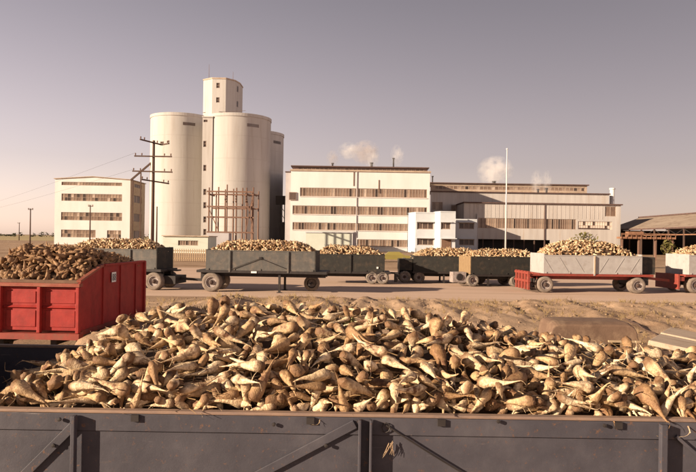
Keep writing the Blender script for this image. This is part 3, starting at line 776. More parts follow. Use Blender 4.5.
 (8, 0, 119, 3074, 4988, 1913, -581, 413, 555, -428),
 (6, 0, 77, 3080, 5091, 1850, 658, 650, -375, -65),
 (13, 0, 98, 3150, 5243, 1860, 234, 499, 611, 569),
 (3, 0, 101, 3180, 5422, 1839, 204, 128, -647, -724),
 (1, 0, 114, 3120, 5505, 1908, 791, 374, 151, -460),
 (6, 0, 98, 3156, 5721, 1836, 27, 332, -684, 649),
 (3, 0, 96, 3157, 5949, 1847, 87, -621, -259, -735),
 (14, 0, 89, 3160, 6063, 1853, 509, 624, -11, 592),
 (9, 0, 101, 3097, 6277, 1864, 707, 682, 138, -126),
 (8, 0, 81, 3168, 6531, 1926, -261, 156, -230, 924),
 (3, 0, 118, 3261, 4318, 1908, 461, 427, 565, 534),
 (0, 0, 82, 3434, 4718, 1863, 585, 71, -199, 783),
 (5, 0, 99, 3230, 4908, 1855, 434, 242, 637, 589),
 (1, 0, 91, 3278, 5157, 1847, 917, 3, -27, 398),
 (15, 0, 104, 3377, 5241, 1847, 240, 682, 431, 540),
 (12, 0, 123, 3305, 5414, 1838, 780, 567, 266, -18),
 (1, 0, 94, 3332, 5736, 1810, 45, -347, 508, 787),
 (14, 0, 104, 3358, 5865, 1826, 801, -133, -277, 513),
 (4, 0, 102, 3253, 6016, 1871, -252, 153, 482, -825),
 (5, 0, 100, 3336, 6136, 1869, 862, -278, -384, -177),
 (1, 0, 109, 3283, 6289, 1881, 737, -466, -232, 431),
 (7, 0, 85, 3352, 6547, 1885, 412, -268, 204, -847),
 (2, 0, 114, 3522, 4541, 1912, -300, -25, -424, -854),
 (2, 0, 99, 3562, 4810, 1854, 232, 623, 409, 626),
 (11, 0, 120, 3471, 4920, 1852, 417, 335, 652, 538),
 (2, 0, 85, 3392, 5034, 1843, 706, 505, -488, 88),
 (4, 0, 82, 3462, 5303, 1817, 640, -165, -544, -516),
 (9, 0, 115, 3507, 5485, 1811, 116, -151, 669, 718),
 (6, 0, 88, 3502, 5645, 1785, 391, 379, 565, 620),
 (14, 0, 88, 3486, 5758, 1800, 357, 447, -499, -651),
 (11, 0, 77, 3469, 5933, 1805, 344, 418, -514, -665),
 (0, 0, 113, 3596, 6110, 1842, 297, 385, 189, 853),
 (7, 0, 119, 3485, 6322, 1859, 512, 565, -76, -643),
 (10, 0, 105, 3484, 6428, 1877, 78, 675, 299, 670),
 (11, 0, 105, 3711, 4725, 1857, 608, -125, 466, 631),
 (9, 0, 73, 3776, 4909, 1824, 700, 586, -87, -399),
 (12, 0, 92, 3908, 5161, 1811, 741, -666, -36, 72),
 (2, 0, 98, 3753, 5208, 1811, 521, 549, 392, 523),
 (13, 0, 99, 3695, 5469, 1808, 395, 735, 98, 542),
 (6, 0, 79, 3744, 5597, 1764, 311, 315, 607, 661),
 (9, 0, 91, 3640, 5846, 1797, -279, 252, 538, -754),
 (0, 0, 101, 3792, 5814, 1782, 660, 96, 574, 475),
 (9, 0, 115, 3793, 6003, 1802, 394, 207, -347, -826),
 (6, 0, 99, 3816, 6196, 1823, 695, 659, 80, 276),
 (3, 0, 116, 3786, 6401, 1872, 163, -376, -288, 866),
 (3, 0, 86, -2987, 4399, 1548, -148, 328, -191, 913),
 (15, 0, 90, -2958, 4725, 1566, -880, 309, 215, -289),
 (13, 0, 118, -2982, 4865, 1541, 523, 685, -67, 502),
 (10, 0, 113, -2989, 6128, 1570, 103, 166, 946, 258),
 (2, 0, 99, -2965, 6537, 1576, 523, 297, -668, -438),
 (11, 0, 83, -2670, 4298, 1699, 143, 526, -104, 832),
 (3, 0, 102, -2870, 4486, 1617, 673, 322, 665, 32),
 (1, 0, 99, -2880, 4708, 1668, 805, -525, 171, 216),
 (15, 0, 85, -2990, 5002, 1607, 568, -277, 538, 558),
 (2, 0, 95, -3067, 5314, 1545, -78, -146, -509, 845),
 (15, 0, 97, -2901, 5419, 1531, 67, -145, 725, -670),
 (1, 0, 99, -2923, 5939, 1605, 123, -293, 45, 947),
 (1, 0, 88, -2961, 6221, 1577, -772, 450, 305, 328),
 (11, 0, 102, -2868, 6521, 1663, 768, 334, -271, -475),
 (6, 0, 103, -2590, 4462, 1754, 424, 476, 256, 727),
 (14, 0, 107, -2707, 4935, 1692, 830, -405, 354, -150),
 (11, 0, 70, -2814, 4950, 1627, -466, 237, 560, -642),
 (8, 0, 109, -2967, 5366, 1601, 528, 838, -128, -46),
 (6, 0, 83, -2750, 5645, 1640, 421, 168, 595, 664),
 (11, 0, 100, -2780, 5768, 1656, -610, 270, 450, 594),
 (1, 0, 120, -2896, 6194, 1668, 531, 617, 53, -579),
 (1, 0, 80, -2670, 6270, 1670, 500, 334, 335, 725),
 (11, 0, 104, -2642, 6515, 1731, 379, 285, -73, -878),
 (4, 0, 94, -2462, 4398, 1796, 852, -80, 465, 228),
 (10, 0, 72, -2395, 4663, 1844, 851, 488, -79, 176),
 (12, 0, 77, -2525, 4637, 1778, 277, -517, 592, -552),
 (12, 0, 81, -2619, 4999, 1713, 127, -441, 664, -590),
 (10, 0, 69, -2367, 5026, 1865, 248, 840, 49, -480),
 (15, 0, 97, -2596, 5302, 1763, 716, -176, 485, -470),
 (12, 0, 88, -2467, 5462, 1814, 198, -361, -746, 523),
 (2, 0, 111, -2498, 5573, 1805, 383, 390, 87, 833),
 (3, 0, 95, -2602, 5808, 1712, 679, -699, -101, -202),
 (13, 0, 72, -2695, 5950, 1681, 500, -289, -512, 635),
 (11, 0, 106, -2740, 6044, 1739, 22, 527, -541, 654),
 (0, 0, 87, -2819, 6336, 1698, 557, 171, -524, 622),
 (5, 0, 74, -2231, 4329, 1921, 556, -242, -774, -179),
 (15, 0, 90, -2122, 4583, 1961, 652, 47, 467, 595),
 (11, 1, 102, -2222, 4816, 1969, 849, 382, -355, 85),
 (15, 0, 99, -2179, 4964, 2005, -745, -231, -303, 547),
 (7, 0, 94, -2295, 5043, 1940, -44, 473, 621, -623),
 (3, 0, 75, -2357, 5125, 1907, 513, -672, -269, -461),
 (10, 0, 101, -2441, 5422, 1887, 272, -701, -401, -522),
 (7, 0, 99, -2339, 5441, 1924, -413, -460, -621, 482),
 (12, 0, 107, -2506, 5770, 1842, 692, -69, -516, 499),
 (1, 0, 105, -2322, 5880, 1973, 120, 443, -100, 883),
 (3, 0, 104, -2297, 6320, 1918, 888, -344, 273, 138),
 (14, 0, 95, -2354, 6397, 1901, 643, 721, 259, -7),
 (5, 0, 99, -2181, 6561, 1937, 981, -21, -23, -193),
 (0, 1, 80, -2112, 4388, 1929, 602, 506, 604, -130),
 (9, 0, 110, -1909, 4499, 1995, 34, 226, 751, 619),
 (10, 1, 108, -1981, 4767, 2043, 448, 454, 571, 517),
 (1, 1, 99, -2059, 4967, 2080, 338, 8, -521, -784),
 (7, 0, 94, -1943, 5015, 2125, 569, -688, 105, 438),
 (1, 1, 128, -2416, 5226, 1923, 44, 616, 509, 599),
 (5, 0, 71, -2166, 5417, 2020, 496, -431, 472, 588),
 (0, 1, 109, -2431, 5532, 1925, 339, -786, 151, -494),
 (6, 0, 98, -2118, 5871, 2081, 640, 432, 425, 472),
 (12, 0, 93, -1937, 6070, 2115, -75, 491, -847, 191),
 (8, 0, 98, -1911, 6210, 2091, 519, 488, 395, -580),
 (0, 0, 75, -2126, 6453, 1937, 759, -451, 445, -148),
 (13, 0, 101, -1945, 6543, 1974, 205, 356, -219, 885),
 (3, 1, 94, -1683, 4363, 2000, 99, 503, -600, -614),
 (6, 1, 100, -1648, 4488, 2057, 161, 475, 278, 819),
 (0, 0, 115, -1808, 4742, 2094, 497, 451, -649, -358),
 (0, 0, 69, -1712, 4930, 2120, 634, -413, 440, 484),
 (2, 0, 74, -1855, 4984, 2143, 283, 204, -620, -703),
 (11, 0, 90, -1717, 5236, 2217, 162, 672, -40, 722),
 (14, 1, 98, -1832, 5286, 2248, 369, 501, 417, 663),
 (4, 0, 83, -1794, 5590, 2262, 852, -19, 18, -524),
 (11, 0, 68, -1810, 5779, 2263, 220, -256, -692, 638),
 (1, 0, 89, -2168, 6235, 1988, 892, 83, 375, 241),
 (15, 0, 72, -1855, 6377, 2050, -882, -364, 282, 95),
 (8, 0, 99, -1621, 6583, 2017, 177, -408, 592, 673),
 (12, 1, 89, -1594, 4318, 1969, 312, -493, 486, -651),
 (13, 0, 90, -1456, 4410, 2004, -2, -342, -347, -873),
 (2, 1, 112, -1519, 4597, 2133, 655, 277, 288, 641),
 (5, 0, 88, -1517, 4776, 2120, 324, 697, -181, 613),
 (13, 0, 90, -1562, 5084, 2186, 818, -351, 453, 48),
 (6, 0, 86, -1635, 5116, 2196, 203, -287, 696, 626),
 (12, 0, 87, -1495, 5261, 2265, 382, -23, -769, -512),
 (8, 1, 100, -1664, 5523, 2331, -39, -404, 469, 785),
 (3, 0, 109, -1579, 6115, 2225, 553, -36, -729, -402),
 (3, 0, 82, -1618, 6016, 2224, 577, -798, 172, -8),
 (2, 0, 72, -1481, 6395, 2106, -859, 412, -228, 200),
 (12, 0, 81, -1449, 6367, 2066, 789, 103, 514, 321),
 (7, 0, 121, -1521, 6673, 2000, 467, 235, -445, -727),
 (3, 1, 125, -1299, 4345, 2028, 97, 541, -504, -666),
 (12, 0, 73, -1372, 4534, 2036, 374, 229, 801, 407),
 (5, 1, 106, -1302, 4739, 2128, 625, 450, 50, 636),
 (4, 1, 112, -1296, 4879, 2157, 408, 105, -804, 418),
 (4, 1, 85, -1355, 4976, 2218, 608, -272, 543, 512),
 (8, 1, 104, -1343, 5095, 2281, 649, 527, 480, -264),
 (0, 1, 101, -1323, 5357, 2304, -332, 545, -182, 747),
 (13, 1, 100, -1410, 5631, 2370, 637, -452, -624, 7),
 (5, 0, 76, -1419, 5848, 2335, 323, -761, -157, 540),
 (7, 0, 82, -1411, 6107, 2200, 22, 343, 370, -863),
 (0, 0, 94, -1518, 6264, 2124, -390, 164, -472, -774),
 (13, 0, 97, -1233, 6428, 2123, -755, 329, -566, 43),
 (5, 0, 120, -1245, 6535, 2071, 557, 333, 602, 466),
 (1, 1, 117, -1080, 4387, 1995, 547, 432, -674, -247),
 (2, 1, 82, -1185, 4425, 2048, 399, 261, 343, 809),
 (7, 1, 99, -1102, 4614, 2056, 636, -655, 226, -341),
 (1, 0, 99, -1070, 4871, 2197, 536, -35, -723, -435),
 (10, 1, 103, -1094, 5021, 2271, 424, -201, -266, 842),
 (15, 0, 77, -1002, 5148, 2265, 46, -500, -314, -806),
 (13, 0, 87, -1033, 5224, 2281, -452, -182, -618, -617),
 (2, 1, 90, -1263, 5512, 2360, 153, 153, 483, -849),
 (3, 1, 123, -1042, 5791, 2419, 817, 374, -114, 423),
 (5, 0, 88, -993, 6141, 2229, 879, -333, -309, -148),
 (2, 0, 118, -1030, 6477, 2119, 680, 374, 572, -264),
 (6, 0, 88, -1102, 6442, 2053, 682, -394, -612, 76),
 (12, 0, 98, -1110, 6510, 1991, 701, 410, 530, 244),
 (3, 1, 123, -908, 4372, 2003, 733, -8, 643, 223),
 (11, 1, 101, -839, 4481, 2058, 481, 486, 126, 719),
 (9, 1, 103, -994, 4661, 2129, 689, -457, -204, -524),
 (2, 1, 104, -824, 4855, 2182, -56, -387, -650, -652),
 (1, 1, 112, -861, 4971, 2212, 197, 509, -170, -821),
 (4, 1, 114, -919, 5036, 2269, 119, 394, 34, 911),
 (10, 1, 127, -987, 5392, 2386, 649, -443, -276, -553),
 (12, 1, 105, -774, 5368, 2377, -404, 232, 512, -722),
 (10, 0, 118, -903, 5862, 2378, 306, 688, -11, -658),
 (13, 0, 100, -975, 6354, 2145, 454, -644, 18, -615),
 (14, 0, 75, -923, 6305, 2127, 415, 806, 23, 423),
 (1, 0, 101, -888, 6436, 2076, 983, 47, 102, 143),
 (1, 1, 96, -757, 4406, 2020, 823, -434, -197, 310),
 (0, 1, 117, -546, 4334, 2053, 214, 914, 203, -278),
 (7, 0, 112, -776, 4640, 2108, 610, -439, 455, 477),
 (10, 0, 82, -749, 4807, 2149, 139, 382, -273, 872),
 (8, 0, 70, -654, 5008, 2209, 579, -806, -34, -123),
 (6, 1, 100, -632, 5091, 2264, 188, -762, 168, 596),
 (14, 0, 69, -707, 5271, 2290, 424, -143, 404, 798),
 (4, 0, 101, -705, 5473, 2339, 6, -614, -259, 745),
 (12, 0, 94, -640, 5717, 2419, -162, 231, -730, -623),
 (8, 0, 120, -675, 6414, 2203, 310, -695, -398, 512),
 (12, 0, 97, -659, 6395, 2127, 958, -233, -144, 87),
 (0, 0, 95, -798, 6545, 2059, 481, -60, -698, -527),
 (1, 0, 100, -684, 6639, 2008, 698, 337, 587, 233),
 (8, 1, 104, -413, 4355, 2030, 574, 100, -499, -641),
 (14, 0, 73, -523, 4540, 2081, 572, 472, -74, -667),
 (0, 0, 102, -493, 4631, 2074, 345, 542, 601, 475),
 (8, 0, 96, -567, 4870, 2163, 258, -427, 537, 681),
 (7, 0, 100, -460, 4938, 2188, 738, -590, 326, -3),
 (9, 0, 88, -550, 5113, 2271, 507, -760, -8, -407),
 (10, 0, 106, -543, 5363, 2341, -244, 302, -504, 771),
 (12, 0, 111, -463, 5667, 2424, -428, 148, 444, -773),
 (3, 0, 101, -433, 5885, 2366, 549, -309, -721, -289),
 (2, 0, 119, -488, 6318, 2198, 893, -440, 30, -94),
 (10, 0, 106, -547, 6396, 2106, 628, 669, -282, 280),
 (9, 0, 100, -409, 6453, 2068, 684, 517, 207, -471),
 (7, 1, 102, -215, 4263, 2072, 335, 455, 579, 587),
 (13, 1, 118, -176, 4377, 2112, 112, 368, 594, 707),
 (7, 1, 98, -295, 4654, 2155, 773, 228, 112, 581),
 (10, 0, 77, -328, 4789, 2157, 173, 163, -421, -875),
 (13, 0, 80, -348, 5002, 2224, -597, 371, -441, 557),
 (4, 1, 124, -307, 5278, 2307, 618, -204, -282, 704),
 (6, 1, 84, -314, 5424, 2373, 328, 408, -474, -708),
 (4, 0, 124, -283, 5617, 2419, 119, 135, -799, -574),
 (3, 1, 124, -175, 5953, 2339, 806, -119, 435, -383),
 (12, 0, 93, -236, 6194, 2197, 303, -56, 394, 866),
 (10, 0, 100, -328, 6517, 2096, 102, 289, 585, -751),
 (4, 0, 99, -326, 6524, 2021, 48, -688, -70, 721),
 (11, 0, 98, -213, 6706, 2016, 539, -670, 298, 415),
 (6, 1, 96, -112, 4394, 2025, 393, 321, -676, -534),
 (5, 0, 74, -150, 4495, 2032, -362, 287, -298, 835),
 (12, 1, 102, -98, 4725, 2108, 652, 751, 83, -62),
 (7, 0, 104, -95, 4991, 2185, 589, 334, 572, 463),
 (4, 0, 84, 7, 5043, 2237, 269, -352, -314, -840),
 (6, 1, 100, -168, 5053, 2229, 220, 684, -441, -538),
 (15, 0, 89, -107, 5324, 2329, 673, 734, -87, -36),
 (6, 0, 79, -28, 5398, 2352, -527, -114, -591, -600),
 (5, 0, 116, -317, 6079, 2300, 457, -395, -172, -778),
 (1, 0, 84, -137, 6178, 2220, 536, 413, -485, 554),
 (9, 0, 102, -102, 6473, 2103, 706, 215, 674, 31),
 (4, 0, 104, -69, 6528, 2039, -598, -366, 579, 416),
 (9, 0, 82, -15, 6632, 1991, 89, 61, 662, -741),
 (12, 1, 68, 99, 4277, 1948, 152, -886, -118, 421),
 (2, 0, 95, 77, 4447, 2014, 523, 524, 530, 414),
 (4, 0, 68, 90, 4681, 2064, 730, 205, 649, -56),
 (11, 1, 87, 138, 4908, 2156, 422, 285, 470, 721),
 (3, 1, 108, 111, 4971, 2226, 171, -214, -131, -953),
 (15, 1, 113, 70, 5012, 2293, 365, -577, 197, 703),
 (8, 0, 104, 91, 5364, 2316, -98, 529, 475, -697),
 (2, 1, 107, 113, 5650, 2392, 329, 658, 87, 671),
 (2, 0, 105, 26, 5899, 2387, 636, 629, -365, 258),
 (5, 0, 127, 39, 6022, 2322, 555, 249, -490, 624),
 (9, 0, 111, 72, 6281, 2183, -116, 350, -740, 563),
 (1, 0, 74, 129, 6470, 2007, 387, 198, 429, -792),
 (1, 0, 90, 66, 6675, 2005, 112, 89, 727, -672),
 (3, 1, 89, 223, 4295, 1988, 127, -259, 100, -952),
 (9, 1, 112, 243, 4478, 2048, 264, 416, -594, -636),
 (15, 0, 68, 258, 4746, 2103, 691, 235, -430, -532),
 (8, 0, 76, 204, 4799, 2125, 648, -520, 545, -109),
 (11, 0, 81, 207, 5079, 2213, 863, 408, 289, -76),
 (5, 0, 73, 260, 5208, 2239, 666, -212, 559, 447),
 (15, 0, 75, 406, 5326, 2276, 541, -519, -285, 598),
 (11, 0, 102, 176, 5454, 2352, 248, 259, -337, 871),
 (11, 0, 87, 249, 5867, 2344, 834, -474, -134, -249),
 (5, 0, 116, 245, 5996, 2291, 556, -6, -388, -736),
 (9, 0, 107, 242, 6394, 2141, 775, 537, 44, 330),
 (5, 0, 123, 232, 6479, 2068, 534, -723, -86, 430),
 (3, 0, 116, 321, 6647, 2019, -800, 355, -477, 83),
 (11, 1, 123, 442, 4322, 2046, 453, -133, 740, 479),
 (5, 0, 89, 507, 4447, 2032, 317, 564, -209, 733),
 (8, 1, 100, 476, 4691, 2082, 227, 349, -563, -714),
 (3, 0, 72, 581, 4697, 2123, 870, 192, 91, 444),
 (9, 0, 93, 400, 4855, 2165, 631, -473, -280, -548),
 (0, 1, 112, 503, 5076, 2220, 84, 37, 200, -975),
 (1, 1, 101, 487, 5547, 2386, 457, -344, 229, 787),
 (2, 1, 105, 612, 5682, 2375, 461, -195, -596, 629),
 (15, 0, 101, 461, 6073, 2267, 661, -344, 665, 51),
 (4, 0, 100, 462, 5951, 2298, 68, 650, -357, -667),
 (1, 0, 105, 442, 6278, 2141, 844, 527, -102, 15),
 (3, 0, 74, 515, 6370, 2068, 668, -250, -338, 614),
 (3, 0, 101, 575, 6528, 2020, 49, 147, -211, 965),
 (12, 1, 109, 630, 4368, 1994, -576, 534, 569, -246),
 (3, 0, 74, 652, 4474, 2009, -79, -467, 97, -875),
 (13, 1, 121, 650, 4607, 2085, 599, -760, 142, 209),
 (0, 1, 107, 749, 4733, 2136, 509, 316, -329, 730),
 (7, 0, 99, 762, 5032, 2200, 567, -679, -308, -351),
 (4, 1, 125, 845, 5187, 2236, 319, 414, 501, -690),
 (12, 1, 127, 691, 5285, 2311, -557, 82, -280, -778),
 (1, 0, 94, 802, 5481, 2343, -838, 360, -381, -154),
 (13, 0, 89, 710, 5849, 2356, 589, 683, 333, -275),
 (9, 0, 101, 769, 6069, 2227, -285, 640, -576, 421),
 (7, 0, 128, 738, 6416, 2126, 157, 662, -126, -722),
 (6, 0, 79, 791, 6386, 2060, -772, 339, -476, -249),
 (6, 0, 71, 635, 6543, 1995, 556, -701, 276, 351),
 (12, 1, 98, 875, 4307, 2001, 870, 30, 331, 364),
 (5, 0, 91, 914, 4465, 2015, -786, 563, -226, 115),
 (10, 1, 118, 901, 4614, 2081, 588, -790, -171, -22),
 (0, 1, 111, 894, 4737, 2146, 794, -157, -508, -293),
 (2, 0, 77, 983, 5075, 2158, 504, 516, -290, -629),
 (0, 1, 110, 996, 5157, 2203, 247, -653, -349, 625),
 (15, 0, 101, 917, 5488, 2278, -677, -491, -327, -440),
 (5, 0, 81, 1020, 5600, 2300, 521, -772, -261, -255),
 (13, 0, 101, 906, 6021, 2262, 44, 631, -65, -772),
 (4, 0, 86, 890, 6138, 2173, 546, 160, -375, -732),
 (7, 0, 90, 923, 6292, 2084, 564, 422, -622, -343),
 (6, 0, 116, 939, 6419, 2078, 589, 757, -197, -201),
 (0, 0, 107, 841, 6607, 2026, 704, -131, -270, -644),
 (5, 1, 105, 1103, 4319, 1983, 531, 632, 187, 533),
 (13, 1, 116, 1059, 4449, 2021, 344, 520, -538, -567),
 (8, 1, 106, 1080, 4594, 2064, 738, -143, 254, 609),
 (7, 0, 111, 1168, 4759, 2080, 946, 257, -179, -81),
 (9, 1, 128, 1170, 4982, 2144, 13, -555, 40, -831),
 (8, 0, 79, 1310, 5378, 2199, -934, -317, -105, 127),
 (10, 0, 92, 1183, 5443, 2252, 491, -1, -681, -544),
 (6, 0, 95, 1122, 5629, 2264, 537, 23, 224, 813),
 (5, 0, 115, 1239, 5813, 2259, 836, 544, 67, 21),
 (7, 0, 107, 1094, 6030, 2186, 552, 542, -394, -496),
 (12, 0, 84, 1155, 6329, 2080, 812, -86, 532, -224),
 (2, 0, 73, 1132, 6559, 1950, 924, -3, -340, -174),
 (11, 1, 94, 1232, 4364, 1979, 716, 669, -174, 96),
 (15, 1, 80, 1269, 4622, 2017, 849, -152, 506, -16),
 (15, 1, 110, 1297, 4712, 2078, 223, 569, -359, -705),
 (1, 1, 95, 1379, 4810, 2104, 210, 275, -742, -574),
 (13, 0, 73, 1288, 5043, 2101, 150, 337, -549, 750),
 (11, 1, 89, 1365, 5162, 2143, -490, 75, -634, 594),
 (0, 0, 108, 1390, 5302, 2169, -313, 168, 665, 657),
 (14, 0, 85, 1437, 5498, 2185, 319, 329, 572, -680),
 (12, 0, 101, 1423, 6063, 2211, 618, -488, 406, -464),
 (15, 0, 92, 1415, 5997, 2151, 876, -471, 20, 99),
 (3, 0, 88, 1284, 6328, 2055, 305, -623, -627, 354),
 (7, 0, 99, 1363, 6577, 1989, 752, 653, 87, 6),
 (10, 1, 73, 1441, 4326, 1941, 350, 643, -681, 30),
 (0, 0, 74, 1537, 4520, 1973, -286, -122, 794, -523),
 (1, 1, 74, 1506, 4684, 2061, 452, -509, -316, -660),
 (7, 0, 83, 1479, 4907, 2074, 343, -204, -519, 756),
 (4, 0, 89, 1585, 5016, 2078, 20, 436, 411, -800),
 (9, 0, 94, 1582, 5181, 2111, 219, 291, 238, -900),
 (15, 0, 79, 1618, 5399, 2148, 858, 19, -346, 379),
 (1, 0, 71, 1631, 5625, 2167, -442, 269, 379, 767),
 (9, 0, 76, 1501, 5792, 2187, 214, 429, 465, 744),
 (11, 0, 94, 1488, 6066, 2131, 883, -453, -125, -17),
 (5, 0, 70, 1577, 6297, 2095, -691, 315, -243, 604),
 (0, 0, 88, 1439, 6396, 1998, 388, 528, -16, -755),
 (3, 0, 98, 1539, 6496, 1966, 601, 236, -238, -725),
 (5, 1, 99, 1700, 4338, 2006, 845, 517, 47, 132),
 (2, 0, 93, 1660, 4525, 2005, 480, 614, -124, 614),
 (15, 1, 111, 1713, 4762, 2030, -388, 393, 829, -88),
 (10, 0, 73, 1779, 4852, 2059, 111, 792, 166, -578),
 (5, 0, 97, 1783, 5011, 2079, 366, -204, 766, 487),
 (8, 0, 85, 1747, 5216, 2133, 14, 65, -518, -853),
 (15, 0, 88, 1672, 5427, 2118, -20, 399, -489, -775),
 (6, 0, 83, 1650, 5541, 2133, 810, 277, 117, 503),
 (0, 0, 126, 1741, 5801, 2141, 527, -78, -503, -680),
 (14, 0, 98, 1668, 5991, 2138, 604, 748, 272, 50),
 (0, 0, 73, 1764, 6157, 2030, 390, 22, 710, 585),
 (8, 0, 94, 1801, 6320, 2045, -346, -231, -135, 899),
 (1, 0, 124, 1777, 6553, 1993, 435, 690, 416, -401),
 (12, 1, 125, 1932, 4317, 2021, -854, 339, 297, 261),
 (8, 0, 109, 1953, 4581, 1970, -637, 469, -16, 612),
 (7, 0, 112, 1979, 4739, 2037, 685, 637, 40, -351),
 (14, 0, 96, 1947, 4948, 2078, 774, -233, 456, 373),
 (2, 0, 75, 1988, 5147, 2017, 754, -305, -138, -566),
 (5, 0, 108, 1921, 5242, 2040, 168, 225, 601, 748),
 (3, 0, 118, 1979, 5420, 2070, -557, 591, 161, -561),
 (11, 0, 116, 1853, 5551, 2122, 360, 26, 778, 515),
 (15, 0, 97, 1976, 5755, 2173, 809, -571, 111, 80),
 (8, 0, 114, 2005, 5977, 2096, 37, -205, -589, -781),
 (0, 0, 73, 1951, 6213, 2025, 949, -251, 58, 179),
 (5, 0, 126, 1979, 6346, 1977, -182, 316, -702, -612),
 (1, 0, 88, 1964, 6545, 1924, 698, -28, 615, 365),
 (8, 1, 105, 2041, 4310, 1972, 226, 476, -846, -80),
 (9, 0, 99, 2123, 4512, 1963, 516, -228, 680, 468),
 (10, 0, 114, 2042, 4696, 2002, 675, 497, -530, -131),
 (14, 0, 101, 2080, 4924, 2031, 768, -367, -369, -373),
 (11, 0, 101, 2137, 5015, 2003, 645, -293, 447, -546),
 (10, 0, 102, 2172, 5304, 2022, 357, 545, -202, -732),
 (8, 0, 101, 2189, 5501, 2030, 176, -603, -329, -705),
 (13, 0, 70, 2182, 5601, 2032, 453, -185, -227, 842),
 (3, 0, 94, 2173, 5735, 2052, 704, 616, -349, 58),
 (1, 0, 85, 2222, 5943, 2047, 526, 274, 582, 557),
 (9, 0, 112, 2195, 6159, 2067, 767, 9, -421, 485),
 (3, 0, 120, 2129, 6380, 1970, 690, 223, -681, -103),
 (3, 0, 99, 2094, 6501, 1968, 309, 774, -512, 209),
 (6, 0, 95, 2374, 4348, 1912, 388, 0, 503, -772),
 (3, 0, 89, 2276, 4552, 1949, 484, 309, -811, -113),
 (0, 0, 93, 2383, 4629, 1993, -379, 480, 352, -709),
 (13, 0, 110, 2303, 4976, 1975, 447, 293, -709, -460),
 (7, 0, 102, 2348, 5078, 1993, -6, 180, 68, -981),
 (6, 0, 108, 2347, 5149, 2003, 315, 548, -435, -641),
 (15, 0, 67, 2329, 5489, 2003, 240, -70, 707, 662),
 (10, 0, 103, 2412, 5636, 2029, 757, -167, 534, -338),
 (3, 0, 83, 2371, 5850, 1973, 638, 207, 620, 406),
 (10, 0, 114, 2316, 5903, 2019, 760, -222, -19, 611),
 (1, 0, 123, 2446, 6119, 2009, -8, 273, -648, -712),
 (2, 0, 98, 2331, 6366, 2006, 648, 563, -514, -1),
 (14, 0, 70, 2372, 6479, 1915, 496, 249, 536, -637),
 (12, 0, 90, 2475, 4376, 1919, 396, 96, 757, 511),
 (10, 0, 111, 2540, 4612, 1938, 172, 768, -136, -601),
 (6, 1, 119, 2544, 5040, 1986, -163, 701, 674, 167),
 (12, 0, 106, 2595, 5191, 1935, 634, 765, 38, 106),
 (14, 0, 89, 2508, 5375, 1936, 389, 688, -276, -547),
 (11, 0, 122, 2525, 5639, 1967, 176, -405, -345, -828),
 (14, 0, 127, 2615, 5838, 1941, 583, 461, -93, 663),
 (10, 0, 124, 2642, 5988, 1963, -58, -83, 403, -910),
 (4, 0, 94, 2606, 6118, 1951, 387, 512, 224, -733),
 (5, 0, 94, 2499, 6383, 1937, 785, 151, -593, -98),
 (6, 0, 91, 2473, 6554, 1935, -899, -248, -267, -243),
 (0, 0, 95, 2725, 4334, 1904, 106, -244, -575, 773),
 (11, 0, 94, 2697, 4637, 1911, 596, 23, 726, 343),
 (1, 0, 76, 2745, 4787, 1889, 750, 501, 430, -46),
 (12, 0, 94, 2741, 4922, 1937, -736, -389, -361, 421),
 (14, 0, 102, 2759, 5061, 1931, 7, 465, 489, 738),
 (2, 0, 99, 2681, 5303, 1971, 707, 269, -577, -307),
 (13, 0, 95, 2713, 5459, 1931, -735, 58, 492, 463),
 (9, 0, 83, 2817, 5598, 1875, 95, 491, 504, 704),
 (7, 0, 71, 2863, 5784, 1887, 418, 390, 176, 801),
 (1, 0, 103, 2802, 5886, 1969, 819, 16, -353, -451),
 (14, 0, 95, 2730, 6127, 1931, 409, 475, -436, -645),
 (12, 0, 83, 2777, 6285, 1941, 17, 282, 551, 785),
 (4, 0, 67, 2696, 6474, 1893, -264, 64, 600, -752),
 (0, 0, 71, 2874, 4360, 1905, -337, -101, 648, 676),
 (11, 0, 115, 2872, 4478, 1945, 171, -313, -554, 752),
 (3, 0, 126, 2826, 4738, 1939, 24, -90, -650, -754),
 (5, 0, 101, 2889, 4924, 1936, 697, 652, -278, -107),
 (4, 0, 103, 2904, 5202, 1893, 636, 258, 568, 454),
 (12, 0, 89, 2866, 5311, 1901, 716, -356, 293, -524),
 (12, 0, 90, 3030, 5486, 1894, 682, 617, -72, 385),
 (1, 0, 81, 2976, 5551, 1859, 654, 611, -258, -365),
 (15, 0, 74, 3035, 5838, 1878, -684, 461, -50, -563),
 (0, 0, 97, 3072, 6036, 1873, 744, 166, 479, -435),
 (14, 0, 83, 2882, 6145, 1932, 785, 330, 58, 521),
 (14, 0, 94, 2877, 6281, 1901, -734, -346, -424, 402),
 (1, 0, 97, 2922, 6474, 1967, 692, 675, 256, 13),
 (5, 0, 83, 3146, 4392, 1924, -82, -393, -395, -826),
 (11, 0, 84, 3080, 4601, 1953, 492, 169, 563, 643),
 (0, 0, 98, 3068, 4854, 1889, -339, -182, 302, -872),
 (15, 0, 92, 3052, 5187, 1907, 190, -188, 659, 703),
 (9, 0, 82, 3074, 5314, 1866, -795, 545, -139, 228),
 (4, 0, 84, 3115, 5386, 1842, 234, 265, -600, -718),
 (1, 0, 117, 3201, 5741, 1913, 120, -340, 375, 854),
 (12, 0, 69, 3079, 5757, 1854, 280, -669, 213, 654),
 (10, 0, 104, 3103, 5937, 1905, -217, -224, 720, -620),
 (5, 0, 107, 3127, 6141, 1891, 868, -259, 345, -246),
 (5, 1, 120, 3143, 6334, 1935, 711, 508, 285, 394),
 (2, 0, 99, 3132, 6437, 1914, 811, 347, 344, 324),
 (8, 0, 77, 3242, 4434, 1892, 700, -370, -253, -557),
 (14, 0, 101, 3351, 4660, 1886, 556, 23, 809, -187),
 (11, 0, 94, 3328, 4812, 1865, 744, -153, 635, -140),
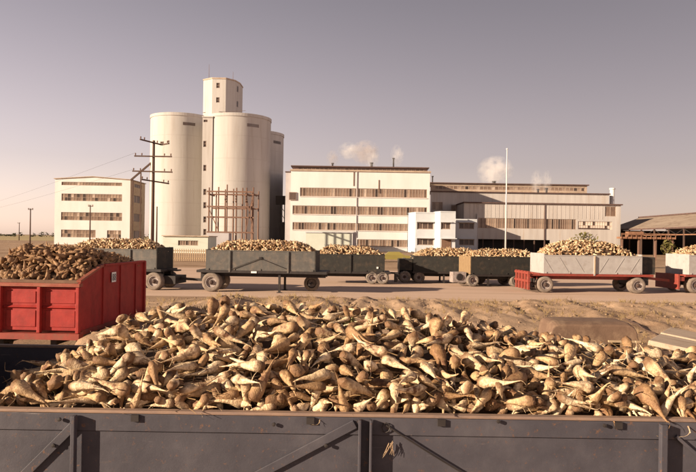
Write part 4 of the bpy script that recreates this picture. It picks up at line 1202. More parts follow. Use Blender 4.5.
 (8, 0, 108, 3266, 4867, 1929, 427, 520, 93, -734),
 (9, 0, 81, 3370, 5103, 1873, 595, 129, -792, -29),
 (9, 0, 101, 3403, 5179, 1876, -332, 522, 464, -634),
 (15, 0, 73, 3335, 5520, 1817, 607, -20, 628, -487),
 (10, 0, 98, 3346, 5595, 1848, 474, 78, -815, -323),
 (8, 0, 93, 3299, 5824, 1881, 485, 463, 407, 620),
 (4, 0, 82, 3345, 5961, 1837, 301, 496, 591, 561),
 (4, 0, 120, 3319, 6068, 1851, 731, 505, 374, 265),
 (8, 0, 117, 3282, 6370, 1953, 657, 331, 459, -497),
 (10, 0, 104, 3300, 6537, 1969, -247, 248, -456, 818),
 (9, 0, 112, 3522, 4308, 1950, 397, -695, -418, 429),
 (2, 0, 98, 3481, 4791, 1922, 378, 301, -181, 857),
 (11, 0, 121, 3601, 4909, 1930, 702, 523, 460, -149),
 (13, 0, 83, 3558, 5133, 1822, 391, 709, 165, 562),
 (14, 0, 123, 3570, 5276, 1850, 534, -122, 664, 509),
 (4, 0, 91, 3432, 5457, 1828, 233, 357, -639, 641),
 (1, 0, 74, 3480, 5600, 1844, 428, 497, -464, -595),
 (6, 0, 69, 3524, 5757, 1846, 669, 503, -436, -331),
 (8, 0, 122, 3581, 5983, 1841, 181, 751, 227, 593),
 (10, 0, 127, 3522, 6145, 1921, 558, 202, -727, -345),
 (0, 0, 122, 3624, 6289, 1848, 327, 301, 575, 687),
 (7, 0, 95, 3469, 6524, 1882, 632, 85, 240, 732),
 (5, 0, 92, 3847, 4780, 1847, 153, 308, 717, 606),
 (8, 0, 98, 3741, 4978, 1845, -798, -203, -462, 331),
 (7, 0, 128, 3763, 5098, 1818, 412, 468, 647, 438),
 (0, 0, 72, 3757, 5313, 1793, 692, -65, 72, -716),
 (1, 0, 105, 3833, 5420, 1795, -206, -158, 662, -703),
 (11, 0, 72, 3872, 5666, 1762, -37, 13, 719, 694),
 (15, 0, 109, 3765, 5702, 1788, 436, -625, 3, -648),
 (5, 0, 125, 3771, 5779, 1864, 725, 225, 477, 442),
 (13, 0, 89, 3684, 6205, 1851, -545, 252, -655, 460),
 (3, 0, 127, 3826, 6311, 1874, 296, -134, 171, 930),
 (12, 0, 81, 3704, 6494, 1876, 535, -38, 334, -775),
 (11, 0, 93, -3194, 4970, 1535, 607, -513, -573, 199),
 (14, 0, 80, -3000, 4541, 1569, 252, 547, 421, -678),
 (14, 0, 128, -3075, 4795, 1578, 793, 339, -461, 209),
 (13, 0, 80, -2982, 4824, 1632, 334, -568, 221, 719),
 (2, 0, 119, -3139, 5459, 1542, 202, -598, 215, 746),
 (15, 0, 128, -3148, 5875, 1566, 156, 268, 754, 579),
 (3, 0, 124, -3169, 6054, 1576, 632, 379, -515, 438),
 (3, 0, 91, -2928, 6322, 1576, 578, 289, 667, 370),
 (15, 0, 91, -3134, 6331, 1552, 881, -467, -48, -53),
 (5, 0, 94, -2791, 4851, 1648, 619, 65, 748, 232),
 (1, 0, 82, -2893, 4873, 1585, -617, -493, 128, 600),
 (7, 0, 101, -2916, 5105, 1634, -133, 859, -488, 78),
 (14, 0, 95, -2962, 5211, 1595, 264, -352, 439, -784),
 (12, 0, 97, -3037, 5559, 1575, 198, 115, -598, -768),
 (10, 0, 83, -2951, 5612, 1574, 258, 655, 25, -710),
 (4, 0, 91, -2882, 5854, 1535, 586, -667, 460, 5),
 (9, 0, 112, -2969, 5869, 1594, 80, -800, 90, 587),
 (14, 0, 90, -2907, 6388, 1611, 918, -316, -231, 70),
 (10, 0, 69, -2839, 6573, 1696, 477, 556, 322, 600),
 (15, 0, 76, -2746, 4393, 1726, -367, -128, -541, -746),
 (4, 0, 101, -2620, 4596, 1718, 757, 253, 412, 440),
 (7, 0, 100, -2695, 4664, 1724, 153, 403, 694, 577),
 (15, 0, 94, -2461, 4886, 1817, 469, 378, 414, 683),
 (9, 0, 89, -3065, 5151, 1597, 521, -336, -566, -543),
 (11, 0, 112, -2853, 5271, 1660, 41, -549, 154, 821),
 (6, 0, 118, -2892, 5417, 1663, 612, 340, -352, 622),
 (5, 0, 93, -2880, 5512, 1644, 721, 365, 39, -588),
 (12, 0, 76, -2909, 5657, 1610, 500, -347, -78, -790),
 (11, 0, 90, -2776, 6166, 1693, 703, -259, 662, 21),
 (14, 0, 79, -2623, 6309, 1724, 109, 631, -93, 762),
 (3, 0, 75, -2700, 6403, 1700, 555, -635, 537, -9),
 (6, 0, 124, -2445, 4176, 2070, 339, -397, -671, 527),
 (15, 0, 89, -2456, 4594, 1821, 620, 643, 371, -254),
 (2, 0, 91, -2400, 4802, 1874, 509, 476, -78, 713),
 (4, 0, 109, -2750, 5314, 1710, 386, 53, 631, -672),
 (10, 0, 80, -2576, 5378, 1750, 802, -27, 591, -88),
 (8, 0, 75, -2585, 5754, 1776, 550, 770, 149, -286),
 (13, 0, 101, -2717, 5848, 1701, 542, -210, -114, -806),
 (6, 0, 113, -2721, 6280, 1750, 637, -124, -236, -723),
 (15, 0, 99, -2578, 6134, 1821, 497, 392, 621, -461),
 (13, 0, 99, -2416, 6439, 1877, 727, 611, -117, -291),
 (13, 0, 73, -2455, 4470, 1798, 139, -33, -432, -890),
 (3, 0, 69, -2205, 4628, 1939, 803, 223, 326, 446),
 (0, 0, 102, -2242, 4559, 1956, -105, -482, -269, -827),
 (4, 1, 107, -2381, 4906, 1941, 558, -430, 78, 706),
 (6, 0, 127, -2612, 5024, 1769, 482, 299, 574, 591),
 (15, 0, 96, -2612, 5223, 1776, 942, -133, 134, -279),
 (7, 0, 115, -2718, 5489, 1738, 137, -568, -41, -810),
 (0, 0, 104, -2686, 5568, 1716, 884, -6, 370, 285),
 (1, 0, 77, -2141, 5634, 2076, 320, 82, 28, 944),
 (9, 0, 115, -2801, 5950, 1755, 610, -529, -283, 517),
 (0, 0, 107, -2407, 6377, 1955, 520, -150, 561, 627),
 (12, 0, 90, -2278, 6498, 1896, 711, 586, 214, 325),
 (9, 1, 109, -2037, 4302, 2009, 784, -289, -406, 370),
 (2, 1, 120, -1878, 4357, 2038, 610, 74, 525, -589),
 (9, 0, 100, -2139, 4841, 2052, 612, -674, -412, -20),
 (4, 0, 70, -2086, 4928, 2025, 861, 80, 501, 41),
 (6, 0, 98, -2004, 5020, 2102, 335, -692, 232, 595),
 (1, 0, 69, -1918, 5193, 2117, -523, -65, 477, -704),
 (3, 0, 102, -2600, 5431, 1832, 621, 668, -73, -404),
 (3, 0, 112, -2254, 5431, 1999, 850, 503, -72, -138),
 (13, 0, 86, -2046, 5971, 2095, 519, -608, 207, -564),
 (1, 0, 96, -2058, 6126, 2071, 792, 276, -196, 508),
 (14, 0, 103, -1832, 6236, 2101, 18, 189, 746, 638),
 (3, 0, 67, -1953, 6314, 2011, 849, 472, 139, 190),
 (2, 0, 97, -1852, 6550, 2028, 698, 70, -118, -703),
 (8, 1, 99, -1666, 4287, 2049, 331, 507, -543, -581),
 (13, 1, 107, -1821, 4547, 2073, 306, -544, -606, 493),
 (10, 1, 118, -1806, 4641, 2101, 594, 477, -304, -572),
 (5, 0, 74, -1736, 4833, 2141, 182, 232, 636, 713),
 (9, 0, 88, -1777, 4887, 2183, 651, -711, -251, 88),
 (2, 1, 92, -1821, 5094, 2191, 670, 703, 163, -173),
 (9, 1, 109, -1796, 5397, 2334, 720, 622, 14, 308),
 (14, 0, 89, -1865, 5657, 2257, 688, -84, 634, 342),
 (14, 0, 87, -1736, 5770, 2324, 602, 718, 135, 321),
 (11, 0, 68, -1736, 6059, 2201, 245, 452, 13, 858),
 (12, 0, 82, -1657, 6492, 2061, 355, 701, -579, 216),
 (1, 0, 105, -1750, 6574, 2062, -733, -381, 228, 515),
 (7, 0, 79, -1710, 6542, 1972, 639, 729, 89, -230),
 (8, 1, 120, -1474, 4330, 2026, 596, -87, 720, -345),
 (8, 1, 96, -1501, 4452, 2063, -860, 343, -346, -152),
 (10, 1, 101, -1638, 4633, 2135, 292, -510, -347, 731),
 (9, 1, 95, -1668, 4824, 2179, -581, -366, -337, 645),
 (8, 1, 96, -1497, 5027, 2213, -485, 351, 214, -772),
 (3, 1, 104, -1437, 5095, 2231, 512, -96, 436, 734),
 (15, 1, 103, -1666, 5082, 2263, 777, 166, -343, 501),
 (1, 1, 98, -1709, 5430, 2303, 633, 715, 264, 138),
 (5, 1, 125, -1496, 5754, 2362, -641, 443, -284, 559),
 (9, 0, 99, -1434, 6226, 2193, 239, 45, 551, -798),
 (13, 0, 94, -1612, 6214, 2142, 526, 726, 335, 290),
 (14, 0, 100, -1581, 6453, 2058, 669, 588, -405, 207),
 (15, 0, 110, -1484, 6590, 2043, 179, 735, -349, -554),
 (5, 1, 81, -1321, 4282, 1976, 190, -331, -924, -28),
 (9, 1, 104, -1240, 4376, 2106, 767, -122, -334, -534),
 (0, 1, 103, -1308, 4559, 2086, 916, -313, 244, 60),
 (6, 1, 102, -1413, 4686, 2146, -714, 103, 612, -324),
 (9, 0, 75, -1398, 5010, 2190, -133, -155, -636, -744),
 (8, 1, 126, -1247, 5214, 2306, 579, -330, -700, -255),
 (13, 0, 76, -1405, 5262, 2264, 657, -659, 189, -312),
 (10, 1, 91, -1533, 5594, 2354, -911, 251, 276, 173),
 (9, 0, 84, -1459, 6012, 2278, 365, 217, 245, 872),
 (15, 0, 114, -1455, 6150, 2252, 212, -369, 390, -817),
 (5, 0, 82, -1258, 6219, 2169, 777, 538, -265, 190),
 (15, 0, 95, -1340, 6655, 2025, 672, 705, -227, -20),
 (5, 1, 103, -1093, 4311, 2078, 31, -24, 760, -649),
 (11, 0, 100, -1204, 4541, 2051, 862, 358, 220, 283),
 (1, 1, 126, -1101, 4691, 2185, 544, 57, 628, 554),
 (7, 0, 99, -1199, 4920, 2193, 893, -427, -140, 37),
 (6, 1, 84, -1257, 4932, 2230, -632, -546, -474, -278),
 (6, 0, 67, -1125, 5215, 2261, 14, -214, 712, 668),
 (2, 0, 70, -1174, 5235, 2307, 727, 396, 545, -135),
 (7, 0, 82, -1133, 5498, 2341, 736, -248, 462, 428),
 (7, 0, 81, -978, 5908, 2364, 789, 248, -536, -169),
 (2, 0, 119, -1149, 6107, 2315, 504, 25, 661, 556),
 (10, 0, 95, -988, 6699, 2010, 801, 378, 238, -399),
 (5, 0, 82, -1184, 6723, 1998, 605, 489, -604, 176),
 (7, 1, 106, -972, 4312, 2042, 344, 782, -157, -496),
 (11, 1, 106, -1075, 4527, 2131, 651, -710, 184, -196),
 (5, 1, 76, -821, 4692, 2158, 173, -486, -600, -612),
 (2, 1, 98, -986, 4913, 2240, 780, -189, -493, -337),
 (0, 1, 113, -868, 4911, 2286, 454, -510, -199, 703),
 (6, 1, 107, -910, 5237, 2338, 66, 311, 491, 811),
 (3, 0, 85, -831, 5597, 2418, 381, -357, 472, 710),
 (10, 0, 98, -917, 5674, 2424, 540, -729, 284, 309),
 (12, 0, 95, -817, 6242, 2200, -636, -72, -57, 766),
 (4, 0, 85, -867, 6270, 2169, 672, 658, -73, -331),
 (4, 0, 128, -973, 6566, 2054, 144, 1, 777, -613),
 (10, 0, 96, -884, 6574, 2036, 358, 371, 656, -552),
 (4, 0, 103, -1050, 6646, 2017, 741, -640, -18, 201),
 (2, 1, 106, -632, 4338, 1994, -610, 73, 11, -789),
 (1, 1, 102, -655, 4289, 2098, 527, -697, -138, 466),
 (2, 1, 119, -644, 4518, 2145, 366, 665, 242, 604),
 (6, 1, 92, -582, 4692, 2167, 811, -563, -142, -72),
 (12, 0, 73, -615, 4801, 2195, 804, -166, -368, 437),
 (1, 1, 126, -770, 5102, 2301, -426, -151, -438, -777),
 (7, 0, 118, -750, 5209, 2327, -308, -81, -527, -788),
 (1, 1, 91, -731, 5512, 2409, 730, -565, -334, 188),
 (12, 0, 95, -803, 5797, 2406, 5, 176, 708, 684),
 (12, 0, 98, -660, 6502, 2135, 554, 90, -779, 280),
 (1, 0, 101, -764, 6411, 2102, 638, 671, 303, -225),
 (14, 0, 92, -745, 6547, 1974, 609, 372, -681, -164),
 (6, 1, 94, -521, 4293, 1927, 554, -559, 366, -496),
 (9, 1, 112, -462, 4470, 2085, 678, 600, -153, -397),
 (6, 1, 107, -469, 4644, 2145, 566, 647, -331, -390),
 (10, 1, 104, -368, 4630, 2190, 599, -474, -359, -536),
 (14, 1, 123, -473, 4800, 2236, 473, -600, -209, -611),
 (11, 1, 120, -483, 5164, 2313, 366, 587, 211, 690),
 (13, 1, 93, -547, 5271, 2356, 363, 589, -478, -541),
 (6, 1, 101, -451, 5529, 2425, 69, 136, -542, -826),
 (15, 0, 91, -509, 6001, 2311, 693, -284, 466, -471),
 (4, 0, 89, -625, 6201, 2184, 417, 377, 406, -721),
 (1, 0, 127, -452, 6444, 2164, 848, -347, -345, -203),
 (15, 1, 95, -372, 4390, 2089, 813, -501, -97, 282),
 (7, 0, 85, -321, 4469, 2042, -740, -61, -305, -597),
 (1, 1, 126, -311, 4421, 2144, 710, 703, 9, -46),
 (4, 0, 102, -266, 4764, 2193, 695, 681, -225, -43),
 (3, 1, 110, -322, 4908, 2231, 492, 221, 168, 825),
 (14, 1, 94, -404, 5024, 2259, 527, -231, 657, 487),
 (4, 1, 111, -396, 5322, 2361, 727, 10, -674, -129),
 (0, 0, 68, -386, 5732, 2416, 770, -441, -59, -457),
 (15, 0, 76, -257, 5750, 2398, 321, 35, 554, -767),
 (2, 0, 109, -207, 6281, 2254, 671, 545, -318, 388),
 (6, 0, 80, -332, 6383, 2142, -690, 317, -646, -78),
 (10, 0, 115, -301, 6743, 2037, 687, 710, 2, 156),
 (4, 1, 100, -16, 4283, 1975, 136, -744, 654, -7),
 (8, 0, 70, -61, 4483, 2048, 24, 486, 461, -742),
 (14, 1, 102, 10, 4624, 2095, 307, 18, -691, -654),
 (8, 1, 107, -173, 4865, 2199, -43, 146, 537, 830),
 (13, 1, 87, -162, 4725, 2171, 577, -72, 666, 467),
 (4, 1, 121, -133, 5147, 2276, 358, 552, -220, -720),
 (10, 0, 75, -30, 5320, 2311, 235, -434, 592, 637),
 (5, 1, 81, 8, 5484, 2386, -901, 36, 172, -396),
 (10, 0, 99, -201, 6118, 2272, 483, 59, 788, -377),
 (4, 0, 97, -82, 6093, 2253, 816, 519, 43, -249),
 (6, 0, 122, -105, 6370, 2166, 390, 600, 558, -420),
 (11, 0, 121, -58, 6610, 2100, 681, -382, 395, 484),
 (5, 1, 125, 64, 4282, 2064, 512, 520, -107, -675),
 (8, 1, 107, 98, 4458, 2097, 667, 592, -205, 403),
 (1, 1, 126, 160, 4607, 2142, 192, -290, -729, -589),
 (14, 1, 99, -1, 4851, 2219, 623, 279, 604, 410),
 (8, 1, 120, 199, 4818, 2218, 140, -668, 432, -589),
 (5, 0, 81, 13, 5135, 2245, 545, 81, 772, 317),
 (0, 1, 96, 123, 5249, 2316, 449, 395, -720, -352),
 (8, 1, 81, 47, 5551, 2385, 24, -504, -147, -851),
 (8, 0, 97, 195, 5795, 2394, 583, 538, -404, 456),
 (6, 0, 94, -23, 6357, 2177, -752, -499, -156, 401),
 (6, 0, 96, 104, 6527, 2069, 662, 311, 346, -588),
 (6, 0, 73, 179, 6545, 1956, 71, -272, 417, 865),
 (7, 1, 126, 312, 4236, 2062, 203, -94, 651, 725),
 (9, 0, 102, 377, 4474, 2035, 613, 436, 634, -179),
 (10, 0, 80, 262, 4688, 2084, 729, 93, -677, 42),
 (12, 1, 103, 320, 4702, 2151, 177, 400, -428, -791),
 (13, 1, 104, 377, 4963, 2198, -102, -388, -532, -745),
 (15, 1, 91, 353, 5168, 2345, -402, 106, 613, -672),
 (10, 1, 111, 224, 5369, 2358, 787, -134, 549, -248),
 (11, 0, 69, 263, 5643, 2365, 264, -229, -691, 633),
 (7, 0, 68, 340, 5773, 2366, 660, -82, -376, 645),
 (4, 0, 86, 142, 6173, 2190, 637, -202, 189, -719),
 (10, 0, 108, 303, 6288, 2187, 748, 543, 59, 378),
 (2, 0, 94, 46, 6472, 2052, 123, 75, -714, 686),
 (6, 0, 67, 161, 6616, 1989, 769, 639, 23, -22),
 (2, 1, 101, 400, 4338, 2117, -130, -201, -682, -691),
 (12, 1, 80, 521, 4372, 2090, 679, -335, -373, 536),
 (12, 1, 100, 560, 4590, 2126, 759, -588, -45, 277),
 (7, 1, 104, 463, 4721, 2162, 236, 509, -515, -648),
 (7, 1, 92, 582, 5031, 2255, -412, 329, -469, 708),
 (0, 0, 67, 549, 5154, 2251, 728, 309, -611, -26),
 (9, 0, 106, 664, 5411, 2326, 594, 290, 444, 605),
 (5, 0, 70, 472, 5632, 2351, 560, -239, 515, 603),
 (11, 0, 96, 386, 5667, 2384, 719, -678, 81, 127),
 (1, 0, 126, 404, 6130, 2238, 569, 640, 45, -515),
 (8, 0, 80, 526, 6202, 2180, 505, 452, -497, 542),
 (5, 0, 99, 363, 6720, 2043, -108, -350, -699, -614),
 (1, 1, 107, 755, 4281, 2072, 535, 483, -351, 598),
 (3, 1, 115, 943, 4385, 2087, 576, -674, -316, 338),
 (11, 0, 72, 650, 4437, 2066, 286, -433, 561, 644),
 (0, 1, 94, 967, 4816, 2161, 420, -689, 182, 562),
 (0, 1, 103, 722, 5057, 2262, 682, -150, 644, 313),
 (6, 0, 95, 787, 5184, 2282, 541, 96, 617, 563),
 (6, 0, 94, 755, 5402, 2312, -84, 568, -709, -409),
 (7, 0, 83, 872, 5595, 2314, 548, 313, 551, -547),
 (2, 0, 80, 809, 5873, 2317, 788, 404, -253, -389),
 (8, 0, 121, 1122, 6247, 2194, 82, 83, 596, -795),
 (2, 0, 99, 601, 6510, 2130, 813, -127, 62, -565),
 (4, 0, 93, 635, 6316, 2102, 741, 597, 218, 217),
 (15, 0, 85, 763, 6711, 2009, 730, 544, 306, -279),
 (4, 1, 71, 843, 4349, 2031, 682, -383, 378, 495),
 (7, 1, 117, 957, 4566, 2079, 691, 12, -305, 656),
 (10, 0, 97, 1028, 4736, 2094, 672, -704, 76, -216),
 (11, 1, 112, 1038, 4840, 2139, -629, 183, -510, -557),
 (15, 1, 100, 829, 4916, 2173, 284, -638, -14, 715),
 (7, 1, 104, 947, 5235, 2282, -59, 44, 606, 792),
 (10, 1, 95, 1173, 5316, 2254, 796, -472, 327, 191),
 (3, 1, 114, 970, 5565, 2373, 640, -348, 525, 441),
 (10, 0, 74, 1120, 6106, 2195, 867, 335, -360, 80),
 (2, 0, 110, 999, 6359, 2137, 840, 258, 363, -310),
 (3, 0, 118, 1066, 6496, 2110, -204, -28, 649, -732),
 (1, 0, 99, 804, 6530, 2100, 107, -359, -726, 577),
 (3, 0, 118, 965, 6694, 2012, 828, 30, 459, -321),
 (15, 1, 71, 972, 4270, 2064, -808, -344, -35, 476),
 (7, 1, 123, 1106, 4460, 2096, 311, 320, 591, 672),
 (12, 1, 106, 1166, 4654, 2087, -307, -348, 49, 884),
 (12, 0, 87, 1096, 4806, 2112, 463, -359, -441, -680),
 (14, 1, 100, 1117, 5061, 2178, 106, 718, -28, -687),
 (2, 1, 118, 1308, 5093, 2186, 91, 302, -756, -573),
 (2, 0, 69, 1256, 5267, 2233, 506, -435, 445, 598),
 (13, 0, 77, 1124, 5554, 2279, 689, -445, -253, 512),
 (2, 0, 93, 1290, 6099, 2228, 45, 403, 496, -768),
 (3, 0, 96, 1183, 6014, 2201, -46, -378, -634, 674),
 (15, 0, 104, 1224, 6248, 2109, 389, 705, -23, -592),
 (13, 0, 97, 1116, 6387, 2053, 148, 628, 458, 611),
 (9, 0, 126, 1132, 6724, 2015, 266, 24, -598, -756),
 (15, 0, 72, 1339, 4419, 1977, 852, -374, 257, 259),
 (13, 1, 110, 1354, 4484, 2024, 556, 67, -110, 821),
 (12, 1, 112, 1535, 4430, 2066, 492, -618, 466, -399),
 (4, 1, 112, 1265, 4897, 2119, 554, -502, 617, -246),
 (2, 1, 123, 1621, 4647, 2108, -435, 453, -565, -536),
 (13, 0, 80, 1466, 5162, 2151, 358, 861, -360, -8),
 (5, 1, 98, 1464, 5352, 2196, 590, -565, -494, -298),
 (4, 1, 101, 1422, 5598, 2224, -799, 362, -472, 86),
 (13, 0, 76, 1353, 5964, 2187, -334, -171, -745, 551),
 (1, 0, 105, 1365, 6123, 2156, -711, 223, -362, 560),
 (14, 0, 79, 1377, 6270, 2109, 487, -505, 433, 567),
 (0, 0, 114, 1260, 6567, 2065, 706, -655, 217, 158),
 (5, 0, 99, 1310, 6728, 2022, 426, -196, 265, 843),
 (10, 1, 97, 1429, 4294, 1994, 268, -559, -147, 771),
 (1, 1, 96, 1463, 4455, 2019, 408, 514, 532, 535),
 (9, 0, 75, 1576, 4497, 2010, 464, 783, 118, 397),
 (8, 1, 100, 1486, 4977, 2134, 638, 643, 416, 83),
 (13, 1, 99, 1518, 5088, 2142, 457, 444, 564, 526),
 (7, 1, 91, 1623, 5209, 2179, 97, 531, -314, -781),
 (11, 0, 97, 1561, 5340, 2174, -235, 74, -590, 769),
 (4, 0, 76, 1541, 5538, 2165, 513, -715, -327, 345),
 (15, 0, 86, 1686, 5567, 2193, 444, -55, 695, 563),
 (8, 0, 99, 1687, 6190, 2118, -39, -205, 332, -920),
 (13, 0, 120, 1463, 6262, 2097, 226, 211, -784, 539),
 (13, 0, 101, 1496, 6374, 2063, 373, 591, -51, -713),
 (3, 0, 124, 1642, 6434, 2017, 597, 688, 346, 226),
 (0, 1, 127, 1593, 4361, 1991, 433, -896, -40, 90),
 (4, 0, 79, 1780, 4485, 1963, 66, 166, -428, 886),
 (11, 0, 76, 1707, 4619, 1990, 904, 236, 329, 135),
 (15, 1, 90, 1643, 4902, 2130, 470, 224, 648, 556),
 (3, 1, 126, 1674, 5074, 2168, 811, -364, 370, 270),
 (6, 1, 101, 1835, 5192, 2098, 787, -577, -121, 183),
 (4, 0, 108, 1746, 5333, 2133, 531, 427, 175, 710),
 (10, 1, 96, 1739, 5530, 2167, -526, -11, -550, 649),
 (5, 0, 82, 1739, 5892, 2193, 337, 136, -604, 709),
 (4, 0, 70, 1734, 5921, 2119, -147, 425, 117, -885),
 (15, 0, 71, 1758, 6191, 2068, 859, 443, 257, -11),
 (12, 0, 90, 1719, 6300, 2074, 478, -621, 25, 621),
 (13, 0, 128, 1867, 6537, 2000, 527, 766, -289, 226),
 (8, 0, 96, 1800, 4410, 1991, 251, -627, -157, 720),
 (8, 0, 111, 1865, 4528, 2005, 159, 561, -503, -638),
 (1, 0, 74, 1846, 4664, 2012, 250, 639, 337, -645),
 (10, 1, 124, 1958, 4809, 2092, -705, -228, 602, 299),
 (4, 1, 118, 1893, 5090, 2103, 462, -423, 10, -779),
 (1, 0, 94, 2006, 5170, 2090, 194, 113, -813, -537),
 (2, 1, 104, 2129, 5450, 2120, 870, 409, -266, -69),
 (3, 0, 89, 2097, 5593, 2091, -273, -507, -182, -797),
 (9, 1, 122, 1992, 5538, 2157, 265, -407, 680, -550),
 (15, 0, 105, 1839, 5870, 2130, -533, -409, -266, 691),
 (14, 0, 120, 1841, 6113, 2076, 464, 286, 686, 482),
 (3, 0, 107, 1924, 6309, 2056, 571, -14, -16, -820),
 (8, 0, 118, 2032, 6450, 2052, 753, 561, 340, -52),
 (4, 1, 101, 2040, 4479, 2025, 299, 453, 563, 623),
 (14, 0, 99, 2089, 4612, 2016, 762, 486, 390, 175),
 (5, 1, 92, 2166, 4658, 2026, 437, -62, -351, 826),
 (5, 1, 124, 2275, 4934, 2071, 400, -396, 77, 823),
 (15, 0, 73, 2226, 5107, 1997, 661, -618, -359, 229),
 (1, 1, 99, 2190, 5264, 2089, 468, 809, 174, -309),
 (7, 1, 106, 2230, 5433, 2101, 639, 110, 463, 604),
 (2, 0, 87, 2256, 5641, 2063, -883, 257, -209, 332),
 (3, 0, 93, 2286, 5727, 2052, 721, 140, 352, 581),
 (8, 0, 102, 2101, 5947, 2110, 367, -5, 436, 822),
 (13, 0, 89, 2281, 6223, 2018, 346, 921, 101, -146),
 (5, 0, 94, 2067, 6299, 2042, 516, 203, 693, 461),
 (15, 0, 107, 2056, 6628, 2003, 698, 359, 66, -616),
 (3, 0, 118, 2285, 4349, 1973, 763, 616, 177, 89),
 (3, 0, 94, 2313, 4451, 1954, 473, -21, 794, -383),
 (13, 0, 80, 2355, 4744, 1954, 912, 122, 384, -76),
 (7, 0, 94, 2297, 4888, 2000, 707, 538, 389, 245),
 (2, 1, 91, 2397, 5031, 2040, 470, 33, 777, -417),
 (11, 1, 122, 2249, 5152, 2073, 375, -362, -519, -678),
 (4, 0, 122, 2291, 5408, 2041, 316, 37, -790, -524),
 (15, 0, 90, 2428, 5735, 2027, 663, 488, 353, 444),
 (0, 0, 105, 2399, 5849, 2044, 499, 755, 322, 278),
 (0, 0, 94, 2418, 5960, 2004, 382, 439, 722, -375),
 (0, 0, 71, 2349, 6188, 1995, 811, -550, 200, -2),
 (14, 0, 103, 2199, 6520, 1989, 388, -887, -214, -129),
 (7, 0, 74, 2352, 6538, 1928, -336, 382, -352, -786),
 (4, 0, 89, 2565, 4364, 1957, 675, 398, 184, -593),
 (11, 0, 111, 2511, 4534, 1985, -59, 803, -417, -422),
 (3, 0, 98, 2542, 4780, 1976, 642, -648, 399, 90),
 (5, 0, 86, 2512, 4878, 1987, -599, 253, -464, 601),
 (15, 0, 91, 2666, 5015, 1976, -98, -471, -625, 615),
 (5, 0, 126, 2542, 5215, 2003, 490, 564, -434, -503),
 (3, 0, 105, 2479, 5505, 2039, 300, 935, 156, 105),
 (8, 1, 101, 2604, 5600, 2009, 275, 284, 491, 776),
 (5, 0, 114, 2538, 5826, 1998, 5, -583, 418, 696),
 (11, 1, 126, 2653, 5895, 2041, -685, 309, -641, 153),
 (15, 0, 103, 2578, 6189, 2006, 829, 326, -445, -90),
 (0, 1, 112, 2635, 6322, 2031, 335, -151, 163, 915),
 (0, 0, 86, 2483, 6476, 1992, 221, 228, -294, -902),
 (1, 0, 124, 2669, 4321, 2016, -255, -172, 296, 904),
 (1, 0, 122, 2654, 4534, 1998, 316, -678, 211, 629),
 (3, 0, 97, 2659, 4784, 1963, 864, 200, -440, 138),
 (0, 0, 90, 2841, 4950, 1985, -227, 43, -476, -848),
 (11, 0, 81, 2753, 5226, 1907, -381, -160, 462, 785),
 (4, 0, 98, 2808, 5381, 1962, -933, 299, 49, 195),
 (0, 0, 102, 2664, 5531, 1937, 215, 765, -211, -569),
 (7, 0, 76, 2748, 5616, 1905, 3, 456, -645, -613),
 (10, 0, 91, 2821, 5812, 1952, 120, 429, -87, -891),
 (9, 0, 95, 2683, 5639, 1964, 900, -398, -174, -30),
 (1, 0, 114, 2798, 6213, 1984, 891, -274, -358, -49),
 (13, 0, 107, 2680, 6400, 1951, 303, 393, -449, 743),
 (2, 0, 75, 2598, 6535, 1932, -959, -267, 79, -50),
 (4, 0, 85, 2833, 4346, 1931, 442, 815, -219, -304),
 (3, 0, 71, 3088, 4461, 1885, 749, -546, -232, -295),
 (15, 0, 115, 2934, 4707, 2006, 255, 580, -355, -687),
 (0, 0, 101, 2970, 4855, 1942, 355, 726, 51, -587),
 (5, 0, 110, 2873, 5087, 1932, -444, -283, -166, 834),
 (7, 0, 114, 3022, 5306, 1917, 80, 542, 470, -692),
 (12, 0, 99, 2952, 5377, 1910, 42, -792, 215, -569),
 (5, 0, 91, 2895, 5567, 1909, -526, 71, -301, 792),
 (4, 0, 106, 2913, 5726, 1882, 810, -506, 12, 295),
 (8, 0, 79, 2870, 5969, 1913, 126, 697, -362, 606),
 (4, 0, 91, 2936, 6067, 1912, 492, -288, -88, 817),
 (6, 0, 94, 2930, 6254, 1941, 601, 792, -90, 59),
 (15, 0, 103, 2783, 6501, 1949, 403, 839, 211, -298),
 (3, 0, 111, 3245, 4440, 1965, 910, 21, -288, -298),
 (15, 0, 112, 3162, 4564, 2001, 302, 713, -305, -554),
 (0, 0, 91, 3189, 4748, 1900, 601, 193, 204, 748),
 (12, 0, 107, 3157, 4904, 1960, 822, 477, -203, -236),
 (3, 0, 93, 3178, 5046, 1881, 4, -496, 831, -253),
 (10, 0, 100, 3199, 5353, 1900, 33, -625, -443, 642),
 (8, 0, 90, 3260, 5483, 1905, 448, 863, -150, -181),
 (0, 0, 106, 3188, 5594, 1914, 423, 122, -798, -412),
 (0, 0, 98, 3071, 5693, 1882, 48, 582, -369, 723),
 (7, 0, 89, 3124, 5797, 1880, 488, 316, -503, -640),
 (0, 0, 96, 3067, 6187, 1946, 468, 239, 715, 461),
 (8, 1, 101, 3040, 6270, 1952, 787, 100, 452, 409),
 (6, 0, 75, 3073, 6541, 1913, 483, -452, 97, 744),
 (8, 0, 89, 3362, 4430, 1919, 458, -599, -427, 499),
 (8, 0, 77, 3376, 4535, 1900, -704, -446, -277, 478),
 (4, 0, 126, 3239, 4650, 1917, 356, 574, 529, -514),
 (3, 0, 104, 3467, 4979, 1930, 560, -121, -782, -244),
 (10, 0, 83, 3275, 5048, 1858, 396, 16, 768, -504),
 (0, 0, 96, 3302, 5297, 1882, 139, 477, 84, -864),
 (15, 0, 85, 3401, 5476, 1903, -114, -71, 195, -972),
 (13, 0, 101, 3475, 5680, 1850, 873, -150, -407, 224),
 (7, 0, 105, 3327, 5786, 1945, 329, 401, -348, -781),
 (10, 0, 99, 3212, 5909, 1906, 721, -502, 466, -107),
 (15, 0, 94, 3412, 6114, 1943, 696, -601, -296, -257),
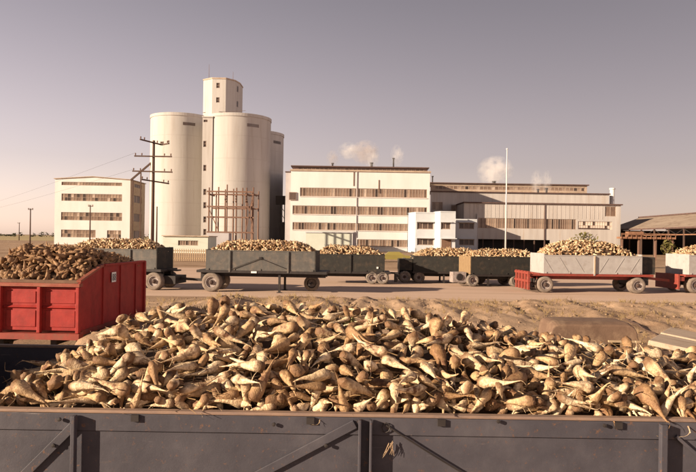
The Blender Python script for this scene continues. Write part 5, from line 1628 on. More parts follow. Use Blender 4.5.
 (0, 0, 72, 3263, 6202, 1922, 672, -295, 676, 69),
 (15, 0, 97, 3406, 6351, 1923, 25, 58, 724, -687),
 (4, 0, 76, 3430, 4505, 1886, 602, 748, 125, -250),
 (1, 0, 76, 3531, 4672, 1899, 59, 473, 272, -836),
 (2, 0, 69, 3603, 4725, 1860, 171, 411, 398, 802),
 (4, 0, 107, 3712, 5009, 1923, 612, -525, -584, 101),
 (13, 0, 90, 3552, 5073, 1879, 627, -578, -523, 4),
 (7, 0, 101, 3552, 5394, 1872, 582, -533, 185, -586),
 (15, 0, 76, 3593, 5492, 1832, 769, -477, -17, 425),
 (12, 0, 84, 3605, 5689, 1840, 940, 221, -155, -209),
 (2, 0, 89, 3472, 5835, 1841, -479, 141, -794, -347),
 (13, 0, 98, 3477, 5907, 1871, 147, -545, 72, -822),
 (7, 0, 94, 3575, 6059, 1886, 69, -673, 6, 736),
 (10, 0, 109, 3529, 6324, 1944, 121, 203, -837, -494),
 (7, 0, 112, 3612, 6393, 1912, 90, -116, 616, -774),
 (6, 0, 67, 3779, 4403, 1897, 352, -421, 525, -651),
 (3, 0, 98, 3837, 4535, 1929, 958, -169, -223, 62),
 (10, 0, 91, 3945, 4934, 1821, 602, 786, -99, -98),
 (3, 0, 102, 3642, 5002, 1850, 628, 438, -633, -111),
 (1, 0, 98, 3707, 5105, 1885, -42, 438, 171, 882),
 (4, 0, 91, 3720, 5373, 1816, 511, 78, -322, -793),
 (6, 0, 101, 3951, 5533, 1790, 358, 272, 549, -705),
 (2, 0, 72, 3653, 5593, 1817, -581, -94, 803, -89),
 (7, 0, 128, 3946, 5787, 1769, 704, -641, -275, -132),
 (12, 0, 110, 3843, 5937, 1839, 784, 389, 41, -482),
 (4, 0, 94, 3870, 6052, 1825, 393, -68, -497, -771),
 (2, 0, 125, 3944, 6148, 1846, 412, 588, 564, -408),
 (12, 0, 101, 3937, 6493, 1897, 101, 60, -696, -708),
 (10, 0, 92, -2750, 4365, 1708, -413, 405, 375, 725),
 (2, 0, 78, -2734, 4459, 1811, 458, 442, -659, 400),
 (0, 0, 90, -2652, 4363, 1781, 804, -93, -517, 278),
 (2, 0, 92, -2622, 4366, 1760, 862, 250, 130, -420),
 (2, 0, 97, -2588, 4367, 1822, 704, -630, -295, -145),
 (8, 0, 101, -2586, 4469, 1813, 491, 291, 465, -676),
 (10, 0, 83, -2555, 4366, 1811, 576, -269, 639, -433),
 (0, 0, 85, -2532, 4468, 1851, 837, 50, 350, -418),
 (12, 0, 79, -2449, 4368, 1801, 742, -173, -347, 547),
 (5, 0, 79, -2464, 4368, 1825, 75, 66, 71, 992),
 (11, 0, 104, -2463, 4464, 1862, 369, 578, -591, 425),
 (12, 0, 83, -2370, 4360, 1830, 785, 178, -286, -520),
 (4, 0, 98, -2395, 4391, 1841, 567, -59, -300, -765),
 (12, 0, 83, -2400, 4467, 1891, -432, 466, -470, 612),
 (9, 0, 78, -2326, 4371, 1863, -761, 507, 211, -344),
 (0, 0, 100, -2308, 4484, 1898, 511, -505, 510, 473),
 (2, 0, 77, -2218, 4354, 1855, 987, -32, -136, -77),
 (15, 0, 77, -2222, 4384, 1904, 601, 370, 126, 697),
 (12, 0, 85, -2196, 4482, 1910, 777, 457, 432, -26),
 (3, 0, 78, -2176, 4352, 1858, 113, 409, -13, 905),
 (7, 0, 75, -2180, 4398, 1928, -758, -169, -362, 515),
 (1, 0, 101, -2126, 4464, 1939, 436, -69, -28, 897),
 (10, 0, 87, -2075, 4457, 1984, 79, -110, -666, 734),
 (5, 0, 86, -2011, 4361, 1942, -554, 749, 168, 322),
 (10, 0, 82, -1950, 4353, 1931, 895, -311, -250, 197),
 (6, 1, 76, -1951, 4361, 1990, 777, -231, -252, 528),
 (12, 0, 90, -1916, 4460, 2024, 664, 119, 327, -662),
 (12, 1, 80, -1846, 4360, 1955, 581, 598, 242, 496),
 (13, 0, 79, -1826, 4398, 1970, 704, 410, 107, 569),
 (11, 1, 85, -1835, 4443, 2000, 724, -182, 143, 649),
 (4, 0, 88, -1785, 4357, 1923, -593, 172, -301, -727),
 (1, 0, 77, -1749, 4396, 1975, 943, -325, -57, -44),
 (6, 0, 78, -1772, 4486, 2034, 866, 122, -103, 474),
 (0, 1, 104, -1674, 4347, 1944, 352, 262, 698, 566),
 (1, 0, 89, -1725, 4481, 1992, 662, 46, -534, -525),
 (6, 0, 86, -1617, 4360, 1956, 748, 82, -510, -417),
 (8, 0, 91, -1558, 4359, 1952, 381, 154, -210, -887),
 (3, 0, 79, -1568, 4361, 1973, -890, -413, 139, -136),
 (8, 0, 102, -1558, 4472, 2002, 856, -260, 437, -95),
 (6, 0, 86, -1504, 4362, 1945, 59, 163, -630, -757),
 (13, 0, 90, -1448, 4363, 1979, 963, -236, 82, 102),
 (13, 0, 89, -1503, 4489, 2002, 722, 269, -625, 126),
 (11, 0, 83, -1381, 4354, 1921, 935, -28, 326, 141),
 (5, 0, 85, -1426, 4366, 1992, -45, -18, 820, 571),
 (0, 0, 88, -1324, 4350, 1910, 629, 765, -137, 5),
 (2, 0, 97, -1323, 4393, 1957, 931, 272, 121, 211),
 (10, 0, 77, -1296, 4465, 2029, 653, 234, -616, 372),
 (10, 0, 91, -1276, 4344, 1945, -753, 204, -549, -301),
 (3, 1, 96, -1245, 4361, 1964, 611, 557, -328, -457),
 (0, 0, 102, -1229, 4456, 2017, 816, 209, 318, -434),
 (10, 1, 101, -1163, 4336, 1940, 764, 407, -369, 339),
 (9, 0, 77, -1157, 4390, 1996, 459, 305, 419, 722),
 (6, 0, 77, -1195, 4474, 1986, -480, 788, 91, 374),
 (9, 1, 100, -1083, 4342, 1925, -454, 116, -327, 821),
 (11, 0, 95, -1114, 4370, 1991, 608, 221, 719, 256),
 (8, 0, 83, -1102, 4460, 1990, -346, 28, -128, 929),
 (4, 1, 93, -1028, 4326, 1915, -337, 269, 371, -822),
 (14, 0, 91, -998, 4472, 2020, 260, 457, 639, 562),
 (5, 1, 93, -958, 4335, 1926, 683, -238, -665, -185),
 (2, 0, 80, -880, 4334, 1948, -429, -206, -125, 870),
 (9, 0, 101, -866, 4360, 1989, 242, -65, 482, 840),
 (2, 1, 97, -819, 4358, 1951, 551, -55, -171, 815),
 (6, 0, 77, -790, 4466, 1985, -500, 595, 374, -506),
 (8, 1, 102, -719, 4325, 1961, 35, 717, 349, 602),
 (4, 0, 103, -709, 4395, 2003, 576, 453, -565, -379),
 (11, 0, 95, -713, 4447, 2030, 285, 28, -633, -720),
 (14, 0, 83, -645, 4331, 1940, 696, -623, -357, 11),
 (13, 0, 78, -658, 4369, 1979, -7, 171, -267, 948),
 (8, 0, 103, -673, 4454, 2007, 572, 746, 261, -221),
 (1, 0, 99, -585, 4405, 1996, 855, 441, -262, -84),
 (0, 0, 88, -560, 4449, 2022, 367, -517, 680, 368),
 (12, 0, 95, -527, 4341, 1932, 202, 427, -682, 558),
 (0, 0, 76, -488, 4403, 1977, 366, -111, 262, -886),
 (13, 0, 81, -510, 4488, 1981, 579, -663, 450, -151),
 (2, 1, 103, -434, 4344, 1950, -750, -187, 562, -297),
 (11, 1, 88, -402, 4366, 1970, 641, 415, -475, 437),
 (10, 0, 98, -429, 4459, 2003, 80, 610, 297, 730),
 (3, 0, 85, -333, 4331, 1917, 175, 512, -554, 633),
 (9, 1, 101, -373, 4366, 1951, -224, 394, -140, 880),
 (1, 1, 90, -262, 4334, 1922, 537, 157, -755, 341),
 (3, 0, 97, -299, 4456, 2013, 796, 456, 203, -343),
 (3, 1, 100, -179, 4339, 1917, -350, -479, -124, -796),
 (0, 1, 77, -193, 4365, 1991, 963, -219, 145, -62),
 (0, 0, 78, -141, 4329, 1920, 769, -431, 302, 362),
 (0, 0, 100, -138, 4361, 1951, 639, -751, -131, 99),
 (0, 0, 80, -118, 4446, 2005, -280, 670, -76, 683),
 (6, 0, 81, -21, 4322, 1932, 722, 424, -174, -519),
 (15, 0, 96, -55, 4397, 1974, 293, 92, -699, 646),
 (4, 0, 92, -52, 4465, 2006, -442, 681, -27, 583),
 (3, 0, 77, 45, 4339, 1911, 764, 431, -269, -397),
 (6, 1, 104, 22, 4362, 1995, 564, 350, -693, -282),
 (11, 1, 104, 126, 4354, 1940, 707, 505, 466, -168),
 (15, 0, 91, 115, 4404, 1963, 335, -251, -131, -899),
 (4, 0, 82, 72, 4485, 2003, 347, 469, 436, -686),
 (4, 0, 100, 195, 4341, 1937, 317, -417, 452, -722),
 (7, 0, 84, 203, 4486, 2028, -166, 638, 516, -547),
 (10, 0, 85, 259, 4366, 1997, -585, -180, 493, -619),
 (10, 0, 105, 311, 4367, 1937, -555, 59, -55, -828),
 (5, 0, 83, 329, 4377, 1968, 570, -454, -618, -295),
 (1, 0, 90, 321, 4478, 2024, 540, 786, 172, 247),
 (14, 1, 80, 391, 4343, 1927, -474, 513, 405, 590),
 (12, 1, 95, 407, 4404, 1976, 789, -134, -375, 467),
 (5, 0, 81, 372, 4465, 1994, 624, 397, -542, 399),
 (11, 1, 93, 447, 4336, 1922, 850, -304, -65, -425),
 (3, 0, 89, 472, 4393, 1983, 679, 221, 418, 562),
 (8, 0, 78, 484, 4472, 2008, -106, 510, -102, -848),
 (6, 1, 99, 558, 4368, 1951, 957, 69, 242, -146),
 (2, 0, 76, 576, 4402, 1998, 806, -508, -214, 216),
 (13, 0, 94, 522, 4452, 2007, 578, 381, -6, -721),
 (7, 1, 92, 635, 4352, 1936, -192, 331, 327, -864),
 (3, 1, 101, 635, 4394, 2001, 881, -206, -83, -417),
 (1, 1, 80, 726, 4350, 1935, 632, -79, 764, -103),
 (13, 0, 76, 698, 4391, 1956, 307, 50, -383, -870),
 (4, 0, 84, 717, 4481, 1986, 917, -40, -391, -63),
 (9, 0, 82, 760, 4443, 2009, -489, 771, 263, -312),
 (15, 1, 101, 852, 4368, 1936, 603, 680, -307, -284),
 (6, 0, 95, 825, 4410, 1974, 523, 223, 777, -269),
 (12, 0, 79, 862, 4449, 2025, 752, 438, 469, -149),
 (14, 1, 91, 953, 4359, 1943, 632, 408, -590, -294),
 (6, 0, 98, 901, 4459, 2012, -290, 448, -607, 589),
 (9, 1, 105, 1020, 4405, 1960, -45, 336, 903, -265),
 (1, 0, 86, 1011, 4460, 2024, 341, -12, 772, 537),
 (8, 1, 78, 1101, 4326, 1948, -210, 705, -112, -668),
 (3, 1, 95, 1099, 4372, 2001, -171, 529, -342, -758),
 (3, 0, 98, 1104, 4452, 2000, 682, -340, -596, 253),
 (9, 1, 98, 1171, 4349, 1943, 833, 180, 522, 44),
 (6, 0, 76, 1128, 4481, 2028, 877, -81, 313, 356),
 (2, 0, 83, 1234, 4371, 1961, 555, 487, 607, 294),
 (11, 0, 93, 1223, 4472, 1990, 142, 313, 726, 596),
 (2, 1, 100, 1327, 4359, 1934, -428, 624, -116, 644),
 (11, 1, 103, 1324, 4457, 2019, 221, 668, -710, 42),
 (15, 1, 96, 1377, 4348, 1934, 198, 443, -841, -240),
 (9, 0, 86, 1447, 4449, 1988, 280, 575, -63, -766),
 (1, 0, 100, 1552, 4355, 1966, -238, 460, 705, 485),
 (10, 0, 76, 1504, 4372, 1993, 577, 417, -460, 531),
 (4, 0, 91, 1539, 4443, 1987, -53, 73, 276, -957),
 (15, 0, 83, 1624, 4361, 1927, -336, 388, 330, 793),
 (10, 0, 86, 1590, 4403, 1974, -508, 654, -1, 561),
 (14, 1, 99, 1670, 4335, 1919, 789, -570, -148, -176),
 (3, 1, 92, 1705, 4375, 1974, 865, 110, -487, -54),
 (14, 0, 81, 1693, 4470, 2003, 441, -278, -710, 474),
 (2, 1, 95, 1778, 4361, 1951, 162, -178, -392, 888),
 (0, 0, 102, 1766, 4404, 1957, -109, 108, -364, 919),
 (13, 0, 79, 1769, 4463, 2017, 44, 556, 152, -816),
 (9, 1, 101, 1830, 4344, 1962, -678, 696, 4, -236),
 (10, 0, 89, 1822, 4404, 1972, -295, 153, -245, -911),
 (9, 1, 93, 1806, 4452, 2022, -547, 334, -152, 752),
 (11, 0, 78, 1928, 4353, 1941, -240, 619, 361, 655),
 (14, 0, 100, 1911, 4396, 1993, -259, 140, -575, 763),
 (12, 1, 89, 1878, 4470, 2011, 894, -168, 1, -416),
 (10, 0, 96, 1966, 4365, 1945, 757, -152, 333, 541),
 (0, 0, 97, 1970, 4396, 2000, -250, 427, -844, -207),
 (5, 0, 77, 1982, 4482, 2034, -443, 456, -174, -752),
 (15, 1, 80, 2071, 4361, 1951, 465, -441, -94, 762),
 (0, 1, 97, 2067, 4394, 1976, -249, 876, -394, -125),
 (1, 0, 85, 2030, 4479, 1992, -706, 397, 70, -582),
 (11, 1, 90, 2154, 4333, 1952, 912, 118, -104, -378),
 (11, 0, 76, 2112, 4369, 1974, 757, -471, 159, 424),
 (3, 0, 97, 2155, 4456, 1995, -694, 340, -394, 498),
 (10, 0, 89, 2188, 4340, 1936, 765, -619, -66, -167),
 (14, 1, 92, 2184, 4367, 1960, -615, 331, -272, 663),
 (12, 1, 104, 2223, 4466, 2015, 440, 525, -454, 570),
 (14, 0, 94, 2271, 4326, 1947, -542, 552, 433, 462),
 (1, 0, 79, 2262, 4375, 1968, 412, 97, 536, -730),
 (1, 0, 94, 2289, 4452, 2004, 692, 34, 13, 721),
 (7, 0, 85, 2364, 4338, 1925, 293, 474, 535, -634),
 (2, 0, 78, 2321, 4388, 2000, -464, 586, 252, -614),
 (12, 0, 86, 2378, 4482, 2001, 823, 279, -136, 475),
 (15, 0, 76, 2450, 4365, 1931, 630, 200, -189, 726),
 (15, 0, 91, 2432, 4407, 1999, 630, 280, 668, -281),
 (14, 0, 102, 2401, 4464, 2025, 769, 57, 187, 609),
 (7, 0, 78, 2523, 4347, 1959, -104, 747, -127, 644),
 (3, 0, 100, 2586, 4462, 2012, 575, 344, -30, 742),
 (3, 0, 101, 2656, 4349, 1954, 125, -543, -817, 148),
 (15, 0, 92, 2680, 4462, 2024, 681, 468, 539, -165),
 (7, 0, 78, 2722, 4353, 1959, 794, 40, -499, 345),
 (0, 0, 79, 2696, 4401, 1978, 359, 467, -123, 799),
 (15, 0, 96, 2826, 4336, 1924, 932, 315, -175, 39),
 (9, 0, 78, 2794, 4377, 1963, 899, -329, -290, 15),
 (5, 0, 81, 2821, 4473, 2008, 712, -165, 654, 195),
 (6, 0, 97, 2901, 4348, 1921, 465, 27, -702, -539),
 (4, 0, 104, 2874, 4485, 2020, -412, 417, -538, -606),
 (8, 0, 93, 2944, 4345, 1944, 614, -346, 414, -577),
 (5, 0, 80, 2946, 4484, 2024, 545, 349, 123, 752),
 (12, 0, 80, 3053, 4329, 1937, 726, -30, -491, 480),
 (10, 0, 97, 2995, 4461, 1998, -357, 164, -564, 727),
 (1, 0, 85, 3076, 4341, 1940, 676, 142, -524, -498),
 (3, 0, 79, 3115, 4449, 2021, 460, -245, -399, 754),
 (9, 0, 98, 3201, 4344, 1919, 506, -512, -504, 477),
 (11, 0, 94, 3188, 4397, 1978, 498, -328, -265, -758),
 (4, 0, 97, 3168, 4484, 2013, 567, 100, 236, 783),
 (13, 0, 98, 3222, 4321, 1952, 173, 17, 817, 550),
 (13, 0, 75, 3274, 4466, 1987, -509, 92, -487, 704),
 (10, 0, 91, 3339, 4327, 1939, -221, 604, -3, -766),
 (0, 0, 82, 3318, 4450, 2020, 240, -113, 636, -725),
 (12, 0, 101, 3421, 4345, 1961, -548, 387, 161, -724),
 (11, 0, 80, 3428, 4409, 1969, 492, -519, -565, 411),
 (15, 0, 84, 3378, 4469, 2000, 531, -473, 474, -519),
 (4, 0, 104, 3471, 4364, 1955, -892, -186, 328, -251),
 (15, 0, 92, 3480, 4374, 1957, 474, 507, -523, -495),
 (15, 0, 100, 3460, 4475, 2033, 440, 316, -386, 747),
 (11, 0, 79, 3553, 4348, 1935, 202, 613, 102, 757),
 (2, 0, 94, 3537, 4388, 1979, 135, 167, -789, -575),
 (14, 0, 82, 3543, 4480, 1995, -446, 159, 447, -759),
 (6, 0, 75, 3612, 4335, 1952, 266, 677, 325, 604),
 (14, 0, 91, 3604, 4377, 2001, 535, 575, 364, -500),
 (6, 0, 85, 3654, 4471, 2030, 490, 625, 155, 587),
 (5, 0, 78, 3721, 4368, 1934, 935, -354, -21, -19),
 (5, 0, 94, 3674, 4361, 1994, -141, 338, 471, -802),
 (5, 0, 96, 3686, 4440, 1994, 948, 231, -97, -195),
 (3, 0, 104, 3765, 4363, 1928, 970, -105, -175, 128),
 (2, 0, 79, 3753, 4408, 1986, 323, 574, -569, -493),
 (14, 0, 103, 3758, 4479, 2032, 837, -198, 184, -477),
 (15, 0, 95, 3851, 4327, 1954, 217, -73, 490, -841),
 (13, 0, 90, 3843, 4381, 1983, 674, 175, 468, 544),
 (8, 0, 103, 3822, 4456, 2029, 587, 332, -483, -559)]

_rs = np.random.RandomState(7)
def template(seed, seg):
    V, F, kind = beet_mesh(seed, seg)
    return np.array(V), F, kind
HI = [template(k, 10) for k in range(16)]
def low_beet(seed):
    r = random.Random(seed); L = r.uniform(.20, .30); Rr = r.uniform(.05, .068); V = []; F = []; n = 6
    for t, p in ((0, .45), (.08, .85), (.24, 1), (.5, .66), (.78, .26), (1.05, .06)):
        for j in range(n):
            a = 6.2832*j/n; k = Rr*p*(1+r.uniform(-.12, .12)); b = .1*L*t*t
            V.append((k*math.cos(a)+b, k*math.sin(a), L*.36-L*t))
    for i in range(5):
        for j in range(n): F.append((i*n+j, (i+1)*n+j, (i+1)*n+(j+1) % n, i*n+(j+1) % n))
    F.append(tuple(range(n))); F.append(tuple(range(5*n, 6*n))[::-1]); return np.array(V), F, ''
LO = [low_beet(k) for k in range(6)]
def quat_m(q):
    return np.array(Quaternion(q).to_matrix())
def mass_mesh(name, items, temps, smooth_=True):
    """items: (template index, position, 3x3 rotation*scale) -> one mesh with rnd and zl per vertex"""
    VV = []; nv = 0; loops = []; starts = []; totals = []; rnd = []; zl = []; ls = 0
    pre = []
    for V, F, k in temps:
        pre.append((V, np.concatenate([np.array(f) for f in F]), np.array([len(f) for f in F]), (V[:, 2]-V[:, 2].min())/(V[:, 2].max()-V[:, 2].min())))
    pre2 = [np.clip(.5+V[:, 2]/.2, 0, 1) for V, F, k in temps]
    for k, p, M in items:
        V, lo, tt, z = pre[k]
        VV.append(V @ M.T+np.array(p)); loops.append(lo+nv); totals.append(tt)
        rnd.append(np.full(len(V), _rs.rand())); zl.append(pre2[k]); nv += len(V)
    VV = np.concatenate(VV); loops = np.concatenate(loops); totals = np.concatenate(totals); starts = np.concatenate([[0], np.cumsum(totals)[:-1]])
    me = bpy.data.meshes.new(name); me.vertices.add(nv); me.vertices.foreach_set('co', VV.ravel())
    me.loops.add(len(loops)); me.loops.foreach_set('vertex_index', loops.astype(np.int32))
    me.polygons.add(len(totals)); me.polygons.foreach_set('loop_start', starts.astype(np.int32)); me.polygons.foreach_set('loop_total', totals.astype(np.int32))
    if smooth_: me.polygons.foreach_set('use_smooth', [True]*len(totals))
    me.update(calc_edges=True)
    a = me.attributes.new('rnd', 'FLOAT', 'POINT'); a.data.foreach_set('value', np.concatenate(rnd).astype(np.float32))
    a = me.attributes.new('zl', 'FLOAT', 'POINT'); a.data.foreach_set('value', np.concatenate(zl).astype(np.float32))
    return me
def rand_rot(lying=.75):
    q = Quaternion((0, 0, 1), random.uniform(0, 6.283)) @ Quaternion((1, 0, 0), R(random.gauss(90, 28)) if random.random() < lying else random.uniform(0, 3.14)) @ Quaternion((0, 0, 1), random.uniform(0, 6.283))
    return np.array(q.to_matrix())
def beet_load(label, group, M, x0, x1, y0, y1, hfun, n_per=70, layers=2, sc=1.08, skin='beet_mass'):
    """beets piled on a trailer: scattered through the top of a heap over a core, one uncounted mass"""
    items = []
    Mi = np.array(M)
    area = (x1-x0)*(y1-y0)
    for L in range(layers):
        for _ in range(int(area*n_per)):
            x, y = random.uniform(x0+.05, x1-.05), random.uniform(y0+.05, y1-.05)
            z = hfun(x, y)-.03-L*.085+random.uniform(-.035, .04)
            s = random.uniform(.75, 1.1)*sc; p = M @ Vector((x, y, z))
            items.append((random.randrange(6), p[:], rand_rot()*s))
    me = mass_mesh('beet_load', items, LO); me.materials.append(MT[skin])
    # core of the heap, coloured dark to stand for shade between beets
    gx = np.linspace(x0, x1, 30); gy = np.linspace(y0, y1, 12); b = MB()
    b.add([M @ Vector((x, y, hfun(x, y)-.16)) for x in gx for y in gy], [(i*12+j, (i+1)*12+j, (i+1)*12+j+1, i*12+j+1) for i in range(29) for j in range(11)])
    o = put('beet_load', me); tag(o, label, 'beets', group, 'stuff')
    c = b.build('heap_core', MT['core_shade'], o); c['kind'] = 'stuff'
    return o

random.seed(11)
# ------------------------------------------------------------------ white four-storey building on the left
D1 = 215.
x0, x1, _, zt = rect(55, 179.5, 130.5, 179.5, D1)
t = thing('factory_building', 'white four-storey building with brown window bands left of the silos', 'building', ((x0+x1)/2, D1, 0))
hol = []
wl = []
for a, b, c, d, n in ((61.5, 182.3, 122, 185.6, 20), (61.5, 194, 122, 201.2, 20), (61, 212.5, 122, 220.5, 20), (61, 229.8, 95.5, 237.4, 11), (107, 230.4, 121, 238, 5)):
    q = rect(a, b, c, d, D1); hol.append(q); wl.append((q, n))
front(t, x0, x1, 0, zt, D1, hol, 'white')
xm = (x0+x1)/2; zp = zt+.75
MB().add([(x0, D1, zt), (x1, D1, zt), (xm, D1, zp)], [(0, 1, 2)]).build('gable', MT['white'], t)
for q, n in wl: window(t, *q, D1, n, 1 if q[3]-q[2] < 1.2 else 2, bar=.07)
side_h = []
for zz in [(q[2], q[3]) for q, n in wl[:4]]: side_h.append((D1+3.8, D1+12., zz[0], zz[1]))
MB().wall((x1, D1, 0), (0, 1, 0), 15.5, zt, [(a-D1, b-D1, c, d) for a, b, c, d in side_h], .25).build('side_wall', MT['tan_bounce'], t)  # silo bounce is painted into this wall's colour
for a, b, c, d in side_h: window(t, a, b, c, d, x1, 4, 1, axis='y')
MB().wall((x1, D1+15.5, 0), (-1, 0, 0), x1-x0, zt).build('back_wall', MT['white'], t)
MB().wall((x0, D1+15.5, 0), (0, -1, 0), 15.5, zt).build('side_wall', MT['white'], t)
rf = MB()
for s, xa in ((0, x0-.3), (1, x1+.3)):
    za = zt-.01
    rf.add([(xa, D1-.35, za), (xm, D1-.35, zp+.06), (xm, D1+15.8, zp+.06), (xa, D1+15.8, za), (xa, D1-.35, za+.22), (xm, D1-.35, zp+.28), (xm, D1+15.8, zp+.28), (xa, D1+15.8, za+.22)],
           [(0, 1, 2, 3), (7, 6, 5, 4), (0, 4, 5, 1), (2, 6, 7, 3), (0, 3, 7, 4)])
rf.build('roof', MT['roof_tan'], t)

# inclined elevator leg between the white building and the silos
a, b = at(131, 180, 186), at(151, 163, 186)
t = thing('inclined_conveyor', 'thin sloping conveyor gallery between white building and left silo', 'conveyor', (a.x, 186, 0))
dv = b-a
MB().bar(a, b, .5, .45).build('gallery', MT['timber'], t)
for k in (.1, .5): p = a+dv*k; MB().box(p.x-.15, p.x+.15, 185.8, 186.1, 0, p.z-.4).build('leg', MT['timber'], t)

# ------------------------------------------------------------------ silos
def silo(px, rpx, py_top, d, label):
    c = at(px, 236, d); r = rpx/FPX*d; zt = at(px, py_top, d-r).z
    t = thing('storage_silo', label, 'silo', (c.x, d, 0), group='tall white silos')
    mb = MB(); mb.lathe([(r, 0), (r, zt*.25), (r, zt*.5), (r, zt*.75), (r, zt-.9)], (c.x, d, 0), 'z', 72); mb.build('shell', MT['cream'], t, smooth=True)
    MB().lathe([(r+.003, zt-.9), (r+.16, zt-.85), (r+.16, zt-.1), (r*.98, zt), (0, zt+.4)], (c.x, d, 0), 'z', 72).build('roof_rim', MT['cream'], t)
    for k in (1, 2, 3, 4, 5):
        z = zt*k/6; MB().lathe([(r+.003, z-.05), (r+.018, z-.04), (r+.018, z+.04), (r+.003, z+.05)], (c.x, d, 0), 'z', 72).build('pour_joint', MT['joint'], t)
    return t, c, r, zt
def silo_louvre(t, c, r, zt, ang, w=3.4, h=.8, dz=2.6):
    a0 = R(ang); mb = MB(); n = 6
    for i in range(n):
        b0, b1 = a0+(i/n-.5)*w/r, a0+((i+1)/n-.5)*w/r
        P = [(c.x+(r+.03)*math.sin(b), c.y-(r+.03)*math.cos(b), z) for b in (b0, b1) for z in (zt-dz-h, zt-dz)]
        mb.add(P, [(0, 2, 3, 1)])
    mb.build('louvre', MT['glass_dark'], t)
sA = silo(179, 29, 112, 190, 'tall white silo nearest the power pole, left of the stair tower')
silo_louvre(*sA, 30)
sB = silo(236, 33, 112.3, 180, 'front white silo behind the timber rack, right of the stair tower')
silo_louvre(*sB, 36)
sC = silo(253.5, 28.5, 129.5, 199, 'shaded shorter silo behind the others, beside the factory')
silo_louvre(*sC, 58)
# stair tower between the front silos
a0, a1, _, zt = rect(202.6, 117.5, 212.8, 117.5, 172.5)
t = thing('stair_tower', 'narrow wall strip with small windows between the two front silos', 'tower', ((a0+a1)/2, 172.5, 0))
hol = [rect(203.3, y-3, 206.3, y+3, 172.5) for y in (144, 168, 192, 205.3, 219.5, 232)]+[rect(203, 119.8, 207.6, 122.2, 172.5)]
front(t, a0, a1, 0, zt, 172.5, hol, 'cream')
for q in hol: window(t, *q, 172.5, 1, 2 if q[3]-q[2] > 1 else 1, glass='glass_dark', bar=.08)
MB().box(a0, a1, 172.76, 190, 0, zt-.02).build('core', MT['cream'], t)
MB().box(a0, a0+.25, 172.51, 172.758, 0, zt).build('jamb', MT['cream'], t)
MB().box(a1-.25, a1, 172.51, 172.758, 0, zt).build('jamb', MT['cream'], t)
MB().box(a0-.1, a1+.1, 172.3, 190.3, zt+.01, zt+.3).build('roof_slab', MT['cream'], t)
# head house on the silo roofs
dh = 188.
zl_ = at(221, 116, dh).z; zh = at(221, 79, dh).z
P = [at(203.2, 100, dh+2.2), at(212, 100, dh), at(225.6, 100, dh), at(235, 100, dh+2.6), at(239.7, 100, dh+6)]
poly = [(p.x, p.y) for p in P]+[(P[-1].x, dh+11), (P[0].x, dh+11)]
t = thing('head_house', 'angular white head house tower rising above the silos', 'tower', (at(221, 100, dh).x, dh+5, zl_))
mb = MB()
n = len(poly)
for i in range(n):
    p, q = Vector((*poly[i], zl_-3)), Vector((*poly[(i+1) % n], zl_-3)); W = (q-p).length; hol = []
    if i == 1:
        hol = [(.30*W, .30*W+.95, at(216, y+2.6, dh).z-zl_+3, at(216, y-2.6, dh).z-zl_+3) for y in (85.5, 100)]
        wins = [(p.x+h[0], p.x+h[1], h[2]+zl_-3, h[3]+zl_-3) for h in hol]
    mb.wall(p, q-p, W, zh-zl_+3, hol, .25)
mb.build('wall', MT['cream'], t)
for q in wins: window(t, *q, dh, 1, 2, glass='glass_dark', bar=.08)
cx = sum(p[0] for p in poly)/n; cy = sum(p[1] for p in poly)/n
MB().prism([((x-cx)*1.03+cx, (y-cy)*1.03+cy) for x, y in poly], zh+.002, zh+.35).build('roof', MT['roof_tan'], t)
p0, q0 = Vector((*poly[3], 0)), Vector((*poly[4], 0)); U = (q0-p0).normalized(); N = U.cross(Vector((0, 0, 1)))
for y in (89, 104):
    z = at(237, y, dh+4).z; c = (p0+q0)/2+N*.04
    MB().add([c-U*.5+Vector((0, 0, z-.8)), c+U*.5+Vector((0, 0, z-.8)), c+U*.5+Vector((0, 0, z+.8)), c-U*.5+Vector((0, 0, z+.8))], [(0, 1, 2, 3)]).build('louvre', MT['glass_dark'], t)
for px, hh in ((209, 5.), (233, 3.)):
    p = at(px, 80, dh+4); MB().tube([(p.x, p.y, zh+.3), (p.x, p.y, zh+hh)], .07, .04, 5).build('antenna', MT['insul'], t)
MB().bar((poly[0][0], poly[0][1]-.3, zl_+1.2), (poly[2][0]+6, poly[2][1]-3, zl_+1.0), .08, .08).build('hand_rail', MT['timber'], t)

# low pale-green shed at the foot of the silos
d = 125.
x0, x1, _, zt = rect(163, 236.5, 208, 236.5, d)
t = thing('low_shed', 'low pale green shed with a row of windows below the silos', 'shed', ((x0+x1)/2, d, 0))
q = rect(178, 240.5, 198, 245.5, d)
front(t, x0, x1, 0, zt, d, [q], 'green_wall'); window(t, *q, d, 8, 1, glass='glass', bar=.08)
MB().box(x0, x1, d+.26, d+8, 0, zt-.01).build('body', MT['green_wall'], t)
MB().box(x0-.2, x1+.2, d-.3, d+8.2, zt+.003, zt+.18).build('roof', MT['roof_tan'], t)

# timber electrical rack in front of the silos
d = 140.
t = thing('transformer_rack', 'brown timber pole rack with crossbeams standing before the front silo', 'rack', (at(230, 240, d).x, d, 0))
zT = at(230, 188, d).z
for row, dd in ((0, d), (1, d+6)):
    for px in (208.6, 218, 226.5, 236, 246, 252.8):
        p = at(px+(0 if row == 0 else 1.5), 230, d); MB().tube([(p.x, dd, 0), (p.x, dd, zT+random.uniform(-.6, .8))], .19, .14, 7).build('post', MT['rack_wood'], t)
    for yy in ((191.5, 206.5, 217, 232) if row == 0 else (192.5, 207)):
        a, b = at(207, yy, d), at(254, yy+.7, d); z = a.z
        MB().box(a.x, b.x, dd-.32, dd-.16, z-.16, z+.16).build('crossbeam', MT['rack_wood'], t)
for px in (208.6, 246, 252.8):
    p = at(px, 192, d); MB().box(p.x-.15, p.x+.15, d, d+6, p.z-.55, p.z-.25).build('tie_beam', MT['rack_wood'], t)
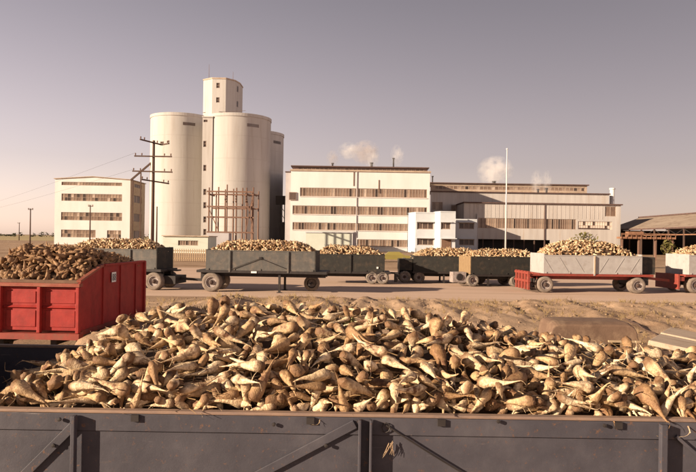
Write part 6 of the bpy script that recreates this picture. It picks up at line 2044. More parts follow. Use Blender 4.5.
for a, b in (((246, 195), (252.8, 230)), ((252.8, 195), (246, 230)), ((208.6, 208), (218, 230))):
    MB().bar(at(*a, d-.4), at(*b, d-.4), .16, .16).build('brace', MT['rack_wood'], t)
for px in (226.5, 236, 246):
    for k in range(3):
        p = at(px, 196.5+k*2.6, d-.5); MB().lathe([(0, .22), (.24, .2), (.16, .05), (.26, 0), (.16, -.1), (0, -.22)], p, 'z', 8).build('insulator', MT['insul'], t)
x0, x1, z0, z1 = rect(208, 233, 229, 240, d-1)
MB().box(x0, x1, d-1.4, d+2, 0, z1).build('transformer_tank', MT['grey_wall'], t)

# ------------------------------------------------------------------ main factory building
D2 = 172.
x0, x1, _, zt = rect(291, 171.7, 430, 171.7, D2)
t = thing('factory_building', 'long white main factory building with four rows of brown window bands', 'building', ((x0+x1)/2, D2, 0))
wl = [(rect(300, 188.5, 427, 197.2, D2), 44), (rect(292.5, 206.4, 427, 215, D2), 46), (rect(292.5, 223, 408, 230.5, D2), 40), (rect(357, 239.6, 408, 247, D2), 18)]
front(t, x0, x1, 0, zt, D2, [q for q, n in wl], 'white')
for q, n in wl: window(t, *q, D2, n, 1, bar=.13, sill='white')
for P_, U_, W_ in (((x1, D2, 0), (0, 1, 0), 30), ((x0, D2+30, 0), (0, -1, 0), 30), ((x1, D2+30, 0), (-1, 0, 0), x1-x0)): MB().wall(P_, U_, W_, zt).build('side_wall', MT['white'], t)
MB().box(x0-.25, x1+.25, D2-.3, D2+30.2, zt+.003, zt+.35).build('roof', MT['roof_tan'], t)
a0, a1, c0, c1 = rect(292.5, 166.3, 427.5, 171, D2+2)
pw = rect(299, 167.8, 424, 170.3, D2+2)
front(t, a0, a1, zt+.36, c1-.35, D2+2, [(pw[0], pw[1], zt+.55, c1-.55)], 'roof_dark', 'clerestory_wall')
window(t, pw[0], pw[1], zt+.55, c1-.55, D2+2, 30, 1, glass='glass_dark', bar=.08)
MB().box(a0, a1, D2+2.26, D2+26, zt+.36, c1-.352).build('clerestory', MT['roof_dark'], t)
MB().box(a0-.4, a1+.4, D2+1.6, D2+26.4, c1-.348, c1-.05).build('clerestory_roof', MT['roof_dark'], t)
p = at(356.5, 200, D2); MB().tube([(p.x, D2-.14, 3.5), (p.x, D2-.14, zt)], .10, n=6).build('downpipe', MT['grey_wall'], t)
for px, y0_, y1_ in ((379, 180, 193), (354, 172, 186)):
    a, b = at(px, y0_, D2), at(px, y1_, D2); MB().box(a.x-.12, a.x+.12, D2-.1, D2-.004, b.z, a.z).build('vent_pipe', MT['rust'], t)
# narrow grey wing at its left end
b0, b1, _, bz = rect(285.8, 172.4, 291, 172.4, D2+1)
t2 = thing('stair_wing', 'narrow grey stair wing on the left end of the main factory', 'building', ((b0+b1)/2, D2+1, 0))
MB().box(b0, x0-.003, D2+.9, D2+14, 0, bz).build('wall', MT['grey_wall'], t2)
MB().box(b0-.15, x0-.003, D2+.7, D2+14.2, bz+.003, bz+.25).build('roof', MT['roof_dark'], t2)
q = rect(288.8, 192, 296, 200, D2-.5)
t2 = thing('bay_window', 'small square brown bay window at the left corner of main factory', 'window', ((q[0]+q[1])/2, D2-.3, q[2]))
MB().box(q[0], q[1], D2-.30, D2-.006, q[2], q[3]).build('casing', MT['frame'], t2)
w = MB().box(q[0]+.12, (q[0]+q[1])/2-.05, D2-.34, D2-.303, q[2]+.12, q[3]-.12).build('pane', MT['glass_dark'], t2)
w = MB().box((q[0]+q[1])/2+.05, q[1]-.12, D2-.34, D2-.303, q[2]+.12, q[3]-.12).build('pane', MT['glass_dark'], t2)
# dark bridge and lattice between silo and factory
a, b = at(276, 200, 183), at(288, 200, 183)
t2 = thing('conveyor_bridge', 'dark conveyor bridge linking shaded silo and main factory', 'bridge', ((a.x+b.x)/2, 183, 0))
MB().box(a.x, b.x, 182, 184.5, at(281, 204.5, 183).z, at(281, 196, 183).z).build('gallery', MT['steel'], t2)
for px in (280.5, 284.5):
    p = at(px, 220, 183); MB().box(p.x-.12, p.x+.12, 182.4, 182.7, 0, at(281, 204.6, 183).z).build('leg', MT['steel'], t2)
for k in range(5):
    a, b = at(280.5, 206+k*7, 182.5), at(284.5, 212+k*7, 182.5); MB().bar(a, b, .14, .14).build('brace', MT['steel'], t2)
MB().box(at(280, 236, 181).x, at(284.5, 236, 181).x, 181, 182.3, 0, at(282, 222, 181).z).build('switch_cabinet', MT['steel'], t2)
# pale low annex in front
d = 158.
x0, x1, _, z1 = rect(306, 233, 352, 233, d)
t = thing('annex', 'windowless pale green annex box in front of the main factory', 'building', ((x0+x1)/2, d, 0))
MB().box(x0, x1, d, d+9, 0, z1).build('wall', MT['green_wall'], t); MB().box(x0-.2, x1+.2, d-.2, d+9.2, z1+.003, z1+.2).build('roof', MT['lilac'], t)
a = at(352.5, 240, d); b = at(356.5, 240, d); MB().box(a.x+.05, b.x, d+.5, d+4, 0, at(354, 232, d).z).build('door_porch', MT['grey_wall'], t)

# ------------------------------------------------------------------ offices in front of the factory
def office(label, poly_px, d, ytop, wins, m='lilac', ledge=True, depth=8.):
    xsf = [at(px, 225, d+o) for px, o in poly_px]
    zt = at(sum(p for p, o in poly_px)/len(poly_px), ytop, d).z
    t = thing('office_block', label, 'office', (sum(p.x for p in xsf)/len(xsf), d, 0))
    mb = MB(); allw = []
    for i in range(len(xsf)-1):
        p, q = xsf[i], xsf[i+1]; P0 = Vector((p.x, p.y, 0)); U = Vector((q.x-p.x, q.y-p.y, 0)); hol = []
        if abs(U.y) < .01:
            for a, b, c, e, n in wins:
                r_ = rect(a, b, c, e, d); hol.append((r_[0]-p.x, r_[1]-p.x, r_[2], r_[3])); allw.append((r_, n))
        mb.wall(P0, U, U.length, zt, hol, .3)
    l, r_ = xsf[0], xsf[-1]
    mb.wall((r_.x, r_.y, 0), (0, 1, 0), d+depth-r_.y, zt).wall((l.x, d+depth, 0), (0, -1, 0), d+depth-l.y, zt)
    mb.build('wall', MT[m], t)
    pl = [(p.x, p.y) for p in xsf]+[(r_.x, d+depth), (l.x, d+depth)]
    MB().prism(pl, zt-.35, zt-.3).build('roof', MT['roof_tan'], t)
    for q, n in allw:
        window(t, *q, d, n, 1, dep=.28, glass='glass_dark', bar=.16)
        if ledge: MB().box(q[0]-.2, q[1]+.3, d-.55, d-.004, q[3]+.05, q[3]+.22).build('window_hood', MT[m], t)
    return t, zt, xsf
office('white two-storey office wing with three-pane windows at the factory front', [(407, 7), (415.5, 0), (435, 0)], 166., 212, [(417, 222.3, 433.5, 229.3, 3), (417, 238.6, 433.5, 245.2, 3)], depth=5.9)
tt, zt, xs_ = office('projecting white entrance block between the two office wings', [(435, 2.6), (440.3, 0), (455.5, 0)], 163., 211.2, [(441, 222.6, 450.5, 229.3, 2)], depth=8.)
q = rect(441.5, 239.3, 451, 248, 163.)
MB().box(q[0], q[1], 162.9, 162.996, 0, q[3]).build('door', MT['rust'], tt); MB().box(q[0]-.3, q[1]+1.2, 161.8, 162.994, q[3]+.1, q[3]+.3).build('door_hood', MT['lilac'], tt)
office('low shaded office wing right of the entrance block', [(455.8, 0), (477, 0)], 173.4, 219, [(459, 222.8, 474, 229, 3), (459, 239.3, 474, 245.3, 3)], depth=6.5)

# ------------------------------------------------------------------ right-hand factory, three tiers
t = thing('mill_building', 'grey metal-clad mill with three stepped roofs right of the offices', 'building', (at(540, 240, 180).x, 180, 0))
D3, D4, D5 = 180., 192., 202.
x0, x1, _, z3 = rect(464, 204.2, 620.8, 204.2, D3)
qs = rect(478, 218.6, 576, 228.8, D3); qb = rect(478, 239.5, 550, 251, D3); qb = (qb[0], qb[1], .05, qb[3]); qu = rect(605, 206.5, 616, 216.5, D3)
qr = rect(578, 221.5, 612, 229.5, D3)
front(t, x0, x1, 0, z3, D3, [qs, qb, qu, qr], 'sheet')
window(t, *qs, D3, 44, 1, bar=.1); window(t, *qu, D3, 2, 1, glass='glass', bar=.14)
MT['glass_white'] = glass_mat('whitened_glass', [(0, (.06, .04, .035)), (.16, (.09, .06, .05)), (.18, (.58, .51, .45)), (1, (.68, .61, .54))])
window(t, *qr, D3, 14, 2, glass='glass_white', bar=.03, dep=.2)
MB().box(qr[0], qr[1]-1.2, D3-.2, D3-.004, qr[2]+.15, qr[2]+.38).build('sill_beam', MT['roof_dark'], t)
MB().box(qb[0], qb[1], D3+4, D3+4.2, 0, qb[3]).build('bay_back', MT['steel'], t)
for k in range(7): x = qb[0]+(qb[1]-qb[0])*(k+.5)/7; MB().box(x-.15, x+.15, D3+.3, D3+.6, 0, qb[3]).build('bay_post', MT['timber'], t)
MB().wall((x1, D3, 0), (0, 1, 0), 12, z3).build('side_wall', MT['sheet'], t)
MB().wall((x0, D3+12, 0), (0, -1, 0), 12, z3).build('side_wall', MT['sheet'], t)
MB().box(x0-.2, x1+.4, D3-.45, D3+12, z3+.003, z3+.32).build('roof', MT['roof_dark'], t)
a0, a1, _, z4 = rect(430.5, 193.3, 609, 193.3, D4)
q1, q2 = rect(432, 202, 442.5, 210, D4), rect(451, 205, 459.3, 212, D4)
front(t, a0, a1, 0, z4, D4, [q1, q2], 'sheet', 'middle_wall'); window(t, *q1, D4, 3, 1, bar=.14); window(t, *q2, D4, 2, 1, bar=.14, glass='glass')
MB().wall((a1, D4, 0), (0, 1, 0), 12, z4).build('middle_side_wall', MT['sheet'], t)
MB().box(a0, a1+.4, D4-.4, D4+12, z4+.003, z4+.3).build('middle_roof', MT['roof_dark'], t)
b0, b1, _, z5 = rect(430.5, 184.6, 587, 184.6, D5)
qc = rect(435, 186.5, 585, 190.5, D5)
front(t, b0, b1, z4+.31, z5, D5, [qc], 'roof_tan', 'upper_wall'); window(t, *qc, D5, 40, 1, glass='glass', bar=.18)
MB().wall((b1, D5, z4+.31), (0, 1, 0), 12, z5-z4-.31).build('upper_side_wall', MT['roof_tan'], t)
MB().box(b0-.3, b1+.5, D5-.5, D5+14, z5+.003, z5+.32).build('upper_roof', MT['roof_dark'], t)
p = at(544.5, 215, D3); MB().tube([(p.x, D3-.16, 0), (p.x, D3-.16, z3)], .13, n=6).build('downpipe', MT['roof_dark'], t)
x = at(477, 222, D3).x; MB().tube([(x, D3-.2, 0), (x, D3-.2, at(477, 214, D3).z)], .2, n=6).build('downpipe', MT['grey_wall'], t)
for k in range(int((x1-x0)/1.1)):
    x = x0+.5+k*1.1
    if any(q[0]-.2 < x < q[1]+.2 for q in (qu,)): continue
    MB().box(x-.05, x+.05, D3-.05, D3-.003, qs[3]+.1, z3-.03).build('cladding_rib', MT['sheet'], t)
q = at(612, 204, D4+3); w = at(612, 188, D4+3)
tt = thing('chimney', 'short white chimney at the right end of the mill roof', 'chimney', (q.x, D4+3, 0))
MB().tube([(q.x, D4+3, 0), (q.x, D4+3, w.z)], .75, .65, 14).build('stack', MT['white'], tt, smooth=True)
MB().lathe([(.66, w.z-.5), (.85, w.z-.45), (.85, w.z-.1), (.6, w.z)], (q.x, D4+3, 0), 'z', 14).build('cap', MT['white'], tt)
# roof stacks that smoke
def roof_stack(px, ytop, ybot, d, r, label):
    a, b = at(px, ytop, d), at(px, ybot+4, d)
    s = thing('roof_stack', label, 'vent stack', (a.x, d, b.z), group='steaming roof stacks')
    MB().tube([(a.x, d, b.z), (a.x, d, a.z)], r, r, 10).build('pipe', MT['steel'], s)
    MB().lathe([(r, a.z-.35), (r+.12, a.z-.3), (r+.12, a.z), (r*.7, a.z)], (a.x, d, 0), 'z', 10).build('collar', MT['steel'], s)
roof_stack(332.5, 163, 166, 180, .22, 'leftmost thin roof stack on the main factory under a grey puff')
roof_stack(371.5, 162.5, 166, 180, .35, 'thick roof stack under the largest smoke puff')
roof_stack(393.5, 158, 166, 180, .2, 'tall thin roof stack right of the largest smoke puff')
roof_stack(432.5, 176, 184, 206, .2, 'lone thin stack on left end of the mill roof')
roof_stack(538, 189, 194, 194, .3, 'left one of two close steaming stacks on mill roof')
roof_stack(546.5, 188, 194, 194, .3, 'right one of two close steaming stacks on mill roof')
roof_stack(494, 181, 185, 206, .5, 'wide stack under the white steam cloud behind the flagpole')

# smoke and steam: bodies of scattering air
def smoke_mat(name, c, dens, scale, an=.2):
    m = bpy.data.materials.new(name); m.use_nodes = True; t = m.node_tree; t.nodes.clear()
    o = t.nodes.new('ShaderNodeOutputMaterial'); v = t.nodes.new('ShaderNodeVolumePrincipled')
    v.inputs['Color'].default_value = lin(c); v.inputs['Anisotropy'].default_value = an
    tc = t.nodes.new('ShaderNodeTexCoord'); n = noise_n(t, scale, 4, .6, tc.outputs['Object'])
    # fade to nothing at the edge of the unit ball
    ln = t.nodes.new('ShaderNodeVectorMath'); ln.operation = 'LENGTH'; t.links.new(tc.outputs['Object'], ln.inputs[0])
    f = t.nodes.new('ShaderNodeMapRange'); f.inputs[1].default_value = .25; f.inputs[2].default_value = .95; f.inputs[3].default_value = 1; f.inputs[4].default_value = 0
    t.links.new(ln.outputs['Value'], f.inputs[0])
    nn = t.nodes.new('ShaderNodeMapRange'); nn.inputs[1].default_value = .40; nn.inputs[2].default_value = .70; t.links.new(n.outputs[0], nn.inputs[0])
    a = t.nodes.new('ShaderNodeMath'); a.operation = 'MULTIPLY'; t.links.new(f.outputs[0], a.inputs[0]); t.links.new(nn.outputs[0], a.inputs[1])
    b = t.nodes.new('ShaderNodeMath'); b.operation = 'MULTIPLY'; b.inputs[1].default_value = dens; t.links.new(a.outputs[0], b.inputs[0])
    t.links.new(b.outputs[0], v.inputs['Density']); t.links.new(v.outputs[0], o.inputs['Volume']); return m
MT['smoke_grey'] = smoke_mat('grey_smoke', (.74, .70, .70), .9, 2.8)
MT['smoke_white'] = smoke_mat('white_steam', (.995, .985, .975), .65, 2.8)
MT['smoke_thin'] = smoke_mat('thin_steam', (.99, .975, .965), .6, 2.2)
ball = MB().lathe([(max(1e-4, math.sin(math.pi*i/10)), math.cos(math.pi*i/10)) for i in range(11)], (0, 0, 0), 'z', 16)
def puff(px, py, rx, rz, d, m, label, kind='smoke'):
    c = at(px, py, d); o = put('smoke_plume' if kind == 'smoke' else 'steam_plume', ball.mesh('plume'), MT[m], loc=c[:])
    k = d/FPX; o.scale = (rx*k, rx*k*1.1, rz*k); tag(o, label, kind, 'smoke and steam over the factory roofs')
puff(332.5, 158.5, 7.5, 9.5, 180, 'smoke_grey', 'small grey smoke puff at far left of the factory roof')
puff(349, 151, 13, 10, 183, 'smoke_thin', 'faint drifting pale cloud between the two grey puffs')
puff(365, 152.5, 16, 14, 181, 'smoke_grey', 'largest grey smoke puff over the main factory roof')
puff(372, 158, 9, 13, 179.5, 'smoke_white', 'bright white steam core rising inside the largest puff')
puff(397, 156, 8, 13, 180, 'smoke_thin', 'thin upright wisp near the right end of main factory roof')
puff(495, 171, 20, 17, 206, 'smoke_white', 'white steam cloud behind the flagpole', 'steam')
puff(536.5, 183, 7, 15, 194, 'smoke_white', 'left one of two thin white steam jets on the mill', 'steam')
puff(546.5, 183, 6, 14.5, 194, 'smoke_white', 'right one of two thin white steam jets on the mill', 'steam')

# ------------------------------------------------------------------ open shed on the far right, running towards the viewer
t = thing('storage_shed', 'long open-sided shed with pale sloping roof at the far right', 'shed', (84, 150, 0))
RX, RZ, EX, EZ, Y0, Y1 = 85., 10.4, 75.4, 6.85, 100., 198.
MB().add([(EX, Y0, EZ), (EX, Y1, EZ), (RX, Y1, RZ), (RX, Y0, RZ), (EX, Y0, EZ+.15), (EX, Y1, EZ+.15), (RX, Y1, RZ+.15), (RX, Y0, RZ+.15)], [(0, 1, 2, 3), (7, 6, 5, 4), (0, 4, 5, 1), (1, 5, 6, 2), (3, 2, 6, 7), (0, 3, 7, 4)]).build('roof', MT['roof_shed'], t)
MB().add([(RX+.01, Y0, RZ), (RX+.01, Y1, RZ), (RX+9, Y1, EZ), (RX+9, Y0, EZ), (RX+.01, Y0, RZ+.15), (RX+.01, Y1, RZ+.15), (RX+9, Y1, EZ+.15), (RX+9, Y0, EZ+.15)], [(0, 1, 2, 3), (7, 6, 5, 4), (0, 4, 5, 1), (1, 5, 6, 2), (3, 2, 6, 7), (0, 3, 7, 4)]).build('roof', MT['roof_shed'], t)
MB().box(RX-.25, RX+.25, Y0, Y1, RZ+.16, RZ+.5).build('ridge_cap', MT['roof_dark'], t)
MB().box(EX-.12, EX-.003, Y0, Y1, EZ-.25, EZ+.12).build('eave_beam', MT['roof_dark'], t)
for k in range(14):
    y = Y0+1+k*(Y1-Y0-2)/13; MB().box(EX+.2, EX+.5, y-.15, y+.15, 0, EZ-.02).build('post', MT['timber'], t)
    MB().bar((EX+.35, y, EZ-.1), (RX, y, EZ+.5), .14, .2).build('truss', MT['steel'], t)
    if k < 13:
        y2 = y+(Y1-Y0-2)/13; MB().bar((EX+.3, y+.2, EZ-.35), (EX+.3, (y+y2)/2, EZ-1.5), .1, .1).build('brace', MT['steel'], t); MB().bar((EX+.3, (y+y2)/2, EZ-1.5), (EX+.3, y2-.2, EZ-.35), .1, .1).build('brace', MT['steel'], t)
MB().box(EX+.25, EX+.45, Y0, Y1, EZ-1.75, EZ-1.5).build('girt', MT['rust_or'], t)
MB().box(RX+8, RX+8.2, Y0, Y1, 0, EZ-.03).build('back_wall', MT['steel'], t)
MB().box(EX+.6, RX+7.9, Y1-.3, Y1-.1, 0, EZ-.03).build('end_wall', MT['steel'], t)
t = thing('conveyor_gallery', 'rusty orange conveyor gallery on legs between the mill and open shed', 'conveyor', (at(640, 240, 122).x, 122, 0))
a0, a1, c0, c1 = rect(621, 233.5, 676, 239, 122)
MB().box(a0, a1, 122, 124, c0, c0+.35).build('deck', MT['rust_or'], t)
for k in range(12): x = a0+.1+(a1-a0-.2)*k/11; MB().box(x-.05, x+.05, 121.9, 121.99, c0, c1).build('rail_post', MT['rust_or'], t)
for z in (c1-.1, c0+.7): MB().box(a0, a1, 121.8, 121.896, z, z+.1).build('hand_rail', MT['rust_or'], t)
for k in range(4): x = a0+.4+(a1-a0-.8)*k/3; MB().box(x-.15, x+.15, 122.4, 122.7, 0, c0-.004).build('leg', MT['rack_wood'], t)
MB().box(a0+1.5, a0+4.2, 122.3, 123.8, c0+.36, c1+.3).build('drive_housing', MT['rust_or'], t)

# ------------------------------------------------------------------ poles
def util_pole(px, ytop, d, r, arms, label, lean=0):
    b = at(px, 240, d); top = at(px, ytop, d).z
    t = thing('power_pole', label, 'power pole', (b.x, d, 0), group='wooden power poles')
    MB().tube([(b.x, d, 0), (b.x+lean, d, top*.5), (b.x, d, top)], r*1.15, r*.75, 10).build('pole', MT['timber'], t, smooth=True)
    for x0, x1, y0, y1, dy in arms:
        a, c = at(x0, y0, d), at(x1, y1, d); a.y = d-r-.06-dy; c.y = d-r-.06+dy
        m = MB().bar(a, c, .12, .15).build('crossarm', MT['timber'], t)
        for k in (.03, .2, .8, .97):
            p = a.lerp(c, k); MB().lathe([(0, .24), (.05, .23), (.08, .15), (.05, .11), (.09, .05), (.04, .0), (.02, -.1)], p+Vector((0, 0, .12)), 'z', 8).build('insulator', MT['insul'], m)
    return t
tp = util_pole(152.3, 140.5, 76., .19, [(144.5, 158.6, 141.5, 143.4, 1.4), (158.8, 172.8, 143.4, 145.6, -1.4), (135, 172.5, 156.3, 157, 0), (133, 173, 171.3, 172.4, 0), (144.5, 167.5, 180.3, 183.2, .9)], 'tall dark power pole with several crossarms before the left silo')
util_pole(156.5, 206.5, 118., .14, [], 'bare thin pole just right of the tall power pole')
util_pole(30, 208.5, 160., .16, [(28.5, 33.5, 209.5, 209.6, 0)], 'slim power pole standing alone at the far left')
util_pole(89.8, 205, 150., .15, [(88.5, 93.5, 206.3, 206.4, 0)], 'slim power pole in front of the white four-storey building')
util_pole(19, 222.5, 330., .2, [(17.8, 20.2, 223.2, 223.2, 0)], 'most distant tiny pole at the far left field')
for yy, dz in ((156, 0), (172, .3)):
    w = MB(); a = at(135, yy, 76.); a.z += .35; b = Vector((-170, 260, 11)); pts = [a.lerp(b, i/14)-Vector((0, 0, 3.2*math.sin(math.pi*i/14))) for i in range(15)]
    w.tube(pts, .009, .009, 4); tag(w.build('power_line', MT['steel']), 'sagging wire from upper crossarm of tall power pole to the left' if yy == 156 else 'sagging wire from lower crossarm of tall power pole to the left', 'wire', 'overhead wires')
b = at(505.5, 249, 140.); top = at(505.5, 149.5, 140.).z
t = thing('flagpole', 'tall white flagpole in front of the grey mill', 'flagpole', (b.x, 140, 0))
MB().tube([(b.x, 140, 0), (b.x, 140, top*.55), (b.x, 140, top)], .19, .09, 10).build('pole', MT['white'], t, smooth=True)
MB().lathe([(0, .3), (.16, .22), (.2, .1), (.16, -.02), (.06, -.1)], (b.x, 140, top), 'z', 10).build('finial', MT['white'], t)
MB().lathe([(.5, 0), (.5, .25), (.22, .35)], (b.x, 140, 0), 'z', 12).build('base', MT['white'], t)

# picket fence seen between the two left trailers
d = 82.; a0, a1 = at(158, 255, d).x, at(212, 255, d).x
t = thing('picket_fence', 'weathered pinkish picket fence seen between the two left grey trailers', 'fence', ((a0+a1)/2, d, 0))
pk = MB().box(-.05, .05, -.015, .015, 0, 1.5).mesh('picket'); pk.materials.append(MT['timber_light'])
for k in range(26): put('picket', pk, None, t, loc=(a0+(a1-a0)*k/25, d, .05))
for z in (.35, 1.25): MB().box(a0-.1, a1+.1, d+.016, d+.06, z, z+.1).build('rail', MT['timber_light'], t)

# yellow car seen between the trailers
d = 92.; c = at(393, 262, d)
t = thing('parked_car', 'olive-yellow parked sedan seen in the gap between the dark trailers', 'car', (c.x, d, 0))
prof = [(-2.4, .35), (-2.4, .72), (-2.2, .86), (-1.15, .95), (-.55, 1.38), (.85, 1.40), (1.5, .98), (2.25, .90), (2.4, .7), (2.4, .35)]
body = MB(); n = len(prof)
body.add([(c.x+x, d-(.0 if z > 1 else .12)+(.12 if z > 1 else 0), z) for x, z in prof]+[(c.x+x, d+1.7-(.12 if z > 1 else 0), z) for x, z in prof], [tuple(range(n)), tuple(range(n, 2*n))[::-1]]+[(i, n+i, n+(i+1) % n, (i+1) % n) for i in range(n)])
body.build('body', MT['car'], t)
MB().add([(c.x-.95, d-.02, .98), (c.x+1.25, d-.02, .98), (c.x+.75, d+.09, 1.32), (c.x-.5, d+.09, 1.32)], [(0, 1, 2, 3)]).build('side_window', MT['glass_dark'], t)
for s in (-1.45, 1.45):
    w = MB().lathe([(.14, -.2), (.3, -.22), (.33, -.15), (.33, .0)], (c.x+s, d+.02, .33), 'y', 18).build('wheel', MT['tyre'], t); MB().lathe([(0, -.19), (.16, -.2)], (c.x+s, d+.02, .33), 'y', 14).build('hubcap', MT['rim'], w)
for x, m in ((-2.41, 'rust_or'), (2.41, 'placard')): MB().box(c.x+x-.02, c.x+x+.02, d+.15, d+.4, .6, .75).build('lamp', MT[m], t)
MB().box(c.x-2.45, c.x-2.402, d, d+1.6, .38, .5).build('bumper', MT['rim'], t)

# shrubs and the far tree line
def shrub(px, py, d, w, h, label, n=260):
    c = at(px, py, d); t = thing('shrub', label, 'shrub', (c.x, d, 0), group='shrubs near the mill')
    base = c.z-h*.5; b = MB(); s = MB()
    for k in range(9):
        a = random.uniform(0, 6.28); e = Vector((c.x+math.cos(a)*w*.35, d+math.sin(a)*w*.35, base+h*random.uniform(.5, .95)))
        s.tube([(c.x, d, 0), (c.x+(e.x-c.x)*.3, d+(e.y-d)*.3, base+h*.2), e], .06, .02, 5)
    for k in range(n):
        a, r_ = random.uniform(0, 6.28), random.random()**.6; z = base+h*random.random(); ww = w*.5*(1-abs((z-base)/h-.45)*1.1)*random.uniform(.6, 1.15)
        p = Vector((c.x+math.cos(a)*r_*ww, d+math.sin(a)*r_*ww, z)); q = Matrix.Rotation(random.uniform(0, 6.28), 3, Vector((random.random(), random.random(), random.random()+.1)).normalized())
        l = random.uniform(.09, .2); b.add([p+q @ Vector(v)*l for v in ((-1, -.4, 0), (1, -.4, 0), (1, .4, 0), (-1, .4, 0))], [(0, 1, 2, 3)])
    f = b.build('foliage', MT['bush'], t); f['kind'] = 'stuff'; s.build('stem', MT['timber'], t)
shrub(586, 240, 80., 3.6, 1.7, 'sparse olive shrub showing above the white trailer load')
shrub(668, 247.5, 75., 2.0, 1.5, 'small olive shrub before the open shed at right')
trees = MB()
for k in range(70):
    x = -560+k*5.2+random.uniform(-3, 3); hgt = random.uniform(2, 6.5); y = 900+random.uniform(-20, 20)
    for m in range(24):
        p = Vector((x+random.gauss(0, 1.6), y+random.gauss(0, 1.5), hgt*random.uniform(.1, 1))); l = random.uniform(.5, 1.2)
        q = Matrix.Rotation(random.uniform(0, 6.28), 3, Vector((random.random()+.1, random.random(), random.random())).normalized())
        trees.add([p+q @ Vector(v)*l for v in ((-1, -.6, 0), (1, -.6, 0), (1, .6, 0), (-1, .6, 0))], [(0, 1, 2, 3)])
tag(trees.build('tree_line', MT['tree_far']), 'thin dark line of trees on the far left horizon', 'trees', kind='stuff')

# ------------------------------------------------------------------ trailers on the road
def wheel(parent, x, y, r, near=True, pale=False, w=.24):
    s = 1 if near else -1
    prof = [(r*.55, 0), (r*.62, -.03), (r*.84, -.045), (r*.95, -.015), (r, .03), (r, w-.03), (r*.95, w+.01), (r*.6, w+.02)]
    o = MB().lathe([(a, b*s) for a, b in prof], (x, y, r), 'y', 28).build('wheel', MT['tyre_pale' if pale else 'tyre'], parent, local=True, smooth=True)
    MB().lathe([(r*.60, -.02*s), (r*.55, -.03*s), (r*.52, .06*s), (r*.30, .08*s), (r*.26, .03*s), (0, .02*s)], (x, y, r), 'y', 22).build('rim', MT['rim'], o, local=True)
    MB().lathe([(r*.24, .025*s), (r*.20, -.05*s), (r*.10, -.08*s), (0, -.085*s)], (x, y, r), 'y', 14).build('hub', MT['hubm'], o, local=True)
    return o
def hauler(label, heaplabel, d, px0, px1, ptop, pbot, board, bed, wheels, posts=(), yaw=0, w=2.4, heap=.55, shape=None, end_up=.08, end_m=None, right_end=None, pale=False, legs=(), wr=.5, beds=(0, 0), n_per=50, planks=False):
    xm = (px0+px1)/2; X0, X1 = at(px0, (ptop+pbot)/2, d).x, at(px1, (ptop+pbot)/2, d).x
    zt, zb = at(xm, ptop, d).z, at(xm, pbot, d).z; L = X1-X0; h = L/2
    t = thing('beet_trailer', label, 'trailer', ((X0+X1)/2, d, 0), R(yaw), 'loaded beet trailers on the road')
    B = lambda mb, nm, m, par=t, **k: mb.build(nm, MT[m], par, local=True, **k)
    s = B(MB().box(-h, h, 0, .05, zb, zt), 'side_board', board); B(MB().box(-h, h, -.02, .07, zt+.003, zt+.05), 'top_rail', board, s)
    s2 = B(MB().box(-h, h, w-.05, w, zb, zt), 'side_board', board)
    em = end_m or board
    if planks:
        for k in range(7): B(MB().box(-h-.05, -h-.004, .01+k*(w-.02)/7, (k+1)*(w-.02)/7-.01, zb, zt+end_up+random.uniform(-.03, .03)), 'plank', em)
    else: B(MB().box(-h-.05, -h-.004, 0, w, zb, zt+end_up), 'end_board', em)
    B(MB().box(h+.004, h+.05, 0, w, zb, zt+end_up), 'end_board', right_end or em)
    B(MB().box(-h-beds[0], h+beds[1], -.04, w+.04, zb-.14, zb-.004), 'deck', bed)
    for y in (.55, w-.7): B(MB().box(-h-beds[0]+.1, h+beds[1]-.1, y, y+.14, zb-.36, zb-.144), 'chassis_beam', bed)
    for f in posts: B(MB().box(-h+f*L-.05, -h+f*L+.05, -.07, -.004, zb-.1, zt+.02), 'post', board, bevel=.01)
    for k in range(5): x = -h+.1+(L-.2)*k/4; B(MB().box(x-.03, x+.03, -.035, -.004, zb+.02, zb+.10), 'bolt_plate', board)
    for px, both, dual in wheels:
        x = at(px, 285, d).x-(X0+X1)/2
        wheel(t, x, .0, wr, True, pale); 
        if dual: wheel(t, x, .30, wr*.99, True, pale)
        wheel(t, x, w-.02, wr, False, pale)
        B(MB().tube([(x, .1, wr), (x, w-.1, wr)], .07, n=8), 'axle', 'steel'); B(MB().box(x-.3, x+.3, .5, w-.5, wr+.05, zb-.37) if zb-.37 > wr+.06 else MB().box(x-.3, x+.3, .72, w-.75, wr, zb-.15), 'suspension', 'steel')
    for px in legs:
        x = at(px, 285, d).x-(X0+X1)/2
        for y in (.12, w-.2): B(MB().box(x-.06, x+.06, y, y+.12, .04, zb-.145), 'landing_leg', 'steel'); B(MB().box(x-.14, x+.14, y-.05, y+.17, 0, .038), 'foot_plate', 'steel')
    shape = shape or (lambda u: 1)
    def hf(x, y):
        u, v = x/h, (y-w/2)/(w/2)
        return zt-.04+heap*shape(u)*(1-abs(u)**5)*(1-abs(v)**2.2)+.05*noise.noise(Vector((x*1.7+d, y*1.7, 0)))
    beet_load(heaplabel, 'beet loads on the road trailers', WM[t], -h, h, .06, w-.06, hf, n_per)
    return t, h, w, zt, zb, B, (X0+X1)/2
